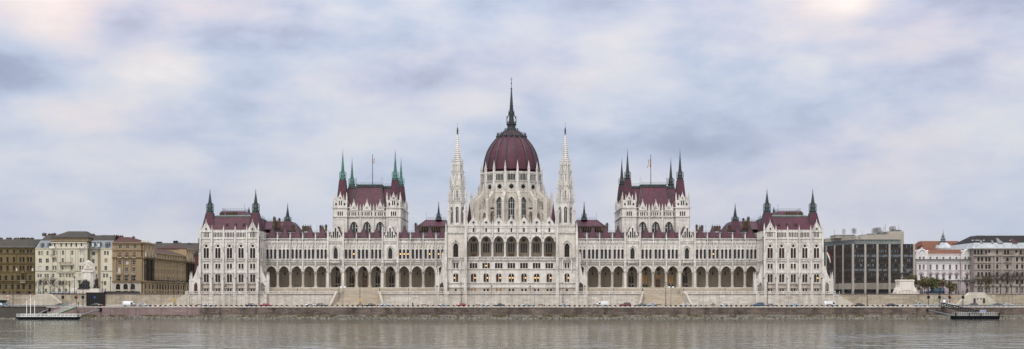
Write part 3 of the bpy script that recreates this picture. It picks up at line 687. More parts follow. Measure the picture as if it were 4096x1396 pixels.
    for c in cs:
        g = MB(); gable(g, F, c, 14, 807, 842, .35, CV, .5, .9)
        for e in (-14.5, 14.5): q = F.p(c+e, 842, .1); pinnacle(g, q.x, q.y, q.z-.2, 3.2, .5, CV)
        g.build('gable', root)
        for e, v in ((-3, 833), (3, 833), (0, 828)): rose(F, c+e, v, 2.2, root, .38, 'glass')
    for u in (551, 604):
        g = MB(); q = F.p(u, 845, .1); pinnacle(g, q.x, q.y, q.z-.3, 3.4, .75, CV); g.build('pinnacle', root)
    r = MB(); Y1 = 22
    a = r.frust((X(450),X(704),13.6,43.5), zf(843), (X(478),X(664),Y1,37), zz(752,Y1), 'slate_red'); hips(r, a, 'copper_dark', .25)
    r.box(X(477),X(665),Y1-.3,37.3,zz(752,Y1),zz(744,Y1),'copper_mid')
    b = r.frust((X(506),X(645),13.2,24), zf(843), (X(526),X(626),18.5,28), zz(747,18.5), 'slate_red'); hips(r, b, 'copper_dark', .28)
    r.box(X(524.5),X(627.5),18.1,28.4,zz(747,18.5),zz(738,18.5),'copper_mid'); r.box(X(523),X(629),17.8,28.7,zz(740,18.5),zz(738,18.5),'copper_dark'); r.build('roof', root)
    rl = MB(); z1, z2 = zz(738,18.5), zz(744,Y1)
    railing(rl, [(X(525),18.2,z1),(X(627),18.2,z1)], 1.1, 'copper_black', .9); railing(rl, [(X(478),Y1,z2),(X(522),Y1,z2)], 1.2, 'copper_black', .9); railing(rl, [(X(630),Y1,z2),(X(664),Y1,z2)], 1.2, 'copper_black', .9)
    rods(rl, [(X(525),18.2,z1),(X(627),18.2,z1),(X(522),20,z1),(X(630),20,z1),(X(664),Y1,z2),(X(480),Y1,z2)], 3.3); rl.build('roof_railing', root)
    m = 'copper_green' if green else 'copper_black'
    for h, Y, front in ((464.5, 15.5, 1), (674.5, 15.5, 1), (441.5, 42, 0), (637.5, 42, 0)):
        x = s*h*kk(Y); t = MB(); kz = lambda v: zz(v, Y)
        v0, v1, vm, vt = (806, 719, 688, 593) if front else (820, 743, 714, 628)
        h0, h1 = (2.15, 1.22)
        fr = t.frust((x-h0,x+h0,Y-h0,Y+h0), kz(v0), (x-h1,x+h1,Y-h1,Y+h1), kz(v1), 'slate_red'); hips(t, fr, 'copper_dark', .16)
        t.build('turret_roof', root); patina_spire(root, x, Y, kz(v1), kz(vm), kz(vt), 1.22, m)
    dp = MB(); fbox(dp, F, C0+1, C0+2.4, 850, 945, .6, .85, 'black_iron'); fbox(dp, F, C1-2.4, C1-1, 850, 945, .6, .85, 'black_iron'); dp.build('downpipe', root)
    return root

def central_block():
    F = pf(-8); k = F.ku; zf = lambda v: zz(v, -8); mb = MB(); C = [50.5*i for i in range(-3, 4)]; U0, U1 = -180, 180
    nich = [Op(c, 6.5, 911, 928, 'round') for c in C]
    wallrow(mb, F, U0, U1, 903, 930, nich, CV, .5)
    for c in C:
        for e in (-20, -13.5, 13.5, 20, -7.2, 7.2): hood(mb, F, Op(c+e, 4.6, 911, 928, 'round'), .8, .22, CV)
    la = [Op(c, 40, 944, 967.5, 'point', 23.4) for c in C]; wallrow(mb, F, U0, U1, 930, 967.5, la, ST, 1.0, CV)
    for o in la: hood(mb, F, o, 2.6, .3, CV)
    for v, t, d in ((928.5,2.5,.5),(1027,2.5,.5),(1039,2.4,.5),(1043.5,1.5,.2),(1074.5,2.4,.35),(1131,2.4,.35)): fbox(mb, F, U0, U1, v, v+t, -.1, d, CV)
    tri = [Op(c+e, 9, 1052, 1073.5, lit=L) for c in C for e, L in ((-10.6, 0), (0, c == C[1]), (10.6, 0))]; wallrow(mb, F, U0, U1, 1029, 1077, tri, ST, .45)
    par = [Op(c+e, 9.6, 1095, 1128, 'round', lit=(e > 0 or R.random() < .25)) for c in C for e in (-5.7, 5.7)]; wallrow(mb, F, U0, U1, 1077, 1133, par, ST, .5)
    for c in C: hood(mb, F, Op(c, 22, 1092.5, 1128, 'round'), 1.3, .25, CV); fbox(mb, F, c-12, c+12, 1128, 1130.5, 0, .25, CV)
    bas = [Op(c+e, 7.4, 1155.5, 1164.5) for c in C for e in (-7, 7)]
    wallrow(mb, F, U0, U1, 1133, 1150, [], ST, 0); wallrow(mb, F, U0, U1, 1150, 1184, bas, 'limestone_old', .5, d=.3); fbox(mb, F, U0, U1, 1149, 1151, 0, .5, CV)
    # loggia
    G = Fr((0, -4.2, ZC+HY*k), (1,0,0), (0,-1,0), k, -k)
    ey = [Op(c, 15.5, 951, 966, 'circle') for c in C]; lt = [Op(c+e, 7.4, 970, 1009, 'round') for c in C for e in (-9.4, 0, 9.4)]; dr = [Op(c, 23, 1012, 1028.5) for c in (C[0], C[3], C[6])]
    wallrow(mb, G, U0, U1, 930, 967.5, ey, 'gallery_shade_stone', .35); wallrow(mb, G, U0, U1, 967.5, 1010.5, lt, 'gallery_shade_stone', .35); wallrow(mb, G, U0, U1, 1010.5, 1029, dr, 'gallery_shade_stone', .35)
    for o in lt: hood(mb, G, o, .9, .12, 'limestone_old')
    mb.box(-18.4, 18.4, -8.2, -4.2, zf(1031), zf(1028.5), 'gallery_shade_stone'); mb.box(-18.4, 18.4, -7, -4.2, zf(937), zf(935.5), 'gallery_shade_stone')
    mb.box(-18.4, 18.4, -3.8, 34, UP, zf(908), ST)
    for s in (-1, 1): mb.box(s*18.3, s*18.5, -8, -4, zf(1029), zf(930), ST)
    root = part('central_block', mb)
    for i, c in enumerate(C):
        window(F, [nich[i]], root, -.4, 'glass', mu=1, mv=1, bt=.06)
        window(F, tri[3*i:3*i+3], root, -.35, 'glass', 'frame_brown', 2, 2, .07); window(F, par[2*i:2*i+2], root, -.4, 'glass_warm', 'frame_brown', 2, 3, .08)
        window(F, bas[2*i:2*i+2], root, -.1, 'room_glow' if i < 3 and i != 1 else 'glass', mu=1, mv=1)
        window(G, [ey[i]]+lt[3*i:3*i+3], root, -.25, 'glass_blue', 'frame_brown', 1, 4, .09)
        g = MB(); balus(g, F, c-23, c+23, 1028.5, 1039.5, .5, CV); g.build('balustrade', root)
        g = MB(); gable(g, F, c, 24, 869, 904, .25, CV, .5, .9); g.build('gable', root); rose(F, c, 890, 5.6, root, .3, 'glass_blue')
    for o in dr:
        d = MB(); fbox(d, G, o.c-o.w/2, o.c+o.w/2, o.t, o.b, -.3, -.15, 'frame_brown')
        for e in (-8, -2.7, 2.7, 8): fbox(d, G, o.c+e-.5, o.c+e+.5, o.t, o.b, -.15, -.05, 'wood_door')
        d.build('door', root)
    for i in range(8):
        u = -176.75+50.5*i
        b = MB(); q = F.p(u, 0, .35)
        fbox(b, F, u-1.6, u+1.6, 900, 945, 0, .45, CV); b.lathe(q.x, q.y, [(zf(950),.3),(zf(946),.42),(zf(944),.28),(zf(936),.36),(zf(931),.2),(zf(928),.2),(zf(926),.4),(zf(918),.05)], 6, CV)
        pinnacle(b, q.x, q.y+.2, zf(904), 2.3, .5, CV); b.build('pier', root)
        c = MB(); r = .42; y = -7.4
        if 0 < i < 7: c.lathe(u*k, y, [(zf(1029),r*1.4),(zf(1024),r*1.4),(zf(1023),r),(zf(975),r*.95),(zf(973),r*1.2),(zf(968),r*1.6),(zf(967),r*1.6)], 12, CV); c.build('column', root)
    for s in (-1, 1):
        t = MB(); t.lathe(s*167.5*kk(8), 8, [(zz(925,8),1.15),(zz(893,8),1.1),(zz(893,8),1.25),(zz(868,8),.8),(zz(815,8),.06)], 8, 'slate_red'); t.build('turret_roof', root)
    return root

def river_tower(s):
    F = pf(-10, s); k = F.ku; zf = lambda v: zz(v, -10); mb = MB(); U0, U1 = 189, 256; c = 222.5
    wallrow(mb, F, U0, U1, 930, 965, [], 'limestone_warm', 0); 
    w1 = Op(c, 20, 972, 1028, 'point', 15); wallrow(mb, F, U0, U1, 965, 1030, [w1], 'limestone_warm', .6); hood(mb, F, w1, 2.5, .35, CV)
    prism(mb, F, [(c-18,976),(c,956),(c+18,976),(c+14.5,976),(c,961),(c-14.5,976)], 0, .6, CV)
    for e in (-15, 15): fbox(mb, F, c+e-1.6, c+e+1.6, 975, 1029, 0, .5, CV)
    w2 = [Op(c+e, 7.5, 1052, 1073) for e in (-5.5, 5.5)]; wallrow(mb, F, U0, U1, 1030, 1080, w2, ST, .4)
    w3 = [Op(c+e, 8.6, 1095, 1128, 'round', lit=(e > 0)) for e in (-5.2, 5.2)]; wallrow(mb, F, U0, U1, 1080, 1132, w3, ST, .5); hood(mb, F, Op(c, 20, 1092, 1128, 'round'), 1.8, .3, CV)
    w4 = [Op(c, 7.5, 1156, 1165)]; wallrow(mb, F, U0, U1, 1132, 1150, [], ST, 0); wallrow(mb, F, U0, U1, 1150, 1184, w4, 'limestone_old', .5)
    for v, t, d in ((929,3,.6),(1029,2.4,.5),(1039,2.4,.3),(1074.5,2.4,.35),(1131,2.4,.35),(1149,2,.3)): fbox(mb, F, U0, U1, v, v+t, -.1, d, CV)
    fbox(mb, F, c-19, c+19, 1038, 1041, 0, 1.2, CV)
    for e in (-18, 18):
        q = F.p(c+e, 0, .9); mb.lathe(q.x, q.y, [(zf(1084),.1),(zf(1080),.35),(zf(1076),.3),(zf(1056),.34),(zf(1044),.4),(zf(1040),.5)], 6, CV)
    mb.box(s*U0*k+s*.3, s*U1*k-s*.3, -9.2, 8, UP, zf(931), ST)
    for u in (U0, U1): mb.box(s*u*k-.1, s*u*k+.1, -9.95, 8, UP, zf(930), ST)
    root = part('river_tower', mb)
    window(F, [w1], root, -.5, 'glass', 'frame_brown', 2, 3); window(F, w2, root, -.3, 'glass', 'frame_brown', 2, 2); window(F, w3, root, -.4, 'glass_warm', 'frame_brown', 2, 3, .08); window(F, w4, root, -.4)
    b = MB(); balus(b, F, c-18, c+18, 1029, 1039, 1.15, CV); b.build('balustrade', root)
    for a, e in ((177.5, 189.2), (255.8, 267)):
        b = MB(); m = (a+e)/2
        fbox(b, F, a, e, 1108, 1184, -.3, 2.0, ST); fbox(b, F, a+.8, e-.8, 1030, 1108, -.3, 1.3, ST); fbox(b, F, a+1.3, e-1.3, 928, 1030, -.3, .9, ST); gable(b, F, m, 5.6, 1092, 1109, 2.1, CV, .5, .5)
        for v in (1024, 1005, 985): fbox(b, F, a-.3, e+.3, v, v+2, -.3, 1.05, CV)
        q = F.p(m, 1070, 1.5); b.lathe(q.x, q.y, [(q.z-1,.3),(q.z+.4,.42),(q.z+1.5,.3),(q.z+2,.2),(q.z+3.4,.03)], 6, CV)
        q = F.p(m, 1012, 1.05); b.lathe(q.x, q.y, [(q.z-1,.2),(q.z+1.5,.36),(q.z+2.5,.2),(q.z+3.8,.03)], 6, CV)
        q = F.p(m, 930, .2); pinnacle(b, q.x, q.y, q.z-.3, 4.4, .75, CV); b.build('buttress', root)
    # buttress with arched passage reaching out beside the tower
    f = MB(); P = lambda a, v: (267+a, v)
    prism(f, F, [P(0,1000),P(6,1010),P(10,1060),P(18,1098),P(24,1106),P(24,1128),P(10,1128),P(6,1134),P(4,1145),P(4,1184),P(0,1184)], -3.0, -.2, ST)
    fbox(f, F, 288, 303, 1106, 1184, -3.1, -.1, ST); prism(f, F, [P(10,1127.8),P(21,1127.8),P(21,1140)], -3, -.2, ST)
    for a in (292, 299.5): q = F.p(a, 1107, -.6); pinnacle(f, q.x, q.y, q.z-.3, 4.0, .72, CV)
    q = F.p(276, 1020, -.8); pinnacle(f, q.x, q.y, q.z-3, 4.5, .7, CV); f.build('flying_buttress', root)
    # the octagon
    x0, y0 = s*22.4, -1.0; kz = lambda v: zz(v, y0); c8 = math.cos(math.pi/8)
    def ring(mb, inr, v0, v1, m, ops=None, rev=.4, back=None):
        side = 2*inr*math.tan(math.pi/8)
        for i in range(8):
            a = -math.pi/2+i*math.pi/4; n = Vector((math.cos(a), math.sin(a), 0)); Uv = Vector((-math.sin(a), math.cos(a), 0))
            G = Fr(Vector((x0,y0,0))+n*inr, Uv, n, 1, 1); zt, zb = kz(v0), kz(v1)
            os = [Op(*o) if not isinstance(o, Op) else o for o in (ops or [])]
            wallrow(mb, G, -side/2, side/2, zt, zb, os, m, rev)
            yield i, G, os
    def stage(inr, v0, v1, ow, ot, ob, shape='point', n=1, glass='glass', m=CV, core=True):
        mb = MB(); side = 2*inr*math.tan(math.pi/8); fr = []
        ops = [Op((j-(n-1)/2)*side*.8/n, ow, kz(ot), kz(ob), shape) for j in range(n)]
        for i, G, os in ring(mb, inr, v0, v1, m, ops):
            fr.append((G, os))
            for o in os: hood(mb, G, o, .12, .12, m)
        if core: mb.lathe(x0, y0, [(kz(v1),inr*.8),(kz(v0),inr*.8)], 8, ST, math.pi/8)
        for i in range(8):
            a = math.pi/8+i*math.pi/4; r = inr/c8; mb.bar((x0+r*math.cos(a),y0+r*math.sin(a),kz(v1)),(x0+r*math.cos(a),y0+r*math.sin(a),kz(v0)),.24,m,6)
        o = mb.build('octagon_stage', root)
        for i, (G, os) in enumerate(fr):
            if i in (0, 1, 7, 2, 6): window(G, os, root, -.33, glass, 'limestone_carved', 2, 1, .12)
    def gallery(inr, vt, vb, out=.5):
        mb = MB(); r = (inr+out)/c8
        mb.lathe(x0, y0, [(kz(vb)-.9,inr/c8),(kz(vb),r*1.02),(kz(vb)+.18,r*1.04),(kz(vb)+.18,inr/c8*.9)], 8, CV, math.pi/8)
        for i in range(8):
            a = -math.pi/2+i*math.pi/4; n = Vector((math.cos(a), math.sin(a), 0)); G = Fr(Vector((x0,y0,0))+n*(inr+out), Vector((-math.sin(a), math.cos(a), 0)), n, 1, 1); sd = (inr+out)*math.tan(math.pi/8)
            h = kz(vt)-kz(vb); fbox(mb, G, -sd, sd, kz(vt)-.18, kz(vt), -.2, .03, CV)
            nb = int(2*sd/.5)
            for j in range(nb): u = -sd+2*sd*(j+.5)/nb; fbox(mb, G, u-.11, u+.11, kz(vb)+.15, kz(vt)-.18, -.15, 0, CV)
            a2 = a+math.pi/8; q = Vector((x0+r*math.cos(a2), y0+r*math.sin(a2), kz(vb))); mb.bar(q, q+Vector((math.cos(a2), math.sin(a2), .1))*.8, .14, CV, 4, .09)
        mb.build('gallery', root)
    def turrets(rr, v0, v1, w, n=8, fly=0):
        for i in range(n):
            mb = MB(); a = math.pi/8+i*2*math.pi/n; px, py = x0+rr*math.cos(a), y0+rr*math.sin(a)
            pinnacle(mb, px, py, kz(v1), kz(v0)-kz(v1), w, CV, a, .55)
            if fly: mb.bar((px,py,kz(v1)+(kz(v0)-kz(v1))*.42),(x0+rr*.78*math.cos(a),y0+rr*.78*math.sin(a),kz(v1)+(kz(v0)-kz(v1))*.62),.2,CV)
            mb.build('pinnacle', root)
    b = MB(); hs = 3.75
    b.frust((x0-hs,x0+hs,y0-hs,y0+hs), kz(932), (x0-hs,x0+hs,y0-hs,y0+hs), kz(904), ST)
    for a in range(4):
        n = Vector((math.cos(a*math.pi/2-math.pi/2), math.sin(a*math.pi/2-math.pi/2), 0)); G = Fr(Vector((x0,y0,0))+n*hs, Vector((-n.y, n.x, 0)), n, 1, 1)
        for j in range(8): u = -hs+.3+(2*hs-.6)*(j+.5)/8; hood(b, G, Op(u, .55, kz(909), kz(926), 'round'), .1, .25, CV); fbox(b, G, u-.42, u-.3, kz(929), kz(914), 0, .25, CV)
        fbox(b, G, -hs-.2, hs+.2, kz(904)-.1, kz(904)+.25, -.3, .35, CV); fbox(b, G, -hs-.2, hs+.2, kz(930), kz(928), -.3, .4, CV)
    b.build('tower_base', root)
    stage(3.15, 806, 905, 1.35, 828, 893); 
    for i in range(4):
        mb = MB(); a = math.pi/4+i*math.pi/2; px, py = x0+4.75*math.cos(a), y0+4.75*math.sin(a); pinnacle(mb, px, py, kz(906), kz(812)-kz(906), .95, CV, a, .62)
        mb.bar((px,py,kz(868)),(x0+3.3*math.cos(a),y0+3.3*math.sin(a),kz(845)),.3,CV); mb.build('pinnacle', root)
    gallery(3.3, 793, 806, .35); turrets(3.9, 758, 806, .5, fly=1)
    stage(2.7, 751, 795, .72, 763, 794, n=1); gallery(2.8, 742, 752, .3); turrets(3.25, 704, 752, .42, fly=1)
    stage(2.3, 688, 744, .48, 696, 725); gallery(2.35, 683, 690, .25)
    stage(2.1, 652, 686, .36, 660, 682, 'point', 2); turrets(2.3, 634, 660, .36)
    sp = MB(); sp.lathe(x0, y0, [(kz(656),2.15/c8),(kz(650),1.75)], 8, CV, math.pi/8); crocket_spire(sp, x0, y0, kz(650), kz(537), 1.62, .24, CV, 8, 14, math.pi/8, .15); sp.build('spire', root)
    fi = MB(); z0 = kz(538); fi.lathe(x0, y0, [(z0,.3),(z0+.4,.42),(z0+.5,.2),(z0+1.0,.32),(z0+1.9,.36),(z0+2.3,.2),(z0+2.7,.26),(z0+3.0,.1)], 8, 'bronze'); fi.bar((x0,y0,z0+2.6),(x0,y0,kz(491)),.05,'black_iron'); fi.build('finial_figure', root)
    return root

def dome():
    Y = 42; kd = kk(Y); zs = lambda v: zz(v, Y); z = lambda v: zz(v, Y-13.4); n = 16; mb = MB(); ch = math.cos(math.pi/n); W = []; RS = []
    def face(i, inr):
        a = -math.pi/2+i*2*math.pi/n; nv = Vector((math.cos(a), math.sin(a), 0)); return Fr(Vector((0,Y,0))+nv*inr, Vector((-math.sin(a), math.cos(a), 0)), nv, 1, 1)
    def cor(i, r): a = -math.pi/2+(i+.5)*2*math.pi/n; return r*math.cos(a), Y+r*math.sin(a), a
    Ra = 122*kd; ra = Ra*ch; side = 2*ra*math.tan(math.pi/n)
    front = (0, 1, 2, 3, 4, 15, 14, 13, 12)
    for i in range(n):
        G = face(i, ra); sd = side
        ar = [Op((j-2)*sd*.135, sd*.112, z(694), z(720), 'round') for j in range(5)]
        wallrow(mb, G, -sd/2, sd/2, z(690), z(722), ar, CV, .3); wallrow(mb, G, -sd/2, sd/2, z(722), z(768), [], 'limestone_warm', 0)
        fbox(mb, G, -sd/2, sd/2, z(690), z(688), -.5, .3, CV); fbox(mb, G, -sd/2, sd/2, z(722), z(720), -.3, .45, CV); fbox(mb, G, -sd/2, sd/2, z(769), z(766.5), -.3, .5, CV)
        for j in range(9): u = -sd*.4+sd*.8*j/8; fbox(mb, G, u-.12, u+.12, z(726), z(722), -.1, .35, CV); mb.lathe(*(G.p(u,0,-.1).xy), [(z(688),.2),(z(685),.26),(z(683),.05)], 4, CV)
        if i in front: W.append((G, ar, 'glass', 0, 0)); RS.append((G, z(745)))  # dark panes close the open arcade, standing for its deep shade
        H = face(i, ra*1.02); sd2 = side*1.02
        if i in (0, 1, 15): o = Op(0, 2.9, z(786), z(886), 'point', 2.6)
        else: o = Op(0, 2.3, z(838), z(886), 'point', 2.0)
        wallrow(mb, H, -sd2/2, sd2/2, z(768), z(925), [o], 'limestone_warm', .7); hood(mb, H, o, .3, .3, CV)
        if i in front: W.append((H, [o], 'glass_blue', 3, 3))
        elif False: pass
        if i in (2, 14, 3, 13): o3 = Op(0, 1.4, z(800), z(830), 'point', 1.2); hood(mb, H, o3, .2, .2, CV); W.append((Fr(H.O+H.N*.36, H.U, H.N, 1, 1), [o3], 'glass', 2, 1))
    mb.lathe(0, Y, [(z(925),ra*.86),(z(688),ra*.86)], 16, 'gallery_shade_stone', math.pi/16+math.pi/2)
    for i in range(n):                                                # lower ring of chapels between the piers
        if i in (0, 1, 15): continue
        J = face(i, 150*kd*ch); s3 = 150*kd*ch*math.tan(math.pi/n); o = Op(0, 2.5, z(848), z(900), 'point', 2.2)
        wallrow(mb, J, -s3, s3, z(829), z(925), [o], 'limestone_warm', 1.2); hood(mb, J, o, .3, .25, CV); fbox(mb, J, -s3, s3, z(829), z(826), -3.2, .25, CV)
    root = part('dome', mb)
    for G, ops, g, mu, mv in W: window(G, ops, root, -.45 if mu else -.28, g, CV if mu == 3 else 'frame_dark', mu, mv, .16 if mu == 3 else .06)
    for G, v in RS: rose(G, 0, v, 1.28, root, .05, 'glass')
    for i in range(n):
        b = MB(); x, y, a = cor(i, Ra*1.0); ux, uy = math.cos(a), math.sin(a)
        b.lathe(x, y, [(z(768),.66),(z(690),.62),(z(690),.74),(z(687),.74)], 8, CV, a); pinnacle(b, x, y, z(688), z(640)-z(688), .78, CV, a, .34)
        # radial pier and its flying slope
        G = Fr((0, Y, 0), (ux,uy,0), (-uy,ux,0), 1, 1); w = .52; P = lambda r, v: (r*kd, z(v))
        prism(b, G, [P(122,752),P(128,752),P(140,772),P(158,790),P(158,806),P(140,800),P(131,790),P(126,800),P(122,840)], -w, w, 'limestone_warm')
        prism(b, G, [P(154,787),P(171,800),P(171,925),P(154,925)], -w*1.15, w*1.15, 'limestone_warm'); prism(b, G, [P(122,838),P(128,836),P(150,838),P(155,846),P(155,856),P(148,846),P(138,843),P(130,848),P(126,860),P(122,860)], -w, w, ST)
        for r0, vb, h in ((164, 802, 5.2), (132, 770, 4.6)):
            pinnacle(b, ux*r0*kd, Y+uy*r0*kd, zz(vb, Y+uy*r0*kd)-.6, h, .72, CV, a, .45)
        b.build('buttress', root)
    sh = MB(); prof = [(688,112),(684,112),(676,111.6),(667,110.6),(655,108.9),(641,106),(628,102.5),(614,98),(603,93),(593,87.5),(582,80.5),(572,73),(561,64),(551,54.5),(541,45),(533,36.5),(527,29),(523,23)]
    sh.lathe(0, Y, [(zs(v), r*kd) for v, r in prof], 64, 'slate_red', 0, True); sh.build('dome_shell', root)
    for i in range(n):
        b = MB(); pts = []
        for v, r in prof: x, y, a = cor(i, (r+.9)*kd); pts.append((x, y, zs(v)))
        for p, q in zip(pts, pts[1:]): b.bar(p, q, .36, 'copper_black', 6)
        b.build('dome_rib', root)
    z = zs; b = MB()
    for i in range(n):
        a = -math.pi/2+i*2*math.pi/n; x, y = 57*kd*math.cos(a), Y+57*kd*math.sin(a); b.lathe(x, y, [(z(553),.5),(z(546),.75),(z(543),.3),(z(538),.32),(z(532),.03)], 5, 'copper_black')
        x, y, a = cor(i, 56*kd); b.lathe(x, y, [(z(553),.3),(z(548),.4),(z(541),.12),(z(538),.18),(z(530),.02)], 5, 'copper_black')
    b.build('dome_crown', root)
    t = MB(); m = 'copper_black'
    t.lathe(0, Y, [(z(527),27*kd),(z(521),26*kd),(z(519),18*kd),(z(510),16.5*kd),(z(503),17*kd),(z(499),20.5*kd),(z(497),20.5*kd),(z(496),12*kd),(z(478),10*kd),(z(468),9*kd),(z(462),10.5*kd),(z(452),11*kd),(z(447),8.5*kd)], 16, m, math.pi/16)
    for i in range(16):
        a = i*math.pi/8; x, y = 26*kd*math.cos(a), Y+26*kd*math.sin(a); t.lathe(x, y, [(z(521),.14),(z(517),.2),(z(513),.02)], 4, m)
    for i in range(8):
        a = math.pi/8+i*math.pi/4; x, y = 19.5*kd*math.cos(a), Y+19.5*kd*math.sin(a); a2 = a+math.pi/4; x2, y2 = 19.5*kd*math.cos(a2), Y+19.5*kd*math.sin(a2)
        t.bar((x,y,z(498)),(x,y,z(472)),.2,m,6); t.bar((x,y,z(472)),(x,y,z(464)),.24,m,6,.03); t.bar((x,y,z(474)),(10*kd*math.cos(a),Y+10*kd*math.sin(a),z(456)),.16,m)
        for v in (488, 493): t.bar((x,y,z(v)),(x2,y2,z(v)),.1,m)
        for j in range(1, 5): q = Vector((x,y,z(498))).lerp(Vector((x2,y2,z(498))), j/5); t.bar(q, q+Vector((0,0,1.1)), .07, m)
        x, y = 11.5*kd*math.cos(a), Y+11.5*kd*math.sin(a); t.bar((x,y,z(456)),(x,y,z(438)),.22,m,5,.03)
    crocket_spire(t, 0, Y, z(449), z(356), 8.2*kd, 2.0*kd, m, 8, 15, math.pi/8, .2)
    t.lathe(0, Y, [(z(358),.22),(z(356),.38),(z(354),.42),(z(352),.2)], 8, m); t.bar((0,Y,z(353)),(0,Y,z(308)),.16,m,6,.06); t.ball((0,Y,z(333)),.34,m); t.box(-.5,.5,Y-.06,Y+.06,z(317),z(315),m); t.ball((0,Y,z(323)),.2,m)
    t.build('dome_spire', root); return root

for s in (-1, 1):
    corner_pavilion(s); arcade_wing(s); debating_tower(s, s < 0); river_tower(s)
central_block(); dome()
# ================================================================ ground, quay, terrace, river
def struct(name, mb, kind='structure'):
    o = mb.build(name); o['kind'] = kind; return o
XW = 1500
def px(p, Y): return xx(p, Y)
# the river
def water():
    m = bpy.data.materials.new('river_water'); nt, n, l, b = nodes(m); MATS['river_water'] = m
    n.remove(b); out = [q for q in n if q.type == 'OUTPUT_MATERIAL'][0]
    def M(op, x, y, z=None):
        q = N(nt, 'ShaderNodeMath', operation=op)
        for i, v in enumerate((x, y, z)):
            if v is None: continue
            if hasattr(v, 'is_linked'): l.new(v, q.inputs[i])
            else: q.inputs[i].default_value = v
        return q.outputs[0]
    g = N(nt, 'ShaderNodeNewGeometry'); s = N(nt, 'ShaderNodeSeparateXYZ'); l.new(g.outputs['Position'], s.inputs[0])
    # ruffled out in the stream, calmer in the lee of the quay; drifting patches of both
    mr = N(nt, 'ShaderNodeMapRange'); l.new(s.outputs[1], mr.inputs[0]); mr.inputs[1].default_value = -120; mr.inputs[2].default_value = -310; mr.inputs[3].default_value = .06; mr.inputs[4].default_value = .75
    east = N(nt, 'ShaderNodeMapRange'); l.new(s.outputs[0], east.inputs[0]); east.inputs[1].default_value = 20; east.inputs[2].default_value = 120; east.inputs[3].default_value = 0; east.inputs[4].default_value = .45
    patch = ramp(nt, noise(nt, mapped(nt, .022, .035, 0), 1.0, 4, .6), .42, .62)
    west = N(nt, 'ShaderNodeMapRange'); l.new(s.outputs[0], west.inputs[0]); west.inputs[1].default_value = -30; west.inputs[2].default_value = -90; west.inputs[3].default_value = 0; west.inputs[4].default_value = .35
    ruf = M('MULTIPLY', M('ADD', mr.outputs[0], M('MULTIPLY', M('ADD', east.outputs[0], west.outputs[0]), M('ADD', mr.outputs[0], .35))), M('MULTIPLY_ADD', patch, .8, .3))
    wave = M('MULTIPLY', noise(nt, mapped(nt, .10, .17, 0), 1.0, 2, .5), 1.0)
    chop = noise(nt, mapped(nt, .30, .26, 0), 1.0, 2, .5)
    h = M('ADD', M('MULTIPLY', wave, 1.0), M('MULTIPLY', chop, .6))
    bp = N(nt, 'ShaderNodeBump'); bp.inputs['Distance'].default_value = 1.0; l.new(h, bp.inputs['Height']); l.new(M('MULTIPLY_ADD', ruf, .75, .008), bp.inputs['Strength'])
    df = N(nt, 'ShaderNodeBsdfDiffuse'); big = ramp(nt, noise(nt, mapped(nt, .012, .02, 0), 1.0, 4), .35, .65)
    l.new(mix(nt, big, (.085,.078,.060), (.115,.106,.084)), df.inputs['Color'])
    gl = N(nt, 'ShaderNodeBsdfGlossy'); gl.inputs['Color'].default_value = (.90,.92,.885,1); gl.inputs['Roughness'].default_value = .10; l.new(bp.outputs[0], gl.inputs['Normal']); 
    ms = N(nt, 'ShaderNodeMixShader'); ms.inputs[0].default_value = .76; l.new(df.outputs[0], ms.inputs[1]); l.new(gl.outputs[0], ms.inputs[2]); l.new(ms.outputs[0], out.inputs['Surface'])
    mb = MB(); mb.add([(-XW,-700,0),(XW,-700,0),(XW,-46.2,0),(-XW,-46.2,0)], [(0,1,2,3)], 'river_water'); struct('river_water', mb)
water()
TX0, TX1 = px(745, -18), px(3346, -18)
mb = MB(); gz = UP-.05
mb.add([(-3000,-16.5,gz),(TX0+.4,-16.5,gz),(TX0+.4,-1,gz),(-3000,-1,gz)], [(0,1,2,3)], 'paving_upper'); mb.add([(TX1-.4,-16.5,gz),(3000,-16.5,gz),(3000,-1,gz),(TX1-.4,-1,gz)], [(0,1,2,3)], 'paving_upper')
mb.add([(-3000,-1,gz),(3000,-1,gz),(3000,6000,gz),(-3000,6000,gz)], [(0,1,2,3)], 'paving_upper'); struct('ground', mb)
mb = MB(); mb.box(-XW, XW, 52, 64, UP-.3, UP+.01, 'asphalt'); struct('square_road', mb)
mb = MB(); mb.box(-XW, XW, -40.5, -20.5, 2.5, ROAD, 'asphalt'); struct('embankment_road', mb)
mb = MB(); mb.box(-XW, XW, -20.5, -16.4, 2.5, ROAD+.14, 'pavement'); mb.box(-XW, XW, -44.6, -40.5, 2.5, ROAD+.13, 'pavement'); struct('pavement', mb)
mb = MB()
for i in range(-60, 60): mb.box(i*7, i*7+3, -30.6, -30.45, ROAD+.001, ROAD+.005, 'white_paint')
struct('road_markings', mb)
# quay wall: pink stretch in the west, dark sooty stone elsewhere
xa, xb = px(186, -45), px(800, -45)
def quay(name, x0, x1, m, label):
    mb = MB(); mb.box(x0, x1, -45.0, -43, 1.35, ROAD-.15, m)
    mb.box(x0, x1, -45.35, -43, -1, 1.35, 'quay_concrete' if m != 'quay_stone_pink' else m); mb.box(x0, x1, -45.2, -43.4, ROAD-.15, ROAD+.14, 'kerb_stone')
    n = int((x1-x0)/9)
    for i in range(n): x = x0+(x1-x0)*(i+.5)/n; mb.box(x-.09, x+.09, -45.05, -44.5, 1.4, ROAD-.2, 'quay_stone')
    o = mb.build(name); tag(o, label, 'quay wall'); return o
quay('quay_wall', xa, xb, 'quay_stone_pink', 'pinkish stone quay wall behind the white-railed pontoon')
quay('quay_wall', xb, px(4300, -45), 'quay_stone', 'long dark stained quay wall of coursed stone below the parliament')
masonry('bank_stone', (.040,.033,.024), (.024,.020,.014), (.010,.008,.007), bw=1.6, bh=.6, dirty=.6)
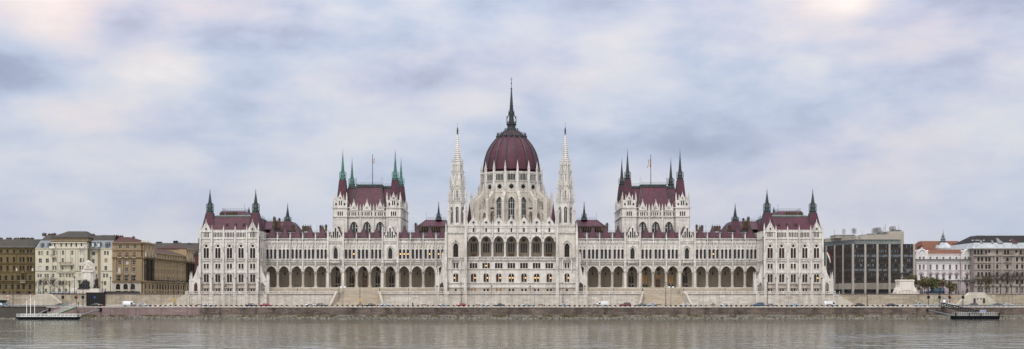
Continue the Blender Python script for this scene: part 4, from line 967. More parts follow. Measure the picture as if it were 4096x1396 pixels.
mb = MB(); x2 = xa-.05; mb.add([(-XW,-55,-.2),(x2,-55,-.2),(x2,-44.75,ROAD-.25),(-XW,-44.75,ROAD-.25),(-XW,-44.75,ROAD+.15),(x2,-44.75,ROAD+.15),(x2,-44.75,-.5)], [(0,1,2,3),(3,2,5,4),(1,6,2)], 'bank_stone')
tag(mb.build('quay_slope'), 'dark sloping stone bank left of the pink quay wall', 'quay bank')
# kerb stones along the edge, each with a scupper between
mb = MB(); x = px(590, -44)
while x < px(4120, -44): mb.box(x, x+.85, -44.9, -44.4, ROAD+.14, ROAD+.34, 'kerb_stone'); x += 1.75
struct('kerb', mb)
# loose stone at the foot of the quay
def riprap():
    mb = MB(); rr = random.Random(5)
    for x0, x1, n in ((px(-20,-55), px(4120,-55), 13000),):
        for i in range(n):
            x = rr.uniform(x0, x1); f = rr.random()**1.15; y = -46.0-13.2*f; z = .78*(1-f)-.18*f+rr.uniform(-.06,.1); r = rr.uniform(.14,.36)*(1 if rr.random() < .93 else 1.7)
            pts = [Vector((rr.gauss(0,1),rr.gauss(0,1),rr.gauss(0,1))) for _ in range(6)]; b = []
            for d in ((1,0,0),(-1,0,0),(0,1,0),(0,-1,0),(0,0,1),(0,0,-1)):
                v = Vector(d)*r*rr.uniform(.6,1.15)+Vector((rr.uniform(-.2,.2),rr.uniform(-.2,.2),rr.uniform(-.15,.15)))*r; b.append((x+v.x*1.1, y+v.y, z+v.z*.9))
            mb.add(b, [(0,2,4),(2,1,4),(1,3,4),(3,0,4),(2,0,5),(1,2,5),(3,1,5),(0,3,5)], ('riprap','riprap','riprap_pale','riprap_dark')[rr.randrange(4)])
    mb.add([(px(-200,-50),-45.3,.85),(px(4300,-50),-45.3,.85),(px(4300,-50),-61,-.5),(px(-200,-50),-61,-.5)], [(0,1,2,3)], 'riprap_dark')
    struct('riprap_stones', mb, 'stuff')
plain('riprap_pale', (.20,.185,.155), .9, var=.3); plain('riprap_dark', (.04,.035,.027), .9, var=.4)
riprap()
def weeds():
    mb = MB(); rr = random.Random(9)
    cl = [rr.uniform(px(300,-47), px(3700,-47)) for _ in range(90)] + [px(p,-47) for p in (330,345,360,372,1068,1238,1240,1330,1420,1530,1536,1620,2000,2190,2265,2455,2465,2770,2790)]*2
    for x in cl:
        for i in range(rr.randint(5, 26)):
            a = x+rr.gauss(0,.9); y = -46.2-rr.random()*2.2; h = rr.uniform(.3,1.0); t = rr.uniform(-.3,.3); q = .12
            mb.add([(a-q,y,.55),(a+q,y+.05,.55),(a+t+q,y-.1,.55+h),(a+t-q,y-.1,.6+h*.9)], [(0,1,2,3)], ('weed','leaf_olive','leaf_brown')[rr.randrange(3)])
    struct('bank_weeds', mb, 'stuff')
weeds()
# upper embankment walls either side of the parliament
def long_wall(x0, x1, label):
    mb = MB(); mb.box(x0, x1, -17.0, -15.6, ROAD-.2, UP-.1, 'embankment_stone'); mb.box(x0, x1, -17.2, -15.6, UP-.1, UP+.12, 'quay_stone_pink'); mb.box(x0, x1, -17.12, -15.6, ROAD-.2, ROAD+.75, 'terrace_stone')
    return tag(mb.build('embankment_wall'), label, 'embankment wall')
TX0, TX1 = px(745, -18), px(3346, -18)
long_wall(px(-300,-17), TX0+.5, 'tan stone embankment wall below the left city houses'); long_wall(TX1-.5, px(4400,-17), 'tan stone embankment wall below the equestrian statue')
# terrace of the parliament
def terrace():
    root = thing('terrace', (0, -17, ROAD), 'pale stone terrace wall with balustrade and two stairways along the parliament front', 'terrace wall')
    zt, zb = UP+.9, UP
    stairs = [(px(1350,-17), px(1514,-17)), (px(2576,-17), px(2738,-17))]
    def seg(x0, x1, Y):
        mb = MB(); mb.box(x0, x1, Y, 0, ROAD-.2, UP-.12, 'terrace_stone'); mb.box(x0, x1, Y-.25, -.5, UP-.12, UP+.06, 'quay_stone_pink'); mb.box(x0, x1, Y-.12, Y+.3, ROAD-.2, ROAD+.7, 'limestone_old')
        mb.build('wall', root)
        n = max(1, round((x1-x0)/5.05)); F = Fr((0, Y, 0), (1,0,0), (0,-1,0), 1, 1)
        for i in range(n):
            a, b = x0+(x1-x0)*i/n, x0+(x1-x0)*(i+1)/n; g = MB(); balus(g, F, a+.35, b-.35, UP+1.15, UP+.06, .1, 'limestone', .62, .35, .36); g.build('balustrade', root)
            g = MB(); g.box(a-.35, a+.35, Y-.15, Y+.35, UP+.06, UP+1.18, 'limestone'); g.build('pedestal', root)
    xs = [(TX0, px(1068,-18), -18.2), (px(1068,-18), stairs[0][0], -16.9), (stairs[0][1], px(1742,-18), -16.9), (px(1742,-18), px(2350,-18), -18.2), (px(2350,-18), stairs[1][0], -16.9), (stairs[1][1], px(3026,-18), -16.9), (px(3026,-18), TX1, -18.2)]
    for a, b, Y in xs: seg(a, b, Y)
    # rusticated corner piers on the wall, and buttress feet in line with the building's
    for p in (752, 800, 846, 893, 939, 985, 1030, 1062, 1750, 1784, 1862, 2229, 2307, 2342, 3030, 3062, 3107, 3153, 3200, 3246, 3292, 3338):
        x = px(p, -18); mb = MB(); mb.box(x-.75, x+.75, -18.5, -18.0, ROAD-.2, UP-.13, 'terrace_stone'); mb.build('wall_pier', root)
    for x0, x1 in stairs:
        mb = MB(); n = 40; m2 = 28                                     # lower flight, landing, upper flight to the gallery
        for i in range(m2):
            z1 = ROAD+(UP-ROAD)*(i+1)/m2; e = max(0, 1.6-i*.15) if i < 11 else 0; mb.box(x0-e, x1+e, -21.0+i*.36, -21.0+(i+1)*.36 if i < m2-1 else -6, ROAD-.2, z1, 'steps_stone')
        mb.build('lower_stair', root); mb = MB()
        for i in range(16): mb.box(x0+1.2, x1-1.2, -6.0+i*.29, -1.15, UP-.02, UP+(GALL-UP)*(i+1)/16, 'steps_stone')
        mb.build('upper_stair', root)
        for s, x in ((-1, x0), (1, x1)):
            mb = MB(); xo = x+s*1.9
            P = [(x,-17.0,UP+1.15),(x+s*.8,-17.0,UP+1.15),(xo+s*.8,-21.6,ROAD+.75),(xo,-21.6,ROAD+.75),(x,-17.0,ROAD),(x+s*.8,-17.0,ROAD),(xo+s*.8,-21.6,ROAD-.1),(xo,-21.6,ROAD-.1)]
            mb.add(P, [(0,1,2,3),(3,2,6,7),(0,3,7,4),(1,5,6,2),(0,4,5,1)], 'limestone_old'); mb.box(x if s > 0 else x-.4, x+.4 if s > 0 else x, -16.9, -8.6, UP, UP+1.15, 'limestone'); mb.build('stair_parapet', root)
            mb = MB(); mb.box(x-.1 if s > 0 else x-.65, x+.65 if s > 0 else x+.1, -8.6, -1.4, UP, UP+1.15, 'limestone'); mb.build('stair_parapet', root)
        mb = MB()
        for i in range(34): x = x0+.8+(x1-x0-1.6)*i/33; mb.bar((x,-8.4,UP),(x,-8.4,UP+1.5),.035,'grey_steel')
        for z in (.25, 1.4): mb.bar((x0+.8,-8.4,UP+z),(x1-.8,-8.4,UP+z),.04,'grey_steel')
        tag(mb.build('crowd_barrier'), 'grey steel barrier across the head of the %s stairway' % ('left' if x0 < 0 else 'right'), 'barrier', 'barriers across the terrace stairways')
    for s, x in ((-1, TX0), (1, TX1)):                                 # ramp stairs at both ends
        mb = MB(); L = 8.3*(1 if s > 0 else 1.0)
        P = [(x,-18.4,UP+.1),(x+s*L,-18.4,ROAD+.5),(x+s*(L+.6),-18.4,ROAD-.1),(x,-18.4,ROAD-.1)]
        mb.add(P+[(a,-16.9,c) for a,_,c in P], [(0,1,2,3),(4,5,6,7),(0,1,5,4),(1,2,6,5),(0,3,7,4)], 'ramp_stone'); mb.build('ramp_wall', root)
terrace()
# trapezoid ramp stairs set against the long walls
def ramp_block(p0, p1, q0, q1, vt, label, doors=False):
    Y = -19.4; root = thing('stair_block', (px((p0+p1)/2,Y), Y, ROAD), label, 'stone stairway'); mb = MB(); F = pf(Y); off = AX
    poly = [(p0-off, 1222.5), (q0-off, vt), (q1-off, vt), (p1-off, 1222.5)]; prism(mb, F, poly, -2.4, 0, 'ramp_stone')
    for a, b in ((0,1),(1,2),(2,3)): mb.bar(F.p(*poly[a],-.2), F.p(*poly[b],-.2), .22, 'limestone')
    mb.build('wall', root)
    if doors:
        for c in (3898, 3936): d = MB(); fbox(d, F, c-off-4.5, c-off+4.5, 1193, 1213, -.1, .06, 'frame_dark'); d.build('door', root)
        for c in (3911, 3924): d = MB(); fbox(d, F, c-off-3.2, c-off+3.2, 1193, 1198, -.1, .06, 'frame_dark'); d.build('window', root)
ramp_block(84, 253, 148, 200, 1177, 'trapezoid pale stone stairway against the wall below the cream house')
ramp_block(3826, 3996, 3878, 3936, 1171, 'trapezoid pale stone stairway with two dark doors in its face', True)
# black hoarding box over the underpass mouth
def hoarding():
    Y = -18.2; mb = MB(); x0, x1 = px(346,Y), px(416,Y); mb.box(x0, x1, Y, -15, ROAD, zz(1171,Y), 'black_iron'); n = 9
    for i in range(n+1): x = x0+(x1-x0)*i/n; mb.box(x-.06, x+.06, Y-.05, Y, ROAD, zz(1171,Y), 'frame_dark')
    mb.box(x0-.15, x1+.15, Y-.15, -15, zz(1171,Y), zz(1169.5,Y), 'black_iron')
    tag(mb.build('site_hoarding'), 'tall black hoarding box in the embankment wall below the white monument', 'hoarding')
    mb = MB(); Y = -14.5; mb.box(px(416,Y), px(560,Y), Y, Y+.2, UP, UP+1.15, 'frame_dark'); 
    for p in range(420, 560, 14): mb.box(px(p,Y)-.05, px(p,Y)+.05, Y-.1, Y, UP, UP+1.2, 'black_iron')
    tag(mb.build('site_fence'), 'low black solid fence along the wall top below the tan corner house', 'fence')
    mb = MB(); Y = -17.3; mb.box(px(-40,Y), px(24,Y), Y, Y+.5, ROAD, ROAD+2.6, 'black_iron'); mb.box(px(-40,Y), px(26,Y), Y-.1, Y+.4, ROAD+2.6, ROAD+2.95, 'limestone_old'); tag(mb.build('underpass_mouth'), 'dark underpass opening in the wall at the picture edge', 'underpass')  # solid black box stands for the shade inside the opening
hoarding()
# ================================================================ houses either side
def glass_pick(r, opts): 
    t = r.random(); s = 0
    for g, w in opts:
        s += w
        if t < s: return g
    return opts[0][0]
class House:
    def __init__(s, name, label, base_px, Y, cat='apartment building'):
        s.Y = Y; s.root = thing(name, (px(base_px,Y), Y, UP), label, cat); s.F = pf(Y); s.mb = MB(); s.todo = []; s.r = random.Random(hash_s(label))
    def row(s, u0, u1, vt, vb, cols, w, t, b, m, shape='rect', F=None, d=0.0, glass=None, trim=None, frame='frame_white', mu=2, rev=.35, H=None, mv=2, k=None):
        F = F or s.F; ops = [Op(c, w, t, b, shape, H) for c in cols]
        wallrow(s.mb, F, u0, u1, vt, vb, ops, m, rev, d=d)
        for o in ops:
            s.todo.append((F, o, d-rev*.8, glass, frame, mu, mv))
            if trim:
                dn = 1 if b > t else -1; e = .16*w
                hood(s.mb, F, o, e, .12, trim, d); fbox(s.mb, F, o.c-w*.66, o.c+w*.66, b, b+dn*.25/abs(F.kv), d, d+.2, trim)
    def band(s, u0, u1, v, t, d, m, F=None): fbox(s.mb, F or s.F, u0, u1, v, v+t, -.1, d, m)
    def balcony(s, c, hw, v, m='black_iron', F=None, d=1.0):
        F = F or s.F; mb = MB(); t = 1/abs(F.kv); dn = 1 if F.kv < 0 else -1
        fbox(mb, F, c-hw, c+hw, v, v+dn*.22*t, 0, d, 'limestone_old'); fbox(mb, F, c-hw, c+hw, v-dn*1.0*t, v-dn*.92*t, d-.12, d, m)
        n = max(3, int(2*hw*abs(F.ku)/.3))
        for i in range(n+1): u = c-hw+2*hw*i/n; q = .04/abs(F.ku); fbox(mb, F, u-q, u+q, v-dn*.95*t, v, d-.08, d-.02, m)
        mb.build('balcony', s.root)
    def done(s, opts):
        s.mb.build('wall', s.root)
        for F, o, d, g, fr, mu, mv in s.todo: window(F, [o], s.root, d, g or glass_pick(s.r, opts), fr, mu, mv, .09)
    def chimneys(s, L, m='chimney_brick'):
        for p, v0, v1, w, Y in L: chim(s.root, px(p,Y), Y, zz(v1,Y), zz(v0,Y), w, m)
def hash_s(t): return sum((i+1)*ord(c) for i, c in enumerate(t)) % 9973
def chim(root, x, y, z0, z1, w, m='chimney_brick'):
    mb = MB(); mb.box(x-w/2,x+w/2,y-.5,y+.5,z0,z1,m); mb.box(x-w/2-.1,x+w/2+.1,y-.6,y+.6,z1,z1+.18,m)
    for i in range(max(1, int(w/.8))): mb.lathe(x-w/2+(i+.5)*w/max(1, int(w/.8)), y, [(z1+.18,.14),(z1+.6,.12)], 6, 'roof_dark')
    mb.build('chimney', root)
O = lambda L: [p-AX for p in L]
DARKW = [('glass', .8), ('glass_blue', .2)]
def brown_house():
    Y = 32; h = House('apartment_house', 'dark olive brown terraced house with grey roof at the picture edge', 60, Y); u0, u1 = -60-AX, 141-AX; F = h.F; mb = h.mb; m = 'stucco_brown'
    c = O([-45,-20,5,30,56,82,94,112,124]); c4 = O([-45,-20,5,30,56,82,94,112,124])
    h.row(u0,u1,989,1015,c,9,999.5,1011,m,frame='frame_dark'); h.row(u0,u1,1015,1052,c4,8,1028,1048,m,'round',trim=m,frame='frame_brown',mu=1)
    h.row(u0,u1,1052,1088,c4,9,1063,1082.5,m,trim=m,frame='frame_brown'); c5 = O([-45,-20,0,24,50,74,94,120]); h.row(u0,u1,1088,1132,c5,10,1102,1121,m,trim=m,frame='frame_brown')
    h.row(u0,u1,1132,1160,c5,10,1138,1157,m,frame='frame_brown'); h.row(u0,u1,1160,1176,O([-20,16,75,118]),15,1165,1175,m,'round',frame='frame_dark')
    for v, t, d in ((989,2.5,.7),(1011.5,2,.4),(1052,2,.5),(1055,1.2,.3),(1088,2,.3),(1122,2.5,.6),(1131,1.6,.3)): h.band(u0,u1,v,t,d,m)
    h.band(u0,u1,986.5,2.5,.9,'zinc_blue')
    for c_ in O([66,138]): fbox(mb,F,c_-1,c_+1,990,1172,0,.25,m)
    h.balcony(94-AX, 10, 1129, 'limestone_old'); g = MB(); gable_poly = [(84-AX,1092),(94-AX,1082),(104-AX,1092)]; prism(g,F,gable_poly,0,.7,m)
    for e in (-8, 8): fbox(g,F,94-AX+e-1.2,94-AX+e+1.2,1092,1127,0,.7,m)
    g.build('aedicule', h.root)
    for c_ in (67, 131): g = MB(); fbox(g,F,c_-AX-3,c_-AX+3,1075,1084,0,.3,'limestone'); prism(g,F,[(c_-AX-3,1075),(c_-AX,1072),(c_-AX+3,1075)],0,.3,'limestone'); g.build('coat_of_arms', h.root)
    mb.box(px(-60,Y),px(140.5,Y),Y+.5,Y+18,UP,zz(989,Y),m); h.done(DARKW)
    r = MB(); r.frust((px(-60,Y),px(141,Y),Y-.4,Y+20), zz(988,Y), (px(-60,Y),px(139,Y),Y+7,Y+13), zz(957,Y+7), 'roof_grey'); r.build('roof', h.root)
    h.chimneys([(3,953,962,1.4,Y+9),(36,953,962,2.2,Y+9),(78,954,963,5,Y+9),(93,953,962,1.6,Y+9),(111,953,962,1.4,Y+9),(128,953,962,1.4,Y+9)])
def cream_house():
    Y = 30; h = House('apartment_house', 'tall cream apartment house with hipped grey roof behind the white monument', 290, Y); F = h.F; mb = h.mb; m = 'stucco_cream'; k = kk(Y)
    pick = [('glass',.55),('glass_blue',.2),('blind_white',.17),('blind_orange',.05),('blind_brown',.03)]
    a0,a1,b0,b1,c0,c1,e0,e1 = O([141,213,213,353,353,404,404,449])
    L = O([155,165,190]); 
    h.row(a0,a1,994,1022,O([157,168,190]),8,1004,1021,m); h.row(a0,a1,1022,1056,O([161,189]),12,1034,1051,m); h.row(a0,a1,1056,1086,O([160,188]),12,1064,1081,m)
    h.row(a0,a1,1086,1113,O([153,163,181,191]),7.5,1095,1110,m); h.row(a0,a1,1113,1145,O([160,184]),9.5,1124,1141,m); h.row(a0,a1,1145,1174,O([158,183]),9.5,1155,1169,m)
    d = 1.3; m2 = m
    fbox(mb,F,b0,b1,968,972,-.5,d+.6,m); h.row(b0,b1,970,994,O([223,249,269,289,309,330]),6.5,973,988,m,'rect',d=d,mu=1)
    h.row(b0,b1,994,1022,O([220,231,256,293,328,339]),8,1003,1020,m,d=d); h.row(b0,b1,1022,1056,O([219,230,255,293,327,339]),8,1033,1050,m,d=d)
    h.row(b0,b1,1056,1086,O([217,228,254,291,325,337]),8,1063,1080,m,d=d); h.row(b0,b1,1086,1117,O([217,246,258,271,283,295,324]),8.5,1095,1110,m,d=d); h.row(b0,b1,1117,1146,O([215,244,257,270,282,294,322]),8,1123,1140,m,d=d); h.row(b0,b1,1146,1174,O([180+35,243,268,300,322]),9,1154,1170,m,'round',d=d)
    h.row(c0,c1,994,1022,O([369,394]),13,1007,1023-2,m,d=-1.5); h.row(c0,c1,1022,1056,O([368,392]),10,1036,1053,m,d=-1.5); h.row(c0,c1,1056,1086,O([379,391]),8,1065,1082,m,d=-1.5); h.row(c0,c1,1086,1174,O([380,392]),9,1096,1110,m,d=-1.5)
    h.row(e0,e1,994,1022,O([420,431]),8,1004,1020,m); h.row(e0,e1,1022,1056,O([424]),12,1034,1051,m); h.row(e0,e1,1056,1086,O([423]),11,1064,1081,m); h.row(e0,e1,1086,1117,O([416,428]),8,1094,1110,m); h.row(e0,e1,1117,1146,O([420]),10,1125,1141,m); h.row(e0,e1,1146,1174,O([419]),10,1155,1169,m)
    for a, b, dd in ((a0,a1,.2),(b0,b1,d+.25),(e0,e1,.2)):
        for v, t in ((1081.5,1.6),(992,2.4)): fbox(mb,F,a,b,v,v+t,-.1,dd+.15,m)
    for u in O([233,245,264,284,304,314,341]): fbox(mb,F,u-1.6,u+1.6,1000,1078,d,d+.25,m)
    fbox(mb,F,b0+18,b1-48,1086,1090,d,d+.5,m); prism(mb,F,[(246-AX,1087),(270-AX,1081),(294-AX,1087)],d,d+.5,m)
    for u in O([215,330]): fbox(mb,F,u-12,u+12,986,994,d,d+.9,'limestone')
    for u in (b0,b1): mb.box(px(u+AX,Y)-.1,px(u+AX,Y)+.1,Y-d,Y+1,UP,zz(969,Y),m)
    for u in (c0,e0-.3): mb.box(px(u+AX,Y)-.1,px(u+AX,Y)+.1,Y-.1,Y+1.8,UP,zz(992,Y),m)
    h.balcony(272-AX,28,1058,'brick_red',d=d+1.3); h.balcony(219-AX,9,1027,'black_iron',d=d+1); h.balcony(214-AX,9,1119,'lamp_glass',d=d+1); h.balcony(322-AX,9,1119,'lamp_glass',d=d+1)
    mb.box(px(141.5,Y),px(448.5,Y),Y+2,Y+20,UP,zz(992,Y),m); h.done(pick)
    r = MB(); r.frust((px(141,Y),px(449,Y),Y-.3,Y+20), zz(994,Y), (px(151,Y),px(447,Y),Y+3,Y+17), zz(962,Y+3), 'zinc_blue'); r.frust((px(151,Y),px(447,Y),Y+3,Y+17), zz(962,Y+3), (px(158,Y),px(440,Y),Y+8,Y+12), zz(941,Y+8), 'roof_grey')
    yb = Y-1.6
    r.box(px(211,Y),px(356,Y),yb,Y+14,zz(966,Y),zz(953,Y),'stucco_tan'); r.box(px(208,Y),px(359,Y),yb-.6,Y+14.5,zz(953,Y),zz(950,Y),'roof_grey'); r.box(px(209,Y),px(357,Y),yb-.3,Y+14,zz(968.5,Y),zz(966,Y),'roof_dark')
    r.frust((px(208,Y),px(359,Y),yb-.6,Y+14.5), zz(950,Y), (px(256,Y),px(326,Y),Y+5,Y+8), zz(925,Y+5), 'roof_grey'); r.build('roof', h.root)
    for p, w in ((167,8.5),(194,8.5),(372,11),(395,12),(428,15)):
        g = MB(); fbox(g,F,p-AX-w/2,p-AX+w/2,972 if p < 300 else 967,989 if p < 300 else 990,-1.6,.15,'zinc_blue'); hood(g,F,Op(p-AX,w*.8,970 if p < 300 else 965,985,'round'),w*.14,.35,'zinc'); fbox(g,F,p-AX-w*.33,p-AX+w*.33,974,987,.15,.22,'blind_white' if p in (372,395) else 'glass_blue'); fbox(g,F,p-AX-.5,p-AX+.5,974,987,.22,.26,'frame_white'); g.build('dormer', h.root)
    h.chimneys([(177,935,945,1.6,Y+9),(203,937,943,2.4,Y+9),(218,935,943,1.2,Y+9),(369,946,952,3.6,Y+8),(373,938,946,1.2,Y+8),(415,944,955,2.0,Y+8),(434,945,955,3.0,Y+8)])
def tan_house():
    Y = 30; h = House('apartment_house', 'tan corner house with arcaded ground floor and long sooty ochre side', 540, Y); F = h.F; mb = h.mb; k = kk(Y); m = 'stucco_tan'
    u0, u1 = O([449, 570]); XR = u1*k
    pick = [('glass',.6),('glass_blue',.2),('blind_white',.12),('blind_brown',.05),('blind_orange',.03)]
    c = O([480.5,508,536.5]); ms = 'limestone_old'
    h.row(u0,u1,970,1000,O([481,510,540]),11,979,994,m); h.row(u0,u1,1000,1030,O([479,508,537]),11.5,1010,1029,m,glass='blind_brown'); h.row(u0,u1,1030,1064,O([478,508,536]),11.5,1043,1058,m,trim=m); h.row(u0,u1,1064,1100,O([476,506,535]),11,1070,1094,m,mv=3); h.row(u0,u1,1100,1126,O([475,505,534]),12,1102,1124,m); h.row(u0,u1,1126,1174,O([472,502,531]),18,1135,1174,ms,'round',mu=2,mv=3,frame='frame_dark')
    for v, t, d in ((970,3,.8),(999,2,.5),(1027,2.6,.9),(1031,1.6,.5),(1123,3,.8),(1127,1.5,.4)): fbox(mb,F,u0,u1+d/k,v,v+t,-.1,d,m)
    for u in O([462,491,521,551,566]): fbox(mb,F,u-3.2,u+3.2,1036,1122,0,.4,m)
    fbox(mb,F,u1-26,u1-1,1036,1122,0,.5,m)
    for q in O([476,506,535]): h.balcony(q,8.5,1096,'limestone_old',d=.8); h.balcony(q,8,1124,'black_iron',d=.7)
    for q in O([472,502,531]): fbox(mb,F,q-9.5,q+9.5,1158,1163,-.2,.3,ms)
    for q in O([480,508,537]): h.balcony(q,8.5,1030,'black_iron',d=.9)
    # the side street facade, in metres along the street
    G = Fr((XR, Y, 0), (0,1,0), (1,0,0), 1, 1); z = lambda v: zz(v, Y); Lg = 82.0; e1, e2 = 15.5, Lg-13.5; mo = 'stucco_ochre'
    def sides(a, b, n, vt, vb, t, bt, w, mm, d, shape='rect', **kw):
        h.row(a,b,z(vt),z(vb),[a+(b-a)*(i+.5)/n for i in range(n)],w,z(t),z(bt),mm,shape,F=G,d=d,**kw)
    for a, b, n, d, hi in ((0,e1,3,.7,1),(e1,e2,12,0,0),(e2,Lg,3,.7,1)):
        soot = 'stucco_soot' if hi else mo
        if hi: sides(a,b,n,970,1000,979,994,1.3,mo,d)
        sides(a,b,n,1000 if hi else 1004,1030,1010,1025,1.3,mo,d); sides(a,b,n,1030,1064,1040,1056,1.3,mo if not hi else soot,d,trim=None if hi else mo); sides(a,b,n,1064,1100,1070,1088,1.3,mo if not hi else soot,d); sides(a,b,n,1100,1124,1103,1120,1.3,mo if not hi else soot,d)
        sides(a,b,n,1124,1158,1134,1156,2.0 if hi else 2.4,mo,d,'round',frame='frame_dark'); sides(a,b,n,1158,1174,1162,1173,1.4,mo,d,frame='frame_dark')
        for v, t, dd in ((1027,2.6,1.0),(1032,2.2,.6),(1123,2.4,1.0)): fbox(mb,G,a-(.7 if a == 0 else 0),b,z(v),z(v+t),-.1,d+dd,mo if v > 1100 else m)
        fbox(mb,G,a,b,z(1003 if not hi else 970),z(1006 if not hi else 973),-.1,d+.7,mo)
        for i in range(n+1):
            u = a+(b-a)*i/n
            if hi:
                if 0 < i < n or a > 0: mb.lathe(*G.p(max(a+.4,min(b-.4,u)),0,d+.35).xy,[(z(1122),.5),(z(1040),.42),(z(1036),.62)],8,soot)
                q = G.p(max(a+.5,min(b-.5,u)),0,d+.5); mb.lathe(q.x,q.y,[(z(1027),.35),(z(1022),.5),(z(1016),.3),(z(1012),.36),(z(1008),.05)],6,'limestone_old')
            else: fbox(mb,G,u-.35,u+.35,z(1122),z(1036),0,.3,mo)
        fbox(mb,G,a,b,z(1118),z(1117),d+.9,d+1.0,'black_iron')
        for i in range(int((b-a)/.5)): fbox(mb,G,a+.5*i,a+.5*i+.08,z(1124),z(1117.5),d+.9,d+.98,'black_iron')
    mb.box(XR-20, XR-.5, Y+.7, Y+Lg, UP, z(1000), m); mb.box(px(449.5,Y), XR-.5, Y+.7, Y+18, UP, z(971), m); mb.box(XR-.5,XR+.7,Y,Y+.4,UP,z(970),m)
    for a in (e1, e2, Lg): mb.box(XR-3, XR+.69, Y+a-.2, Y+a, UP, z(970), mo)
    mb.box(XR-12,XR,Y+e2,Y+Lg-.2,z(1000),z(971),mo)
    h.done(pick)
    r = MB(); x0, x1 = px(449,Y), XR
    r.frust((x0,x1+.9,Y-.6,Y+17), z(970), (x0+2,x1-8,Y+6,Y+11), zz(948,Y+6), 'roof_maroon'); r.frust((x1-16,x1+.6,Y+15,Y+Lg-12), z(1003), (x1-9,x1-8,Y+15,Y+Lg-12), z(978), 'roof_maroon'); r.frust((x1-15,x1+1,Y+e2-.5,Y+Lg), z(970), (x1-8,x1-6,Y+e2+4,Y+Lg-4), z(955), 'roof_maroon'); r.build('roof', h.root)
    for p in (570, 600): 
        g = MB(); q = (px(p,Y), Y+ (0 if p < 580 else 6)); g.lathe(px(570,Y)+.2, q[1]+.4, [(z(970),.9),(z(966),1.1),(z(963),.5),(z(960),.6),(z(957),.05)], 8, 'limestone'); g.build('roof_urn', h.root)
    h.chimneys([(462,943,955,2.2,Y+8),(478,945,955,3.2,Y+8),(534,948,956,.9,Y+8)],'brick_red')
def behind_left():
    Y = 150; h = House('apartment_house', 'grey roofed house rising behind the tan corner house', 700, Y); F = h.F; m = 'stucco_ochre'
    h.row(O([600])[0],O([792])[0],1000,1050,O([625,660,700,740,775]),7,1015,1035,m); h.row(O([600])[0],O([792])[0],1050,1180,O([625,660,700,740,775]),7,1062,1085,m); h.mb.box(px(600,Y),px(792,Y),Y+.6,Y+20,UP,zz(1000,Y),m); h.done(DARKW)
    r = MB(); r.frust((px(585,Y),px(800,Y),Y-.5,Y+24), zz(1001,Y), (px(600,Y),px(785,Y),Y+9,Y+13), zz(972,Y+9), 'roof_grey'); r.build('roof', h.root)
    h.chimneys([(636,969,978,3,Y+10),(702,965,978,2.4,Y+10),(711,972,978,3.4,Y+10),(756,974,982,1.4,Y+8),(768,978,986,1.6,Y+8),(778,980,988,1.6,Y+8)],'roof_dark')
    Y = 128; h = House('apartment_house', 'small red brick house front beside the left end of the parliament', 778, Y); F = h.F; m = 'brick_red'; a, b = O([764,774])
    h.row(a,b,1020,1048,O([767,771]),6,1033,1047,m,'round'); h.row(a,b,1048,1180,O([767,771]),6,1056,1074,m); fbox(h.mb,F,a,b,1018,1021,0,.5,m); h.mb.box(px(764,Y),px(774,Y),Y+.5,Y+14,UP,zz(1020,Y),m); h.done(DARKW)
    r = MB(); r.frust((px(762,Y),px(775,Y),Y-.4,Y+14), zz(1019,Y), (px(766,Y),px(773,Y),Y+6,Y+8), zz(1004,Y+6), 'roof_grey'); r.build('roof', h.root)
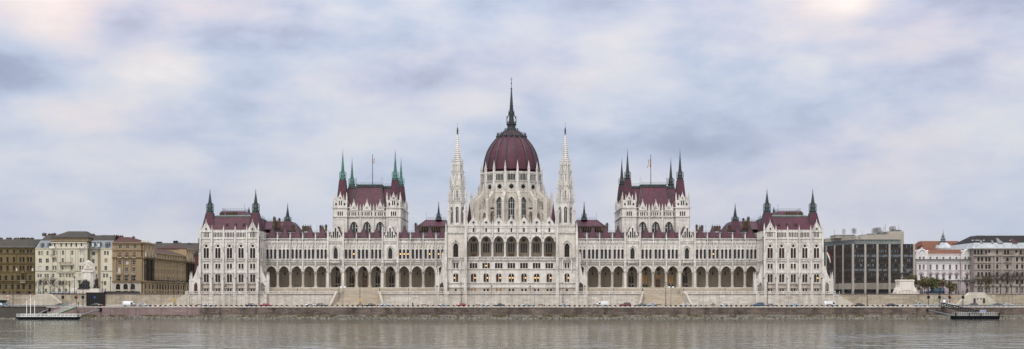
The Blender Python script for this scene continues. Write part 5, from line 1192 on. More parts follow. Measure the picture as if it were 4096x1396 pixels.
def office():
    Y = 42; root = thing('office_block', (px(3530,Y), Y, UP), 'dark glass office slab with pale concrete piers and roof antennas', 'office building'); k = kk(Y); F = pf(Y); z = lambda v: zz(v, Y); mb = MB()
    u0, u1 = O([3408, 3657]); X0, X1 = px(3408,Y), px(3657,Y); D = 75
    U = Vector((-5.6, 23, 0)).normalized(); Nv = Vector((-U.y, U.x, 0)); L = 46          # the west face stands a little askew
    G = Fr((X0, Y, 0), U, Nv, 1, 1); e = G.p(L, 0)
    def slab(mb, ins, z0, z1, m, back=40, xr=None):
        """a storey following the plan of the block, set in by ins"""
        a = Vector((X0, Y, 0))-Nv*ins+Vector((ins*.2, ins, 0)); b = e-Nv*ins; xr = X1-ins if xr is None else xr
        P = [(a.x,Y+ins),(xr,Y+ins),(xr,Y+back),(b.x,Y+back),(b.x,b.y)]; n = len(P)
        mb.add([(x,y,z0) for x,y in P]+[(x,y,z1) for x,y in P], [tuple(range(n)),tuple(range(2*n-1,n-1,-1))]+[(i,(i+1)%n,n+(i+1)%n,n+i) for i in range(n)], m)
    slab(mb, .5, UP, z(976), 'frame_dark', 60); slab(mb, .3, z(978), z(975.5), 'concrete_panel', 60); mb.build('wall', root)
    def bay(Fm, a, b, zv, nf):
        g = MB(); n = nf
        fbox(g, Fm, a, b, zv(976), zv(1132), -.3, -.05, 'office_glass')
        rows = 8
        for j in range(rows):
            va = 981+18.8*j; vb = va+9
            lightrow = j in (2, 5)
            for i in range(n):
                ua, ub = a+(b-a)*i/n, a+(b-a)*(i+1)/n
                gm = 'office_lightglass' if R.random() < (.75 if lightrow else .18) else 'office_glass'
                fbox(g, Fm, ua+(ub-ua)*.12, ub-(ub-ua)*.05, zv(va), zv(vb), -.05, 0, gm)
            fbox(g, Fm, a, b, zv(vb), zv(vb+9.8 if j < 7 else 1132), -.05, .03, 'fin_brown')
        g.build('curtain_wall', root)
        f = MB()
        for i in range(n+1):
            u = a+(b-a)*i/n; w = (b-a)/n*.11; fbox(f, Fm, u-w, u+w, zv(977), zv(1128), 0, .25, 'fin_brown')
        f.build('fins', root)
        f = MB(); fbox(f, Fm, a, b, zv(1131), zv(1134), -.2, .3, 'fin_brown'); nn = int(n*.75)
        for i in range(nn):
            u = a+(b-a)*(i+.5)/nn; w = (b-a)/nn*.27; fbox(f, Fm, u-w, u+w, zv(1132), zv(1157), -.1, .5, 'concrete_panel')
        fbox(f, Fm, a, b, zv(1157), zv(1174), -.6, -.4, 'office_glass'); fbox(f, Fm, a, b, zv(1156), zv(1159), -.6, .3, 'fin_brown')
        for i in range(5): u = a+(b-a)*i/4; w = (b-a)*.012; fbox(f, Fm, u-w, u+w, zv(1159), zv(1174), -.4, -.2, 'frame_dark')
        f.build('ground_floor', root)
    pu = [u0+3, u0+51, u0+99.5, u0+148, u0+196.5, u0+246]
    Vpx = lambda v: v
    for a, b in zip(pu, pu[1:]): bay(F, a+3.5, b-3.5, Vpx, 13)
    ys = [0, 7.3, 15, 23, 31, 39]
    for a, b in zip(ys, ys[1:]): bay(G, a+.4, b-.4, z, 9)
    for i, u in enumerate(pu):
        p = MB(); w = 3.6; P = [(u-w,976),(u+w,976),(u+w*1.15,1175),(u-w*1.15,1175)]; prism(p, F, P, -.3, .95 if i else .6, 'concrete_panel'); p.build('pier', root)
    for y in ys[1:]: p = MB(); fbox(p, G, y-.4, y+.4, z(1175), z(976), -.2, .6, 'concrete_panel'); p.build('pier', root)
    t = MB(); xb = px(3606,Y); slab(t, 2.6, z(977), z(956), 'curtain_glass', 50, xb)
    for i in range(30): x = X0+2.2+(xb-X0-2.2)*i/29; t.box(x-.06, x+.06, Y+2.5, Y+2.6, z(976), z(957), 'frame_white' if i % 7 else 'concrete_panel')
    for i in range(24): fbox(t, G, 2+i*1.5, 2.1+i*1.5, z(976), z(957), -2.6, -2.5, 'mast_grey')
    t.build('glazed_top_storey', root)
    p = MB(); slab(p, 1.9, z(957), z(942), 'concrete_panel', 52, xb+.4); p.box(px(3470,Y), px(3616,Y), Y+4.2, Y+40, z(957), z(936), 'concrete_panel'); p.box(px(3555,Y+6), px(3617,Y+6), Y+6.5, Y+30, z(976), z(922), 'concrete_panel')
    for q, v, d in ((3413,952,-1.85),(3442,952,-1.85),(3568,950,-4.1)): hood(p, Fr(F.O+F.N*d, F.U, F.N, k, -k), Op(q-AX, 5, v-2.5, v+2.5, 'circle'), .9, .3, 'frame_dark')
    p.build('parapet', root); p = MB(); p.box(px(3348,Y+12), px(3424,Y+12), Y+14, Y+24, z(946), z(934), 'concrete_panel'); p.box(px(3347,Y+12), px(3425,Y+12), Y+13.8, Y+24.4, z(934), z(933), 'zinc_blue'); p.build('plant_room', root)
    for q0, q1, v in ((3480,3500,931),(3520,3546,927),(3446,3458,937),(3580,3592,914),(3600,3611,916)): p = MB(); p.box(px(q0,Y+8),px(q1,Y+8),Y+10,Y+14,z(942),z(v),'zinc_blue' if q0 < 3500 else 'mast_grey'); p.box(px(q0,Y+8)-.1,px(q1,Y+8)+.1,Y+9.9,Y+14.1,z(v),z(v)+.12,'frame_dark'); p.build('roof_unit', root)
    zb = z(936)
    for q, vt, Y2, kind in ((3338,922,Y+12,0),(3375,914,Y+12,1),(3412,911,Y+12,1),(3419,912,Y+12,1),(3448,928,Y+8,0),(3492,913,Y+10,1),(3499,909,Y+10,1),(3506,909,Y+10,1),(3512,908,Y+10,1),(3519,908,Y+12,1),(3526,920,Y+10,1),(3535,908,Y+12,0),(3541,897,Y+12,0),(3562,906,Y+12,1),(3566,903,Y+12,1),(3576,902,Y+12,1),(3595,905,Y+12,0)):
        a = MB(); x = px(q,Y2); zt = zz(vt,Y2); a.bar((x,Y2,z(945)),(x,Y2,zt),.09,'mast_grey',5)
        if kind:
            for e in (-.5, .45): a.box(x+e-.14, x+e+.14, Y2-.3, Y2, zt-2.6, zt-.3, 'mast_grey'); a.bar((x,Y2,zt-1.4),(x+e,Y2-.1,zt-1.4),.05,'mast_grey')
        else: a.bar((x,Y2,zt),(x,Y2,zt+1),.03,'mast_grey')
        a.build('antenna', root)
def white_house():
    Y = 44; h = House('office_building', 'white neo-baroque palace with red tiled roof and lilac stone base', 3780, Y, 'palace'); F = h.F; mb = h.mb; m = 'stucco_white'; k = h.F.ku; u0, u1 = O([3659, 3898])
    mid = O([3722,3748,3774,3800,3826]); L = O([3677,3692]); Rr = O([3859,3872])
    pick = [('glass_blue',.6),('glass',.3),('blind_white',.1)]
    for a, b, cs in ((u0,u0+52,L),(u0+52,u1-58,mid),(u1-58,u1,Rr)):
        e = a != u0+52; d = .8 if e else 0
        h.row(a,b,1017,1038,cs,7.5,1027,1037,m,d=d,mu=2)
        h.row(a,b,1038,1080,cs,8,1059,1078,m,d=d,trim='stucco_lilac'); one = [(a+b)/2-(3 if e else 0)] if e else cs
        h.row(a,b,1080,1120,one,9.5,1097,1117,m,'round',d=d,trim='stucco_lilac'); h.row(a,b,1120,1148,one,10,1133,1150-3,'stucco_lilac',d=d,mu=2); h.row(a,b,1148,1175,one,10,1155,1175,'stucco_lilac','round',d=d)
        for c in one: prism(mb,F,[(c-11,1094),(c-8,1089),(c,1086),(c+8,1089),(c+11,1094),(c+8,1096),(c,1091),(c-8,1096)],d,d+.45,'stucco_lilac')
        for v, t, dd, mm in ((1037.5,2.5,1.0,'roof_dark'),(1040,2,.7,m),(1052,1.6,.3,m),(1080,1.6,.3,m),(1118,2.4,.6,m),(1122,1.4,.3,'stucco_lilac')): fbox(mb,F,a,b,v,v+t,-.1,d+dd,mm)
        for u in ((a+2.5,b-2.5) if e else ()): fbox(mb,F,u-3,u+3,1052,1118,d,d+.35,'stucco_lilac')
    for c in mid[:-1]: fbox(mb,F,c+12,c+14,1017,1036,0,.3,m)
    fbox(mb,F,u0+52,u1-58,1015.5,1018,-.3,.3,m)
    for c in (u0+26, u1-29):
        g = MB(); prism(g,F,[(c-24,1018),(c-24,1008),(c-19,1006),(c-14,1000),(c-7,996),(c,994.5),(c+7,996),(c+14,1000),(c+19,1006),(c+24,1008),(c+24,1018)],-.3,.85,m); hood(g,F,Op(c,23,1000,1024,'round'),2,.4,m,.85); g.lathe(*F.p(c,0,.4).xy,[(zz(996,Y),.35),(zz(992,Y),.5),(zz(990,Y),.1)],8,m)
        for e in (-23, 23): g.lathe(*F.p(c+e,0,.4).xy,[(zz(1008,Y),.5),(zz(1004,Y),.65),(zz(1000,Y),.1)],8,m)
        g.build('gable', h.root)
    mb.box(px(3659.5,Y),px(3897.5,Y),Y+.8,Y+26,UP,zz(1017,Y),m); mb.box(px(3898,Y)-.15,px(3898,Y),Y-.8,Y+26,UP,zz(1017,Y),'stucco_lilac'); h.done(pick)
    r = MB(); r.frust((px(3659,Y),px(3898,Y),Y+.4,Y+26), zz(1018,Y), (px(3664,Y),px(3893,Y),Y+7,Y+20), zz(998,Y+7), 'roof_orange'); r.build('roof', h.root)
    Y2 = Y+26; r = MB(); r.frust((px(3690,Y2),px(3870,Y2),Y2,Y2+24), zz(997,Y2), (px(3714,Y2),px(3860,Y2),Y2+9,Y2+14), zz(964,Y2+9), 'roof_orange'); r.box(px(3690,Y2)+.2,px(3870,Y2)-.2,Y2+.3,Y2+23,UP,zz(997,Y2),'stucco_lilac'); r.build('rear_roof', h.root)
    t = MB(); x, y = px(3781,Y2-2), Y2+1; zt = lambda v: zz(v, Y2-2)
    t.frust((x-3.6,x+3.6,y-3.6,y+3.6), zt(1000), (x-3.6,x+3.6,y-3.6,y+3.6), zt(992), 'zinc'); t.frust((x-3.6,x+3.6,y-3.6,y+3.6), zt(992), (x-.9,x+.9,y-.9,y+.9), zt(966), 'zinc')
    t.lathe(x,y,[(zt(966),1.7),(zt(963),1.8),(zt(961),1.1),(zt(956),1.1),(zt(954),1.4),(zt(951),.7),(zt(944),.7),(zt(942),.9),(zt(939),.35),(zt(930),.22)],8,'zinc_blue'); t.bar((x,y,zt(932)),(x,y,zt(917)),.08,'mast_grey',5); t.build('roof_spire', h.root)
    h.chimneys([(3690,986,998,2.6,Y2+4),(3678,989,998,1.5,Y+14),(3757,975,988,.9,Y2+1),(3815,977,990,.9,Y2+1)])
def grey_house():
    Y = 38; h = House('apartment_house', 'big grey stone apartment house with dark roof at the right edge', 4010, Y); F = h.F; mb = h.mb; m = 'stucco_grey'; u0, u1 = O([3896, 4180])
    cols = O([3900,3913,3926,3944,3957,3988,4020,4032,4065,4083,4100,4130,4150]); c2 = O([3914,3928,3945,3957,3989,4030,4068,4089,4112,4140])
    pick = [('glass',.75),('glass_blue',.12),('glass_warm',.13)]
    h.row(u0,u1,994,1022,cols,7.5,1000,1017,m,mu=1,frame='frame_dark'); h.row(u0,u1,1022,1052,c2,8.5,1029,1046,m,frame='frame_dark'); h.row(u0,u1,1052,1078,c2,8.5,1058,1075,m,frame='frame_brown'); h.row(u0,u1,1078,1112,c2,9,1089,1107,m,frame='frame_dark'); h.row(u0,u1,1112,1142,c2,9,1120,1137,m,frame='frame_brown'); h.row(u0,u1,1142,1176,c2,9,1150,1172,'stucco_soot' if False else m)
    for v, t, d in ((993,3,1.2),(1020,2.5,.6),(1050,1.8,.4),(1078,1.8,.4),(1110,3,.9),(1142,2.4,.5)): fbox(mb,F,u0,u1,v,v+t,-.1,d,m)
    for u in O([3966,3978,4006,4050,4058,4104]): fbox(mb,F,u-2.5,u+2.5,1024,1110,0,.5,m)
    for c in (3957, 4065): prism(mb,F,[(c-22-AX,1024),(c-AX,1011),(c+22-AX,1024)],0,.9,m)
    for c, w in ((3920,24),(3957,18),(4032,28),(4090,26)): h.balcony(c-AX,w,1112,'black_iron',d=1.3)
    for c, w in ((3914,20),(4028,22),(4090,16)): h.balcony(c-AX,w,1021,'black_iron',d=1.2)
    h.balcony(4030-AX,12,1047,'black_iron',d=1.2)
    # the left part turns away down the side street
    X0 = px(3896,Y); G = Fr((X0, Y, 0), (0,1,0), (-1,0,0), 1, 1); z = lambda v: zz(v, Y)
    for vt, vb, t, b in ((994,1022,1000,1017),(1022,1052,1029,1046),(1052,1078,1058,1075),(1078,1112,1089,1107),(1112,1142,1120,1137),(1142,1176,1150,1172)): h.row(0,30,z(vt),z(vb),[4,10,16,22],1.3,z(t),z(b),m,F=G)
    mb.box(X0+.5, px(4178,Y), Y+.6, Y+30, UP, z(994), m); h.done(pick)
    r = MB(); a = r.frust((X0-1,px(4190,Y),Y-1,Y+31), z(994), (X0+.6,px(4185,Y),Y+1.5,Y+29), zz(971,Y+1.5), 'zinc'); r.frust((X0+.6,px(4185,Y),Y+1.5,Y+29), zz(971,Y+1.5), (X0+5,px(4170,Y),Y+9,Y+18), zz(942,Y+9), 'roof_dark'); 
    for i in range(60): x = X0+(px(4185,Y)-X0)*i/60; r.bar((x,Y-.9,z(993.5)),(x+.1,Y+1.5,zz(971,Y+1.5)),.07,'zinc_blue')
    r.box(X0+4.8, px(4170,Y), Y+8.8, Y+18, zz(943.5,Y+9), zz(941,Y+9), 'zinc'); r.build('roof', h.root)
    for p in (4006, 4064):
        g = MB(); x = px(p,Y); g.frust((x-1.3,x+1.3,Y+.8,Y+9), z(971), (x-.25,x+.25,Y+5,Y+9), z(950), 'zinc_blue' if p < 4030 else 'roof_maroon'); g.build('dormer', h.root)
    for p in (3904,3918,3923,3928,3948,4055): g = MB(); x = px(p,Y); g.box(x-.35,x+.35,Y+3.6,Y+4.4,zz(963,Y+4),zz(959.5,Y+4),'lamp_glass'); g.build('roof_light', h.root)
    for p in (3930, 3975): g = MB(); x = px(p,Y); g.frust((x-.5,x+.5,Y+1,Y+6),z(973),(x-.3,x+.3,Y+2,Y+6),z(960),'zinc_blue'); g.build('chimney', h.root)
for f in (brown_house, cream_house, tan_house, behind_left, office, white_house, grey_house): f()
# ================================================================ monuments
def white_monument():
    Y = -4; root = thing('monument', (px(349,Y), Y, UP), 'white stone monument with a carved group on a tall pier, at the left', 'monument'); F = pf(Y); mb = MB(); c = 353-AX; ms = 'monument_stone'
    fbox(mb,F,c-56,c+55,1155,1173,-4,4,ms); fbox(mb,F,c-52,c+8,1152,1155,-3,3,ms)
    for a, b, d0, d1 in ((-20,20,-2.4,.6),(-22,22,-2.4,-.2),(-14,14,-2.6,1.0)): fbox(mb,F,c+a,c+b,1087,1156,d0,d1,ms)
    fbox(mb,F,c-23,c+23,1083,1088,-2.8,1.3,ms); prism(mb,F,[(c-21,1083),(c-19,1078),(c-13,1074),(c+13,1074),(c+19,1078),(c+21,1083)],-2.6,1.1,ms); mb.build('pedestal', root)
white_monument()
def bronze_group(label, figs, p0, Y, base, m='bronze'):
    root = thing('bronze_statue', (px(p0,Y), Y, zz(base,Y)), label, 'statue'); F = pf(Y); vs, es, rs = [], [], []
    for fx, vt, lean, s in figs:
        o = len(vs); h = 1153-vt if s else base-vt; P = lambda u, f, d: tuple(F.p(fx-AX+u*h/30, base-(base-vt)*f, d)-root.location)
        vs += [P(0,.5,0),P(lean*.5,.72,0),P(lean*.8,.84,.05),P(lean,.92,.1),P(lean,1.0,.1),P(-2.5,.25,.2),P(-3,0.02,.3),P(2.5,.25,-.1),P(3.4,.02,0),P(-4+lean*.5,.68,.3),P(-5+lean*.5,.5,.5),P(4+lean*.5,.66,.2),P(5,.48,.5)]
        es += [(o+a,o+b) for a, b in ((0,1),(1,2),(2,3),(3,4),(0,5),(5,6),(0,7),(7,8),(2,9),(9,10),(2,11),(11,12))]
        q = (base-vt)*F.ku; rs += [.13*q,.15*q,.12*q,.07*q,.075*q,.11*q,.09*q,.11*q,.09*q,.055*q,.045*q,.055*q,.045*q]
        if o: es.append((0, o))
    skinned('statue_body', vs, es, rs, root, m, 1)
    b = MB(); xs = [f[0] for f in figs]; fbox(b, F, min(xs)-AX-6, max(xs)-AX+6, base-3, base, -1.0, 1.0, m); b.build('base', root)
bronze_group('dark bronze group of standing figures on the monument step, left of its pier', [(319,1133,2,1),(327,1130,-1,1),(335,1117,1,1),(346,1116,-1,1),(354,1122,1,1),(340,1126,0,1)], 336, -7.4, 1156)
bronze_group('single dark bronze seated figure right of the monument pier', [(386,1109,1,1),(378,1134,3,1),(391,1130,0,1)], 384, -7.2, 1153)
bronze_group('white carved stone group crowning the tall pier of the monument', [(345,1057,2,1),(350,1047,1,1),(354,1040,0,1),(359,1050,-1,1),(364,1060,-2,1)], 353, -4.6, 1075, 'monument_stone')
def equestrian():
    Y = -6; root = thing('statue_pedestal', (px(3620,Y), Y, UP), 'white scrolled stone pedestal under the bronze horseman', 'pedestal'); F = pf(Y); mb = MB(); c = 3620-AX; ms = 'monument_stone'
    prism(mb,F,[(c-42,1176),(c-42,1170),(c-38,1163),(c-36,1156),(c-31,1150),(c-29,1140),(c-30,1128),(c-33,1122),(c-31,1119),(c+28,1119),(c+31,1122),(c+28,1128),(c+28,1140),(c+32,1150),(c+37,1156),(c+39,1163),(c+42,1170),(c+42,1176)],-2.6,2.6,ms)
    fbox(mb,F,c-44,c+44,1172,1178,-3.4,3.4,ms); fbox(mb,F,c-31,c+29,1121,1124,-2.8,2.85,ms); prism(mb,F,[(c-22,1160),(c-20,1132),(c+18,1132),(c+20,1160)],2.6,2.8,ms); mb.build('pedestal_block', root)
    z0 = zz(1119,Y); st = thing('equestrian_statue', (px(3619,Y), Y, z0), 'dark bronze horseman statue on the white pedestal', 'statue', local=True); S = 2.05
    # horse faces +x: body chain, neck and head, legs with joints, tail
    V = [(0,0,1.32),(.45,0,1.36),(.78,0,1.42),(1.02,0,1.78),(1.16,0,2.06),(1.38,0,2.0),(1.62,0,1.80),(-.45,0,1.36),(-.75,0,1.38),(-1.0,0,1.30),(-1.15,0,.95),(-1.2,0,.55),
         (.62,.2,1.0),(.66,.2,.56),(.62,.2,.1),(.72,.2,.05),(.72,-.2,1.0),(1.12,-.2,.82),(.98,-.2,.45),(1.06,-.2,.36),
         (-.72,.2,1.0),(-.52,.2,.74),(-.78,.2,.48),(-.74,.2,.06),(-.82,-.2,1.0),(-.72,-.2,.72),(-1.02,-.2,.46),(-.96,-.2,.06),(-.62,.2,.03),(-.84,-.2,.03)]
    E_ = [(0,1),(1,2),(2,3),(3,4),(4,5),(5,6),(0,7),(7,8),(8,9),(9,10),(10,11),(2,12),(12,13),(13,14),(14,15),(2,16),(16,17),(17,18),(18,19),(8,20),(20,21),(21,22),(22,23),(8,24),(24,25),(25,26),(26,27),(23,28),(27,29)]
    rr = [.36,.37,.33,.22,.15,.15,.09,.35,.33,.1,.11,.05,.15,.085,.06,.06,.15,.09,.06,.07,.2,.12,.075,.06,.2,.12,.075,.06,.06,.06]
    skinned('horse', [(a*S,b*S,cc*S) for a,b,cc in V], E_, [r*S*.82 for r in rr], st, 'bronze', 1)
    V = [(-.05,0,1.62),(-.06,0,1.9),(-.04,0,2.18),(-.03,0,2.34),(0,0,2.5),(.16,.3,1.5),(.2,.36,1.12),(.3,.36,.98),(.16,-.3,1.5),(.2,-.36,1.12),(.3,-.36,.98),(.08,.27,2.1),(.22,.3,1.82),(.44,.12,1.76),(.08,-.27,2.1),(.1,-.36,1.8),(.2,-.3,1.6)]
    E_ = [(0,1),(1,2),(2,3),(3,4),(0,5),(5,6),(6,7),(0,8),(8,9),(9,10),(2,11),(11,12),(12,13),(2,14),(14,15),(15,16)]
    rr = [.22,.2,.2,.08,.13,.14,.1,.07,.14,.1,.07,.09,.07,.055,.09,.07,.055]
    skinned('rider', [(a*S,b*S,cc*S) for a,b,cc in V], E_, [r*S*.85 for r in rr], st, 'bronze', 1)
    b = MB(); b.box(-1.5*S,1.5*S,-.5*S,.5*S,-.02,.1,'bronze'); b.lathe(0,0,[(2.56*S,.14*S),(2.62*S,.16*S),(2.72*S,.11*S),(2.8*S,.06*S)],8,'bronze'); b.build('base', st)
equestrian()
# ================================================================ flags and lanterns
def flag_pole(p, v0, v1, Y, label, fl):
    x = px(p,Y); root = thing('flagpole', (x, Y, zz(v0,Y)), label, 'flag'); mb = MB(); mb.bar((x,Y,zz(v0,Y)),(x,Y,zz(v1,Y)),.16,'black_iron',6,.1); mb.ball((x,Y,zz(v1,Y)),.2,'black_iron')
    for s in (-1, 1): mb.bar((x,Y,zz(v0-45,Y)),(x+s*5,Y+.5,zz(v0,Y)),.02,'grey_steel')
    mb.build('pole', root); fm = MB(); va, vb, w, sd = fl; n = 7
    for c, col in enumerate(('flag_red','flag_white','flag_green')):
        a, b = c/3, (c+1)/3; P = []
        for i in range(n):
            f = i/(n-1); z = zz(va+(vb-va)*f, Y); wob = .25*math.sin(f*7+1)
            P += [(x+sd*(.12+w*a*(.5+.5*f)+wob*a), Y+.3*math.sin(f*5+a*4), z), (x+sd*(.12+w*b*(.5+.5*f)+wob*b), Y+.3*math.sin(f*5+b*4), z-.3*b)]
        fm.add(P, [(2*i,2*i+1,2*i+3,2*i+2) for i in range(n-1)], col)
    fm.build('flag', root)
flag_pole(1490, 739, 620, 20, 'limp red white green flag on the pole over the green-spired tower', (632, 652, 1.1, 1))
flag_pole(2603, 737, 620, 20, 'limp flag showing mostly green on the pole over the dark-spired tower', (636, 668, 1.3, -1))
def side_flag():
    Y = -9; root = thing('hanging_flag', (px(3303,Y), Y, zz(1010,Y)), 'red white green flag hanging aslant from the right end pavilion', 'flag'); mb = MB()
    a = Vector((px(3299,Y), Y, zz(1014,Y))); b = Vector((px(3309,Y-3), Y-3, zz(1006,Y-3))); mb.bar(a, b, .06, 'black_iron', 6); mb.build('pole', root)
    f = MB(); n = 8
    for c, col in enumerate(('flag_green','flag_white','flag_red')):
        P = []
        for i in range(n):
            t = i/(n-1)
            for e in (c/3, (c+1)/3):
                u = 3304+e*7.5+t*(16-e*1.5)+1.0*math.sin(t*4); v = 1010+2-e*5+t*(44-6*e); P.append((px(u,Y-2), Y-2+.35*math.sin(t*6+e*3), zz(v,Y-2)))
        f.add(P, [(2*i,2*i+1,2*i+3,2*i+2) for i in range(n-1)], col)
    f.build('flag', root)
side_flag()
def hanging_lantern():
    root = thing('hanging_lantern', (0,0,0), 'small dark lantern hanging on a chain under a gallery arch', 'lantern', 'lanterns hanging under the gallery arches', True)
    mb = MB(); mb.bar((0,0,0),(0,0,-3.0),.04,'black_iron'); mb.build('chain', root); mb = MB(); mb.lathe(0,0,[(-3.0,.05),(-3.1,.28),(-3.3,.34),(-4.1,.22),(-4.3,.06)],6,'black_iron'); mb.build('lamp', root); return root
hl = hanging_lantern(); first = True
for s in (-1, 1):
    for h in [758, 808.8, 859, 909.8, 702, 645.75, 593.25, 540.75, 484.5, 429, 378, 327]:
        loc = (s*h*kk(0), 2.2, zz(1059.5,0))
        if first: hl.location = loc; first = False
        else: dup(hl, loc)
# ================================================================ lamps, poles, signals
def proto(name, label, cat, group): return thing(name, (0,0,0), label, cat, group, True)
def place(root, locs, labels=None):
    for i, (x, y, z) in enumerate(locs):
        r = root if i == 0 else dup(root, (x,y,z))
        r.location = (x,y,z)
        if labels: r['label'] = labels[i]
t = proto('terrace_lamp', 'small black lantern post standing on the terrace behind the balustrade', 'street lamp', 'lantern posts along the terrace')
mb = MB(); mb.lathe(0,0,[(0,.28),(.3,.28),(.4,.14),(1.2,.09),(2.2,.08),(2.3,.16),(2.35,.08)],8,'black_iron'); mb.build('post', t)
mb = MB(); mb.lathe(0,0,[(2.35,.12),(2.45,.2),(3.05,.34),(3.05,.2)],6,'lamp_glass'); mb.build('lamp_glass', t)
mb = MB(); mb.lathe(0,0,[(3.05,.4),(3.2,.34),(3.5,.1),(3.75,.02)],6,'black_iron'); mb.build('lamp_cap', t)
LP = [904,1058,1190,1356,1519,1634,1748,1967,2121,2339,2455,2570,2734,2901,3032,3187]
place(t, [(px(p,-13.5),-13.5,UP) for p in LP])
t = proto('floodlight_mast', 'grey floodlight mast with a cluster of lamps below the terrace', 'floodlight', 'floodlight masts along the embankment road')
mb = MB(); mb.bar((0,0,0),(0,0,5.6),.085,'grey_steel',6,.06); mb.bar((-.9,0,5.2),(.9,0,5.2),.05,'grey_steel'); mb.bar((-.9,0,3.9),(.9,0,3.9),.05,'grey_steel'); mb.build('pole', t)
for x in (-.85, .85):
    for z in (5.3, 4.6, 4.0):
        mb = MB(); mb.lathe(x,0,[(z,.1),(z+.1,.27),(z+.34,.24),(z+.42,.1)],6,'grey_steel'); mb.ball((x,-.2,z+.22),.2,'lamp_glass'); mb.build('lamp_head', t)
place(t, [(px(p,-41.5),-41.5,ROAD+.13) for p in (768,929,1634,1936,2138,2442,3154,3349)])
t = proto('lighting_pole', 'tall thin dark lighting pole along the embankment road', 'pole', 'dark lighting poles along the embankment')
mb = MB(); mb.bar((0,0,0),(0,0,9.4),.13,'black_iron',8,.08); mb.bar((-.25,0,9.4),(.25,0,9.4),.08,'black_iron'); mb.build('pole', t)
mb = MB(); mb.box(-.3,.3,-.12,.3,9.4,9.55,'black_iron'); mb.build('lamp_head', t)
place(t, [(px(p,-19.2),-19.2,ROAD+.14) for p in (154,1035,1844.5,2251.7,3069,3469,2663,52)])
for p in (696, 1440):
    r = dup(t, (px(p,-19.2),-19.2,ROAD+.14), label='tall dark pole with a yellow box, %s' % ('before the left ramp of the terrace' if p < 1000 else 'in front of the left grand stairway')); r['group'] = 'dark poles with yellow boxes'
    b = MB(); b.box(-.28,.28,-.35,0,1.6,3.2,'yellow_box'); b.build('yellow_box', r)
t = proto('camera_pole', 'grey steel pole with security cameras at the foot of the left grand stairway', 'camera pole', 'camera poles by the grand stairways')
mb = MB(); mb.bar((0,0,0),(0,0,9.9),.15,'grey_steel',8,.1); mb.build('pole', t)
for x in (-.75, .75): mb = MB(); mb.bar((0,0,7.6),(x*.7,0,7.6),.05,'grey_steel'); mb.box(x-.3,x+.3,-.35,.15,7.3,7.75,'white_paint'); mb.build('camera_head', t)
place(t, [(px(p,-41.8),-41.8,ROAD+.13) for p in (1372,2684)], ['grey steel pole with security cameras by the left grand stairway','grey steel pole with security cameras by the right grand stairway'])
def signal(p, label, red, Y=-21.5, h=7.0, two=True):
    r = thing('traffic_light', (px(p,Y),Y,ROAD+.0), label, 'traffic light', 'traffic lights on the embankment', True); mb = MB(); mb.bar((0,0,0),(0,0,h),.11,'black_iron',8,.08); mb.build('pole', r)
    for x in (-.3,.3):
        mb = MB(); mb.box(x-.2,x+.2,-.25,.12,3.1,4.3,'black_iron'); mb.build('signal_head', r)
        mb = MB(); mb.lathe(0,0,[(0,.01)],3,'black_iron') if False else None
        for i in range(3):
            mb.add([(x+.13*math.cos(2*math.pi*j/10),-.26,3.3+i*.4+.13*math.sin(2*math.pi*j/10)) for j in range(10)],[tuple(range(10))],'signal_red' if red and i == 2 and x > 0 else 'frame_dark')
        mb.build('signal_lens', r)
for p, lb, rd in ((252,'dark traffic light before the left stone stairway',0),(305,'traffic light showing red left of the black hoarding',1),(332,'dark traffic light beside the edge of the black hoarding',0),(3714,'dark traffic light with blue sign below the white palace',0),(3758,'dark traffic light behind the head of the gangway',0),(3799,'traffic light showing red below the white palace',1),(3852,'dark traffic light at the corner of the right stone stairway',0)): signal(p, lb, rd)
def flat_sign(p, v, Y, w, h, m, label, pole=True, band=None):
    r = thing('road_sign', (px(p,Y),Y,ROAD), label, 'sign', 'road signs on the embankment', True); z = zz(v,Y)-ROAD; mb = MB(); mb.box(-w/2,w/2,-.14,-.09,z-h/2,z+h/2,m)
    if band: mb.box(-w/2+.06,w/2-.06,-.145,-.135,z-h*.28,z+h*.28,band)
    mb.build('panel', r)
    mb = MB(); mb.bar((0,0,0),(0,0,z+h/2),.05,'black_iron',6); mb.build('pole', r)
flat_sign(379,1189,-22,.7,.9,'sign_blue','small blue road sign before the black hoarding')
flat_sign(32,1190,-20,.7,1.6,'sign_white','small white and red board at the picture edge',band='sign_red')
flat_sign(3777,1204,-40,1.0,2.0,'sign_blue','blue and white sign post at the head of the right gangway',band='sign_white')
def upper_lamp(p, vt, Y, label, head=True):
    r = thing('street_lamp', (px(p,Y),Y,UP), label, 'street lamp', 'dark street lamps on the upper street', True); h = zz(vt,Y)-UP; mb = MB(); mb.bar((0,0,0),(0,0,h),.13,'black_iron',8,.08); mb.lathe(0,0,[(0,.3),(.6,.28),(.8,.14)],8,'black_iron'); mb.build('post', r)
    mb = MB(); mb.lathe(0,0,[(h,.1),(h+.15,.2),(h+.75,.34),(h+.85,.4),(h+1.1,.12),(h+1.3,.02)],6,'black_iron'); mb.ball((0,-.05,h+.45),.26,'lamp_glass'); mb.build('lamp_head', r)
for i, (p, vt) in enumerate(((13,1118),(39,1150),(160,1128),(174,1140),(278,1150),(298,1116),(325,1156),(409,1136),(442,1118),(525,1122),(672,1122),(712,1130),(735,1132),(752,1140),(3344,1140),(3352,1142),(3598,1146),(3690,1118),(3774,1126),(3797,1118),(3835,1128))):
    upper_lamp(p, vt, -9 if i % 2 else 8, 'dark street lamp on the upper street %s' % ('before the old houses' if p < 760 else 'beside the office slab and palace'))
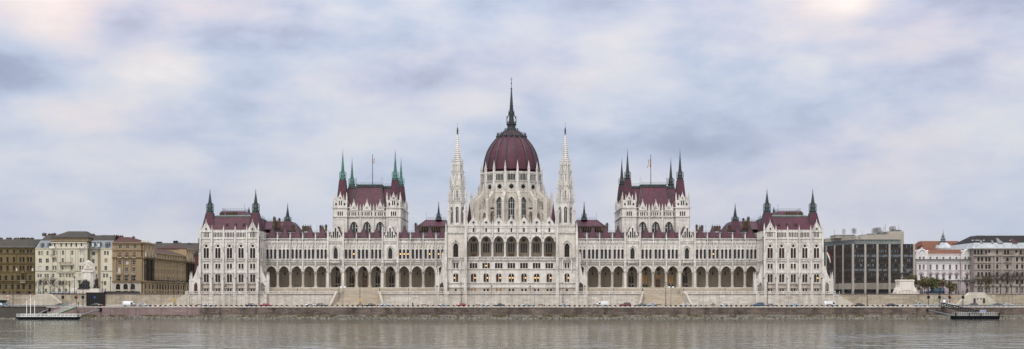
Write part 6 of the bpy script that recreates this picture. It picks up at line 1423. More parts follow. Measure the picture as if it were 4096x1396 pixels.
# planter cubes along the quay
t = proto('planter_box', 'small black cube planter on the quay edge', 'planter', 'black cube planters along the quay edge'); mb = MB()
mb.lathe(0,0,[(0,.40),(.05,.42),(.62,.46),(.66,.46),(.66,.40),(.58,.38)],4,'black_iron',math.pi/4); mb.build('box', t)
skip = [(786,810),(1150,1170),(1229,1251),(1432,1450),(1684,1706),(1903,1922),(2151,2176),(2374,2394),(2625,2648),(2842,2866),(3073,3094),(3308,3328)]
ps = [602+20.2*i for i in range(151)]; place(t, [(px(p,-42.6),-42.6,ROAD+.13) for p in ps if not any(a < p < b for a, b in skip)])
t = proto('park_bench', 'red brown wooden bench facing the river', 'bench', 'brown benches along the quay edge')
mb = MB(); 
for i in range(3): mb.box(-.95,.95,-.1+.17*i,.04+.17*i,.42,.47,'bench_wood')
mb.build('seat', t); mb = MB()
for i in range(3): mb.box(-.95,.95,.42,.46,.55+.14*i,.66+.14*i,'bench_wood')
mb.build('backrest', t)
for x in (-.75,.75): mb = MB(); mb.box(x-.05,x+.05,-.1,.46,0,.42,'black_iron'); mb.box(x-.05,x+.05,.46,.5,0,.95,'black_iron'); mb.build('leg', t)
place(t, [(px(p,-42),-42,ROAD+.13) for p in (532,797,1240,1441,1695,1912,2163,2383,2636,2853,3083,3318)])
# ================================================================ vehicles
def lerp_profile(pr, x):
    for (a, za), (b, zb) in zip(pr, pr[1:]):
        if a <= x <= b: return za+(zb-za)*(x-a)/(b-a)
    return pr[-1][1]
CARK = {'hatch': (4.1,1.72,[(0,.55),(.1,.78),(.95,.93),(1.55,1.40),(2.0,1.49),(3.2,1.47),(3.85,1.02),(4.05,.9),(4.1,.5)],(1.0,3.85)),
        'sedan': (4.6,1.76,[(0,.55),(.1,.74),(1.1,.92),(1.8,1.36),(2.3,1.44),(3.0,1.42),(3.75,1.02),(4.5,.96),(4.6,.55)],(1.15,3.8)),
        'suv': (4.6,1.85,[(0,.6),(.1,.92),(1.05,1.08),(1.6,1.62),(2.1,1.74),(4.1,1.70),(4.5,1.1),(4.6,.6)],(1.1,4.45)),
        'van': (5.2,1.95,[(0,.6),(.08,.95),(.6,1.15),(1.25,1.95),(1.6,2.2),(5.1,2.2),(5.18,2.1),(5.2,.5)],(.62,2.2)),
        'pickup': (5.2,1.85,[(0,.6),(.1,.92),(1.2,1.08),(1.75,1.65),(2.1,1.75),(2.75,1.72),(2.95,1.1),(5.1,1.08),(5.2,.55)],(1.25,2.9))}
def make_car(kind):
    L, W, pr, (c0, c1) = CARK[kind]; r = thing('parked_car' if False else 'car', (0,0,0), kind, 'car', 'cars on the embankment road', True)
    belt = 1.0 if kind in ('suv','van','pickup') else .88; mb = MB(); N_ = 28; secs = []
    xs = sorted({round(L*i/N_, 3) for i in range(N_+1)} | {p[0] for p in pr})
    for x in xs:
        zt = lerp_profile(pr, x); e = min(1, .82+.18*min(x, L-x)/.5); w = W/2*e; zlo = .28+.1*max(0, 1-min(x, L-x)/.4)
        for ax in (.16*L+.1, .80*L+.05):
            if abs(x-ax) < .38: zlo = max(zlo, .32+math.sqrt(max(0, .36**2-(x-ax)**2))*.9)
        zb = min(belt, zt); wt = w*(.97 if zt < belt+.02 else .97-.25*min(1, (zt-belt)/.7)*(.75 if kind == 'van' else 1))
        secs.append([(-w*.94,zlo),(-w,zlo+.12),(-w,max(zlo+.13,zb-.06)),(-w*.97,max(zlo+.14,zb)),(-wt,zt-.05 if zt > zb+.1 else zt-.01),(-wt*.9,zt),(wt*.9,zt),(wt,zt-.05 if zt > zb+.1 else zt-.01),(w*.97,max(zlo+.14,zb)),(w,max(zlo+.13,zb-.06)),(w,zlo+.12),(w*.94,zlo)])
    n = 12; vs = [(x-L/2, y, z) for x, s in zip(xs, secs) for y, z in s]; fs = [(i*n+j,i*n+(j+1)%n,(i+1)*n+(j+1)%n,(i+1)*n+j) for i in range(len(xs)-1) for j in range(n)]+[tuple(range(n-1,-1,-1)),tuple(range((len(xs)-1)*n,len(xs)*n))]
    mb.add(vs, fs, 'paint_white', True); mb.build('body', r)
    g = MB()                                                         # glazing: side windows, windscreen, rear window
    for s in (-1, 1):
        for a, b in ((c0+.55,(c0+c1)/2-.04),((c0+c1)/2+.04,c1-.4)) if kind not in ('van','pickup') else ((c0+.5,c1-.2),):
            P = []
            for x in (a, b):
                zt = lerp_profile(pr, x); w = W/2; top = zt-.12; f = min(1, (top-belt)/.7); wt = w*(.97-.25*min(1, (zt-belt)/.7)*(.75 if kind == 'van' else 1))
                fr = lambda z: w*.97+(wt-w*.97)*max(0,(z-belt))/(zt-.05-belt)
                P += [(x-L/2, s*(fr(belt+.05)+.012), belt+.05), (x-L/2, s*(fr(top)+.012), top)]
            g.add(P, [(0,2,3,1)], 'car_glass')
    sc_ = [p for p in pr if c0-.01 <= p[0] <= c1+.01]
    for a, b in ((pr[2],pr[3]),) + (((pr[-4],pr[-3]),) if kind in ('hatch','sedan','suv') else ()):
        if b[1] > a[1]: p, q = a, b
        else: p, q = b, a
        dx = -.012 if b[1] > a[1] else .012; d = lambda f: ((p[0]+(q[0]-p[0])*f)-L/2+dx, p[1]+(q[1]-p[1])*f+.014)
        (xa, za), (xb_, zb_) = d(.12), d(.92); wa, wb = W*.42, W*.34; g.add([(xa,-wa,za),(xa,wa,za),(xb_,wb,zb_),(xb_,-wb,zb_)], [(0,1,2,3)], 'car_glass')
    g.build('window', r)
    for ax in (.16*L+.1, .80*L+.05):
        for s in (-1, 1):
            w = MB(); x, y = ax-L/2, s*(W/2-.1)
            C = [(x+.32*math.cos(t), .32+.32*math.sin(t)) for t in [2*math.pi*i/16 for i in range(16)]]
            w.add([(a,y-.1,b) for a,b in C]+[(a,y+.1,b) for a,b in C], [tuple(range(16)),tuple(range(31,15,-1))]+[(i,(i+1)%16,16+(i+1)%16,16+i) for i in range(16)], 'tyre'); wo = w.build('wheel', r)
            m = MB(); m.add([(x+.2*math.cos(2*math.pi*i/12), y+s*.105, .32+.2*math.sin(2*math.pi*i/12)) for i in range(12)], [tuple(range(12))], 'rim'); m.build('rim', wo)
    for s in (-1, 1):
        m = MB(); m.box(-L/2-.012,-L/2+.25,s*W*.34-.15,s*W*.34+.15,.62,.74,'lamp_glass'); m.build('headlight', r)
        m = MB(); m.box(L/2-.2,L/2+.012,s*W*.36-.12,s*W*.36+.12,.68,.86,'tail_red'); m.build('tail_light', r)
    if kind == 'pickup':
        m = MB(); m.box(.45,2.5,-.75,.75,1.085,1.12,'frame_dark'); m.build('load_bed', r)
    return r
CARS = [(22,'hatch','paint_teal',-31,0,'teal blue hatchback at the far left end of the embankment road'),(1,'hatch','paint_white',-27,1,'white car cut off by the left picture edge'),
 (243,'sedan','paint_black',-26,0,'black saloon before the left stone stairway'),(385,'sedan','paint_black',-33,0,'black saloon in front of the black hoarding'),(519,'van','paint_white',-33,1,'white minivan below the tan corner house'),(575,'hatch','paint_silver',-33,1,'pale silver hatchback just behind the white minivan'),
 (833,'sedan','paint_silver',-33,1,'silver saloon below the middle of the left end pavilion'),(1005,'sedan','paint_navy',-33,1,'dark navy saloon below the right edge of the left end pavilion'),(1060,'hatch','paint_red',-33,0,'bright red hatchback below the first arches of the left wing'),(1243,'sedan','paint_white',-33,1,'white saloon just ahead of a dark teal car'),(1286,'hatch','paint_grey',-27,1,'dark grey hatchback behind the white saloon left of the stairway'),
 (1480,'sedan','paint_black',-33,0,'black saloon at the foot of the left grand stairway'),(1541,'sedan','paint_icy',-33,1,'icy grey saloon just right of the left grand stairway'),(1775,'sedan','paint_silver',-33,1,'silver saloon below the left river tower'),(1844,'hatch','paint_red',-33,0,'crimson hatchback by the dark pole below the left river tower'),(1935,'sedan','paint_white',-33,1,'white saloon half hidden by a floodlight mast below the loggia'),(1996,'sedan','paint_navy',-33,0,'dark blue saloon below the loggia, second from its floodlight mast'),
 (2109,'sedan','paint_silver',-33,1,'silver grey saloon below the right part of the loggia'),(2257,'sedan','paint_silver',-33,1,'silver saloon below the right river tower'),(2408,'van','paint_white',-33,0,'white delivery van below the inner arches of the right wing'),(2501,'suv','paint_wine',-33,0,'wine red off-roader below the right wing'),(2566,'sedan','paint_grey',-27,0,'dark grey saloon at the left foot of the right grand stairway'),(2607,'hatch','paint_icy',-33,0,'pale silver hatchback in the middle of the right grand stairway foot'),(2739,'hatch','paint_white',-33,0,'white hatchback at the right foot of the right grand stairway'),(2896,'hatch','paint_white',-33,0,'white hatchback below the outer arches of the right wing'),
 (3034,'suv','paint_blue',-33,0,'deep blue hatchback at the left edge of the right end pavilion'),(3083,'sedan','paint_silver',-27,0,'silver saloon half hidden by a bench below the right end pavilion'),(3176,'sedan','paint_icy',-33,0,'blue grey saloon below the middle of the right end pavilion'),(3323,'van','paint_white',-31,1,'large white van below the hanging flag'),(3438,'hatch','paint_black',-33,1,'black hatchback below the office slab'),(3565,'sedan','paint_navy',-33,1,'dark navy saloon below the bronze horseman'),(3680,'pickup','paint_silver',-33,0,'white flatbed pickup below the tree by the palace'),(3742,'sedan','paint_silver',-29,0,'grey saloon behind the head of the right gangway'),(3799,'sedan','paint_white',-29,0,'white saloon behind the right gangway rail'),(3891,'hatch','paint_black',-26,0,'black hatchback before the dark doors of the right stairway'),(3986,'sedan','paint_navy',-28,0,'navy saloon right of the trapezoid stone stairway'),(4027,'sedan','paint_icy',-25,0,'silver blue saloon at the far right end of the road')]
PROTO = {}
for p, kind, pc, Y, rev, lb in CARS:
    loc = (px(p,Y), Y, ROAD); rz = math.pi if rev else 0
    if kind not in PROTO: r = PROTO[kind] = make_car(kind); r.location = loc; r.rotation_euler[2] = rz; [repaint(c, pc) for c in r.children if c.name.startswith('body')]; r['label'] = lb
    else: r = dup(PROTO[kind], loc, rz, lb, paintm=pc)
    r['category'] = 'pickup truck' if kind == 'pickup' else 'van' if kind == 'van' else 'car'
    r.name = {'pickup':'pickup_truck','van':'van'}.get(kind, 'car')
def blue_van():
    r = dup(PROTO['van'], (px(3738,20),20,UP), 0, 'dark blue van on the upper street behind the olive trees', paintm='paint_blue'); r.scale = (1.6,1.3,1.25); r['category'] = 'van'; r['group'] = 'vehicles on the upper street'; r.name = 'van'
blue_van()
# ================================================================ pontoons
def pontoon_white():
    Y = -68; x0, x1 = px(66,Y), px(307,Y); root = thing('pontoon', ((x0+x1)/2,Y,0), 'long low pontoon with white criss-cross railings and black hull', 'pontoon'); mb = MB()
    F = Fr((0,Y,0),(1,0,0),(0,-1,0),1,1); prism(mb,F,[(x0,.95),(x1,.95),(x1,.35),(x1-1.6,-.4),(x0+1.6,-.4),(x0,.35)],-4.2,0,'hull_dark'); mb.build('hull', root)
    d = MB(); d.box(x0,x1,Y,Y+4.2,.95,1.03,'deck_grey'); d.build('deck', root)
    for y, nm in ((Y+.1,'railing'),(Y+4.1,'railing')):
        g = MB(); n = 15
        for z in (1.1, 2.0): g.bar((x0+.1,y,z),(x1-.1,y,z),.06,'white_paint')
        for i in range(n+1):
            x = x0+.1+(x1-x0-.2)*i/n; g.bar((x,y,1.03),(x,y,2.05),.06,'white_paint')
            if i < n: xn = x0+.1+(x1-x0-.2)*(i+1)/n; g.bar((x,y,1.1),(xn,y,2.0),.03,'white_paint'); g.bar((x,y,2.0),(xn,y,1.1),.03,'white_paint')
        g.build(nm, root)
    for p, vt, Y2 in ((107,1200,Y+1),(122.5,1179,Y+1),(139,1200,Y+1)):
        g = MB(); x = px(p,Y2); g.bar((x,Y2,1.03),(x,Y2,zz(vt,Y2)),.11,'white_paint',6,.07); tag(g.build('flagstaff'), {107:'shorter bare white flagstaff at the far end of the white-railed pontoon',122.5:'tallest bare white flagstaff on the white-railed pontoon',139:'shorter bare white flagstaff nearest the gangway'}[p], 'flagpole', 'white flagstaffs on the pontoon')
    gw = thing('gangway', (px(250,-55),-55,2), 'sloping gangway with white rails and green edge up to the pink quay', 'gangway'); a = Vector((px(195,-65.5),-65.5,1.25)); b = Vector((px(304,-46),-46,ROAD+.3)); g = MB(); dr = (b-a); w = Vector((-dr.y,dr.x,0)).normalized()*.6; up = Vector((0,0,1))
    g.add([a-w,a+w,b+w,b-w,a-w-up*.55,a+w-up*.55,b+w-up*.55,b-w-up*.55],[(0,1,2,3),(4,5,6,7),(0,4,7,3),(1,5,6,2)],'deck_green'); g.build('walkway', gw)
    for s in (-1, 1):
        g = MB(); g.bar(a+w*s+up*1.1,b+w*s+up*1.1,.035,'white_paint'); g.bar(a+w*s+up*.6,b+w*s+up*.6,.025,'white_paint'); g.bar(a+w*s,b+w*s,.06,'white_paint')
        for i in range(15): q = a.lerp(b,i/14)+w*s; g.bar(q,q+up*1.1,.03,'white_paint')
        g.build('railing', gw)
    gt = MB(); x = px(263,-45); gt.box(x-.7,x+.7,-44.6,-44.4,ROAD+.14,ROAD+1.8,'grey_steel'); tag(gt.build('gate_panel'), 'small grey gate panel at the quay edge by the white gangway', 'gate')
    for p0, v0, p1, v1, lb in ((196,1236,147,1259,'grey steel mooring strut from the pink wall to the middle of the white pontoon'),(401,1239,309,1263,'long grey steel mooring strut right of the white pontoon')):
        g = MB(); A_ = Vector((px(p0,-45.3),-45.3,zz(v0,-45.3))); B_ = Vector((px(p1,-65),-65,zz(v1,-65))); r = thing('mooring_strut', A_, lb, 'strut', 'steel mooring struts'); g.bar(A_,B_,.24,'zinc_blue',8); g.build('tube', r); g = MB(); g.ball(tuple(A_),.55,'hull_dark',8); g.box(A_.x-.5,A_.x+.5,-45.5,-44.9,A_.z-.6,A_.z+.6,'hull_dark'); g.build('bracket', r)
pontoon_white()
def pontoon_dark():
    Y = -64; x0, x1 = px(3822,Y), px(4000,Y); root = thing('pontoon', ((x0+x1)/2,Y,0), 'dark blue-black landing pontoon with pale rails at the right', 'pontoon'); mb = MB()
    F = Fr((0,Y,0),(1,0,0),(0,-1,0),1,1); prism(mb,F,[(x0,1.3),(x1,1.3),(x1,.3),(x1-1.2,-.4),(x0+1.6,-.4),(x0,.3)],-5,0,'hull_dark'); mb.build('hull', root)
    d = MB(); d.box(x0,x1,Y,Y+5,1.3,1.36,'deck_grey'); d.build('deck', root)
    for y in (Y+.15, Y+4.85):
        g = MB(); n = 18
        for z in (1.9, 2.5): g.bar((x0+.6,y,z),(x1-.3,y,z),.035,'lamp_glass')
        for i in range(n+1): x = x0+.6+(x1-x0-.9)*i/n; g.bar((x,y,1.36),(x,y,2.5),.035,'lamp_glass')
        g.build('railing', root)
    for x in (x0+.3, px(3878,Y), px(3925,Y), x1-.2): g = MB(); g.box(x-.22,x+.22,Y+.1,Y+.5,1.36,2.3,'hull_dark'); g.build('bollard', root)
    s = thing('name_board', (px(3936,Y),Y+1,1.36), 'small blue and white name board above the dark pontoon', 'sign'); q = MB(); a, b = px(3925,Y), px(3948,Y); z = zz(1244.5,Y); q.box(a,b,Y+1,Y+1.08,z-.3,z+.3,'sign_white'); q.box(a+.06,b-.06,Y+.985,Y+1,z-.2,z+.2,'sign_blue'); q.build('panel', s); q = MB()
    for x in (a+.3, b-.3): q.bar((x,Y+1.04,1.36),(x,Y+1.04,z-.3),.06,'white_paint')
    q.build('leg', s)
    gw = thing('gangway', (px(3835,-55),-55,2), 'dark steel truss gangway down to the dark pontoon', 'gangway'); a = Vector((px(3762,-45),-45,ROAD+.35)); b = Vector((px(3918,-62),-62,1.75)); w = Vector((0,-1,0))*1.0; up = Vector((0,0,1)); g = MB(); 
    g.add([a-w,a+w,b+w,b-w,a-w-up*.2,a+w-up*.2,b+w-up*.2,b-w-up*.2],[(0,1,2,3),(4,5,6,7),(0,4,7,3),(1,5,6,2)],'deck_grey'); g.build('walkway', gw)
    for s_ in (-1, 1):
        g = MB(); n = 16
        for e, r_ in ((1.25,.1),(.65,.06),(0,.12)): g.bar(a+w*s_+up*e,b+w*s_+up*e,r_,'hull_dark')
        for i in range(n):
            q0, q1 = a.lerp(b,i/n)+w*s_, a.lerp(b,(i+1)/n)+w*s_; g.bar(q0,q0+up*1.25,.06,'hull_dark'); g.bar(q0,q1+up*1.25,.055,'grey_steel')
        g.build('truss', gw)
    A_ = Vector((px(3711,-45.3),-45.3,zz(1240,-45.3))); B_ = Vector((px(3822,-62),-62,1.2)); r = thing('mooring_strut', A_, 'long grey steel mooring strut left of the dark pontoon', 'strut', 'steel mooring struts'); g = MB(); g.bar(A_,B_,.2,'zinc_blue',8); g.build('tube', r); g = MB(); g.box(A_.x-.4,A_.x+.4,-45.5,-44.9,A_.z-.4,A_.z+.4,'hull_dark'); g.build('bracket', r)
pontoon_dark()
mb = MB(); x = px(2029,-45.4); mb.add([(x+.55*math.cos(2*math.pi*i/16),-45.42,zz(1266,-45.4)+.55*math.sin(2*math.pi*i/16)) for i in range(16)]+[(x+.7*math.cos(2*math.pi*i/16),-45.42,zz(1266,-45.4)+.7*math.sin(2*math.pi*i/16)) for i in range(16)]+[(x+.7*math.cos(2*math.pi*i/16),-45.2,zz(1266,-45.4)+.7*math.sin(2*math.pi*i/16)) for i in range(16)],[tuple(range(16))]+[(i,(i+1)%16,16+(i+1)%16,16+i) for i in range(16)]+[(16+i,16+(i+1)%16,32+(i+1)%16,32+i) for i in range(16)],'black_iron'); tag(mb.build('drain_pipe'), 'round black drain mouth in the quay foot below the loggia', 'drain')
# ================================================================ people
def person(p, Y, z, label, pose, cloth='cloth_dark'):
    r = thing('person', (px(p,Y),Y,z), label, 'person', local=True); s = pose
    V = [(0,0,.93),(0,0,1.15),(0,0,1.38),(0,0,1.50),(0,0,1.56),(-.09,0,.9),(-.10,-.02-s*.08,.5),(-.10,s*.12,.08),(-.1,-.12+s*.12,.04),(.09,0,.9),(.10,-.02+s*.08,.5),(.10,-s*.12,.08),(.1,-.12-s*.12,.04),(-.19,0,1.38),(-.24,.03,1.1),(-.22,-.1,.86),(.19,0,1.38),(.24,.03,1.1),(.22,-.1,.86)]
    E_ = [(0,1),(1,2),(2,3),(3,4),(0,5),(5,6),(6,7),(7,8),(0,9),(9,10),(10,11),(11,12),(2,13),(13,14),(14,15),(2,16),(16,17),(17,18)]
    skinned('body', V, E_, [.15,.145,.15,.06,.06,.11,.075,.05,.045,.11,.075,.05,.045,.07,.05,.04,.07,.05,.04], r, cloth, 1)
    h = MB(); h.lathe(0,0,[(1.53,.03),(1.57,.075),(1.64,.095),(1.70,.09),(1.76,.06),(1.78,.01)],10,'skin',0,True); h.box(-.015,.015,-.115,-.08,1.63,1.67,'skin'); h.build('head', r)
    h = MB(); h.lathe(0,.02,[(1.66,.103),(1.72,.1),(1.78,.07),(1.80,.01)],10,'cloth_dark',0,True); h.build('hair', r)
person(1651, -40, ROAD+.13, 'person in dark clothes standing alone by the planters left of the loggia', .3)
person(313, -20, ROAD+.14, 'person in dark clothes walking by the wall left of the black hoarding', .8)
person(2853, -41.2, ROAD+.13, 'person in a rust coat beside a bench below the right wing', .1, 'bench_wood')
# ================================================================ trees
def tree(p, Y, h, label, kind='bare', seed=1, group=None, spread=.45):
    x = px(p,Y); r = thing('bare_tree' if kind == 'bare' else 'leafy_tree', (x,Y,UP), label, 'tree', group, True); rr = random.Random(seed*77+5); mb = MB(); tips = []
    def grow(a, d, L, rad_, depth, m):
        b = a+d*L; m.bar(a, b, rad_, 'bark', 5, rad_*.65)
        if depth <= 1: tips.append(b)
        if depth == 0: return
        for i in range(3 if depth > 1 else 3):
            n = Vector((rr.gauss(0,1),rr.gauss(0,1),rr.gauss(.15,.5))).normalized(); dd = (d*1.0+n*spread*1.5).normalized(); dd.z = max(dd.z, .12); grow(a.lerp(b, rr.uniform(.6,1)), dd, L*rr.uniform(.6,.85), rad_*.58, depth-1, m)
    tr = MB(); t0 = h*.28; tr.bar((0,0,0),(0,0,t0),.035*h*.55,'bark',7,.024*h*.55); tr.build('trunk', r)
    for i in range(4): a = i*1.57+rr.random(); grow(Vector((0,0,t0*rr.uniform(.85,1))), Vector((math.cos(a)*spread,math.sin(a)*spread,1)).normalized(), h*.26, .018*h*.5, 4 if kind == 'bare' else 3, mb)
    grow(Vector((0,0,t0*.95)), Vector((rr.gauss(0,.1),rr.gauss(0,.1),1)).normalized(), h*.28, .02*h*.5, 4 if kind == 'bare' else 3, mb)
    mb.build('branches', r)
    if kind != 'bare':
        c = MB(); mats = {'olive':('leaf_olive','leaf_olive','leaf_green','leaf_brown'),'brown':('leaf_brown','leaf_brown','leaf_olive'),'green':('leaf_green','leaf_olive')}[kind]
        cl = [(Vector((rr.gauss(0,.17)*h, rr.gauss(0,.17)*h, h*rr.uniform(.30,.95))), rr.uniform(.06,.15)*h) for _ in range(22 if kind != 'brown' else 14)]+[(q, .06*h) for q in tips[::6]]
        for q, cr in cl:
            tone = mats[rr.randrange(len(mats))]
            for i in range(64 if kind != 'brown' else 20):
                v = q+Vector((rr.gauss(0,.5),rr.gauss(0,.5),rr.gauss(-.15,.62)))*cr; s = rr.uniform(.09,.2); a, b = rr.uniform(0,6.28), rr.uniform(-.8,.8); e1 = Vector((math.cos(a),math.sin(a),b*.4))*s; e2 = Vector((-math.sin(a)*.4,math.cos(a)*.4,-.9))*s
                c.add([v-e1-e2,v+e1-e2*.6,v+e1*.8+e2,v-e1*.7+e2*.8],[(0,1,2,3)],tone if rr.random() < .7 else mats[rr.randrange(len(mats))])
        c.build('crown', r)
G1 = 'bare street trees before the cream house'
for i, (p, h) in enumerate(((172,7.5),(201,9.0),(219,7.5),(234,6.0),(256,7.0),(140,6.5))): tree(p, 6, h, 'thin bare street tree on the upper street before the old houses', 'bare', i+1, G1)
for p, h, kd, sd, lb in ((3650,9.5,'olive',11,'olive leaved tree just right of the white pedestal'),(3697,8.2,'olive',12,'broad olive tree left of the blue van'),(3735,8.0,'green',13,'dense green tree behind the dark blue van'),(3762,8.5,'brown',14,'brown leaved tree right of the blue van before the palace'),(3805,6.0,'green',15,'small dark green tree before the palace base'),(3948,9.5,'brown',16,'rust leaved tree before the grey house')): tree(p, 14, h*.9, lb, kd, sd)
for i, (p, h) in enumerate(((3868,8.5),(3920,9.0),(3972,10.5),(4002,11.5),(4045,11.0),(4080,11.5),(3890,7.5),(4024,9.5))): tree(p, 10, h, 'bare street tree before the grey house and the palace', 'bare', 30+i, 'bare street trees at the right')
# ================================================================ railings, shelter
def rail_run(p0, p1, Y, z, h, label, step=1.4, m='black_iron'):
    mb = MB(); x0, x1 = px(p0,Y), px(p1,Y); n = int((x1-x0)/step)
    for e in (.5*h, h): mb.bar((x0,Y,z+e),(x1,Y,z+e),.05,m)
    for i in range(n+1): x = x0+(x1-x0)*i/n; mb.bar((x,Y,z),(x,Y,z+h),.06,m)
    tag(mb.build('street_railing'), label, 'railing')
rail_run(3346,3890,-15.9,UP+.1,.95,'thin dark railing on the wall top below the office and palace'); rail_run(3998,4200,-22,ROAD,1.1,'dark roadside railing right of the right stone stairway',1.2); rail_run(-60,345,-15.9,UP+.1,.9,'thin dark railing on the wall top below the cream house')
mb = MB(); Y = -41; mb.box(px(-60,Y),px(300,Y),Y,Y+.12,ROAD+.35,ROAD+.75,'grey_steel')
for i in range(24): x = px(-60,Y)+(px(300,Y)-px(-60,Y))*i/23; mb.box(x-.08,x+.08,Y+.12,Y+.24,ROAD,ROAD+.75,'grey_steel')
tag(mb.build('crash_barrier'), 'grey steel crash barrier along the road behind the white pontoon', 'barrier')
mb = MB(); Y = -35.5; mb.box(px(3800,Y),px(4200,Y),Y,Y+.12,ROAD+.35,ROAD+.8,'grey_steel')
for i in range(24): x = px(3800,Y)+(px(4200,Y)-px(3800,Y))*i/23; mb.box(x-.08,x+.08,Y+.12,Y+.24,ROAD,ROAD+.8,'grey_steel')
tag(mb.build('crash_barrier'), 'grey steel crash barrier along the road behind the dark pontoon', 'barrier')
def site_barrier():
    Y = 16; x0, x1 = px(196,Y), px(296,Y); mb = MB(); n = 8
    for i in range(n):
        a, b = x0+(x1-x0)*i/n, x0+(x1-x0)*(i+1)/n-.12; mb.box(a,b,Y,Y+.08,UP+.15,UP+.55,'glass_blue'); mb.box(a,b,Y,Y+.08,UP+.552,UP+.95,'tram_white'); mb.box(a+.1,a+.2,Y-.2,Y+.3,UP-.05,UP+.15,'black_iron')
    tag(mb.build('site_barrier'), 'pale blue and white barrier panels on the street before the cream house', 'barrier')
site_barrier()
# ================================================================ camera, sky, sun
cam = bpy.data.objects.new('camera', bpy.data.cameras.new('camera')); COL.objects.link(cam)
cam.location = ((2048-AX)*kk(0), -DIST, ZC); cam.rotation_euler = (rad(90), 0, 0)
cam.data.sensor_width = 36; cam.data.lens = FPX/4096*36; cam.data.shift_y = (HY-698)/4096; cam.data.clip_end = 20000; cam.data.clip_start = 1
sc.camera = cam
w = bpy.data.worlds.new('World'); sc.world = w; w.use_nodes = True
nt = w.node_tree; nd = nt.nodes; lk = nt.links; bg = nd['Background']
SUN_EL, SUN_AZ = 52, 198
sky = nd.new('ShaderNodeTexSky'); sky.sky_type = 'NISHITA'; sky.sun_disc = False; sky.sun_elevation = rad(SUN_EL); sky.sun_rotation = rad(SUN_AZ)
tc = nd.new('ShaderNodeTexCoord'); DIR = tc.outputs['Generated']
def wm(op, a, b=None):
    n = nd.new('ShaderNodeMath'); n.operation = op
    for i, x in enumerate((a, b)):
        if x is None: continue
        if hasattr(x, 'is_linked'): lk.new(x, n.inputs[i])
        else: n.inputs[i].default_value = x
    return n.outputs[0]
sp = nd.new('ShaderNodeSeparateXYZ'); lk.new(DIR, sp.inputs[0])
az = wm('ARCTAN2', sp.outputs[0], sp.outputs[1]); el = wm('ARCSINE', wm('MINIMUM', wm('MAXIMUM', sp.outputs[2], -1), 1))
def cloud(sx, sz, off, scale, detail, rough, dist=0.0):
    v = nd.new('ShaderNodeVectorMath'); v.operation = 'MULTIPLY'; lk.new(DIR, v.inputs[0]); v.inputs[1].default_value = (sx, sx, sz)
    a = nd.new('ShaderNodeVectorMath'); a.operation = 'ADD'; lk.new(v.outputs[0], a.inputs[0]); a.inputs[1].default_value = off
    n = nd.new('ShaderNodeTexNoise'); n.inputs['Scale'].default_value = scale; n.inputs['Detail'].default_value = detail; n.inputs['Roughness'].default_value = rough; n.inputs['Distortion'].default_value = dist
    lk.new(a.outputs[0], n.inputs['Vector']); return n.outputs['Fac']
def blob(a0, e0, ra, re):
    """a bank of cloud or a thin place in it, at a bearing and height in degrees"""
    dx = wm('DIVIDE', wm('SUBTRACT', az, rad(a0)), rad(ra)); dy = wm('DIVIDE', wm('SUBTRACT', el, rad(e0)), rad(re))
    return wm('EXPONENT', wm('MULTIPLY', wm('ADD', wm('MULTIPLY', dx, dx), wm('MULTIPLY', dy, dy)), -1))
def wramp(f, pts):
    r = nd.new('ShaderNodeValToRGB'); e = r.color_ramp.elements
    while len(e) < len(pts): e.new(.5)
    for i, (p, c) in enumerate(pts): e[i].position = p; e[i].color = (*c, 1)
    lk.new(f, r.inputs[0]); return r.outputs[0]
def wmix(f, a, b, mode='MIX'):
    m = nd.new('ShaderNodeMix'); m.data_type = 'RGBA'; m.blend_type = mode
    for s, x in ((0, f), (6, a), (7, b)):
        if hasattr(x, 'is_linked'): lk.new(x, m.inputs[s])
        else: m.inputs[s].default_value = x if s == 0 else (*x, 1)
    return m.outputs[2]
n1 = cloud(1.0, 1.9, (3.1, .7, 1.3), 6.0, 5, .5, .3)
n2 = cloud(1.0, 2.3, (8.2, 4.1, 2.0), 13.0, 4, .5, .2)
n3 = cloud(1.0, 2.6, (1.2, 9.1, 5.0), 34.0, 3, .5, .2)
base = wm('ADD', wm('ADD', wm('MULTIPLY', wm('SUBTRACT', n1, .5), .66), wm('MULTIPLY', wm('SUBTRACT', n2, .5), .52)), wm('MULTIPLY', wm('SUBTRACT', n3, .5), .13))
# the relief of the cloud deck flattens out towards the horizon
flat = wm('SUBTRACT', 1.0, wm('MULTIPLY', wm('EXPONENT', wm('MULTIPLY', wm('ABSOLUTE', el), -9.0)), .75))
base = wm('MULTIPLY', base, flat)
def acc(x, *bl):
    for amp, *q in bl: x = wm('ADD', x, wm('MULTIPLY', blob(*q), amp))
    return x
lum = acc(wm('ADD', base, .562), (.25,-21.2,12.9,2.8,1.8), (-.21,-22.2,10.1,2.6,1.2), (-.13,-18.2,11.9,2.0,1.3), (.12,-15.8,10.6,2.2,1.2), (.10,-21.0,8.1,2.6,.7), (.05,-14,6.2,3,.9), (.11,-12.6,13.1,3.2,.8), (-.07,-5,12.3,4.5,1.2), (-.02,-10,7.2,3.5,.9), (.07,-10,8.9,3.5,1.3), (.11,-1.0,9.1,2.2,.9), (.20,15.3,13.5,2.4,.9), (.12,15.8,13.2,.7,.4), (.15,14.0,12.9,3.2,1.2), (-.17,20.2,13.5,3.2,.9), (-.05,17.4,13.3,1.0,.9), (.06,19,11.4,4,.9), (.05,6,12.0,6,1.1), (-.05,9,7.2,7,.9), (-.04,19,8.6,3.5,1.0))
cl = wramp(lum, [(.26,(.19,.22,.38)), (.40,(.285,.35,.54)), (.51,(.46,.54,.73)), (.61,(.63,.665,.775)), (.73,(.80,.765,.78)), (.92,(1.05,.99,.92))])
pink = acc(cloud(1, 2.4, (1, 5, 9), 4.2, 5, .5), (.26,-21,13.0,4.0,2.0), (.20,17,11.8,6,1.6), (.14,-13,13.2,4,1.2), (.10,15,13.6,3,1), (-.12,-4,8,8,2), (.12,-19,8.2,5,1.2))
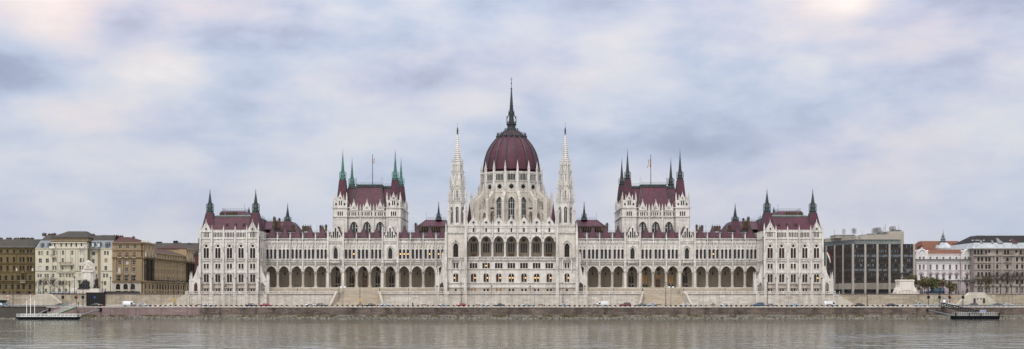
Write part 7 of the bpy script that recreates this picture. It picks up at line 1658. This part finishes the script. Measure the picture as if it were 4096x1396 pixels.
cl = wmix(wm('MULTIPLY', wm('MINIMUM', wm('MAXIMUM', wm('MULTIPLY', wm('SUBTRACT', pink, .46), 3.0), 0), 1), .8), cl, (1.12,.92,.91), 'MULTIPLY')
hb = wm('MULTIPLY', wm('EXPONENT', wm('MULTIPLY', wm('ABSOLUTE', el), -8.0)), .62)
cl = wmix(hb, cl, (.63,.655,.70))
# an overcast sky: about three times brighter overhead than at the horizon, warmer in the west behind the viewer
up = wm('MAXIMUM', sp.outputs[2], 0)
west = wm('MAXIMUM', wm('MULTIPLY', sp.outputs[1], -1), 0)
cl = wmix(wm('MINIMUM', wm('ADD', west, wm('MULTIPLY', up, .8)), 1), cl, (.72,.715,.715))
gain = wm('ADD', wm('ADD', 1.0, wm('MULTIPLY', wm('MULTIPLY', up, up), 2.2)), wm('MULTIPLY', west, .25))
gm = nd.new('ShaderNodeVectorMath'); gm.operation = 'SCALE'; lk.new(cl, gm.inputs[0]); lk.new(gain, gm.inputs[3])
STR = .10
sk = nd.new('ShaderNodeVectorMath'); sk.operation = 'SCALE'; lk.new(gm.outputs[0], sk.inputs[0]); sk.inputs[3].default_value = 1/STR
lk.new(wmix(.93, sky.outputs[0], sk.outputs[0]), bg.inputs['Color']); bg.inputs['Strength'].default_value = STR
sun = bpy.data.objects.new('sun', bpy.data.lights.new('sun', 'SUN')); COL.objects.link(sun)
sun.data.energy = 1.9; sun.data.angle = rad(12); sun.data.color = (1, .965, .93)
# rotation: light comes from azimuth SUN_AZ (clockwise from +Y) at elevation SUN_EL
dv = Vector((math.sin(rad(SUN_AZ))*math.cos(rad(SUN_EL)), math.cos(rad(SUN_AZ))*math.cos(rad(SUN_EL)), math.sin(rad(SUN_EL))))
sun.rotation_euler = dv.to_track_quat('Z', 'Y').to_euler()
vs = sc.view_settings; vs.view_transform = 'Standard'; vs.look = 'None'; vs.gamma = 1; vs.use_curve_mapping = False; vs.exposure = 0
sc.cycles.max_bounces = 6; sc.cycles.diffuse_bounces = 3; sc.cycles.glossy_bounces = 3
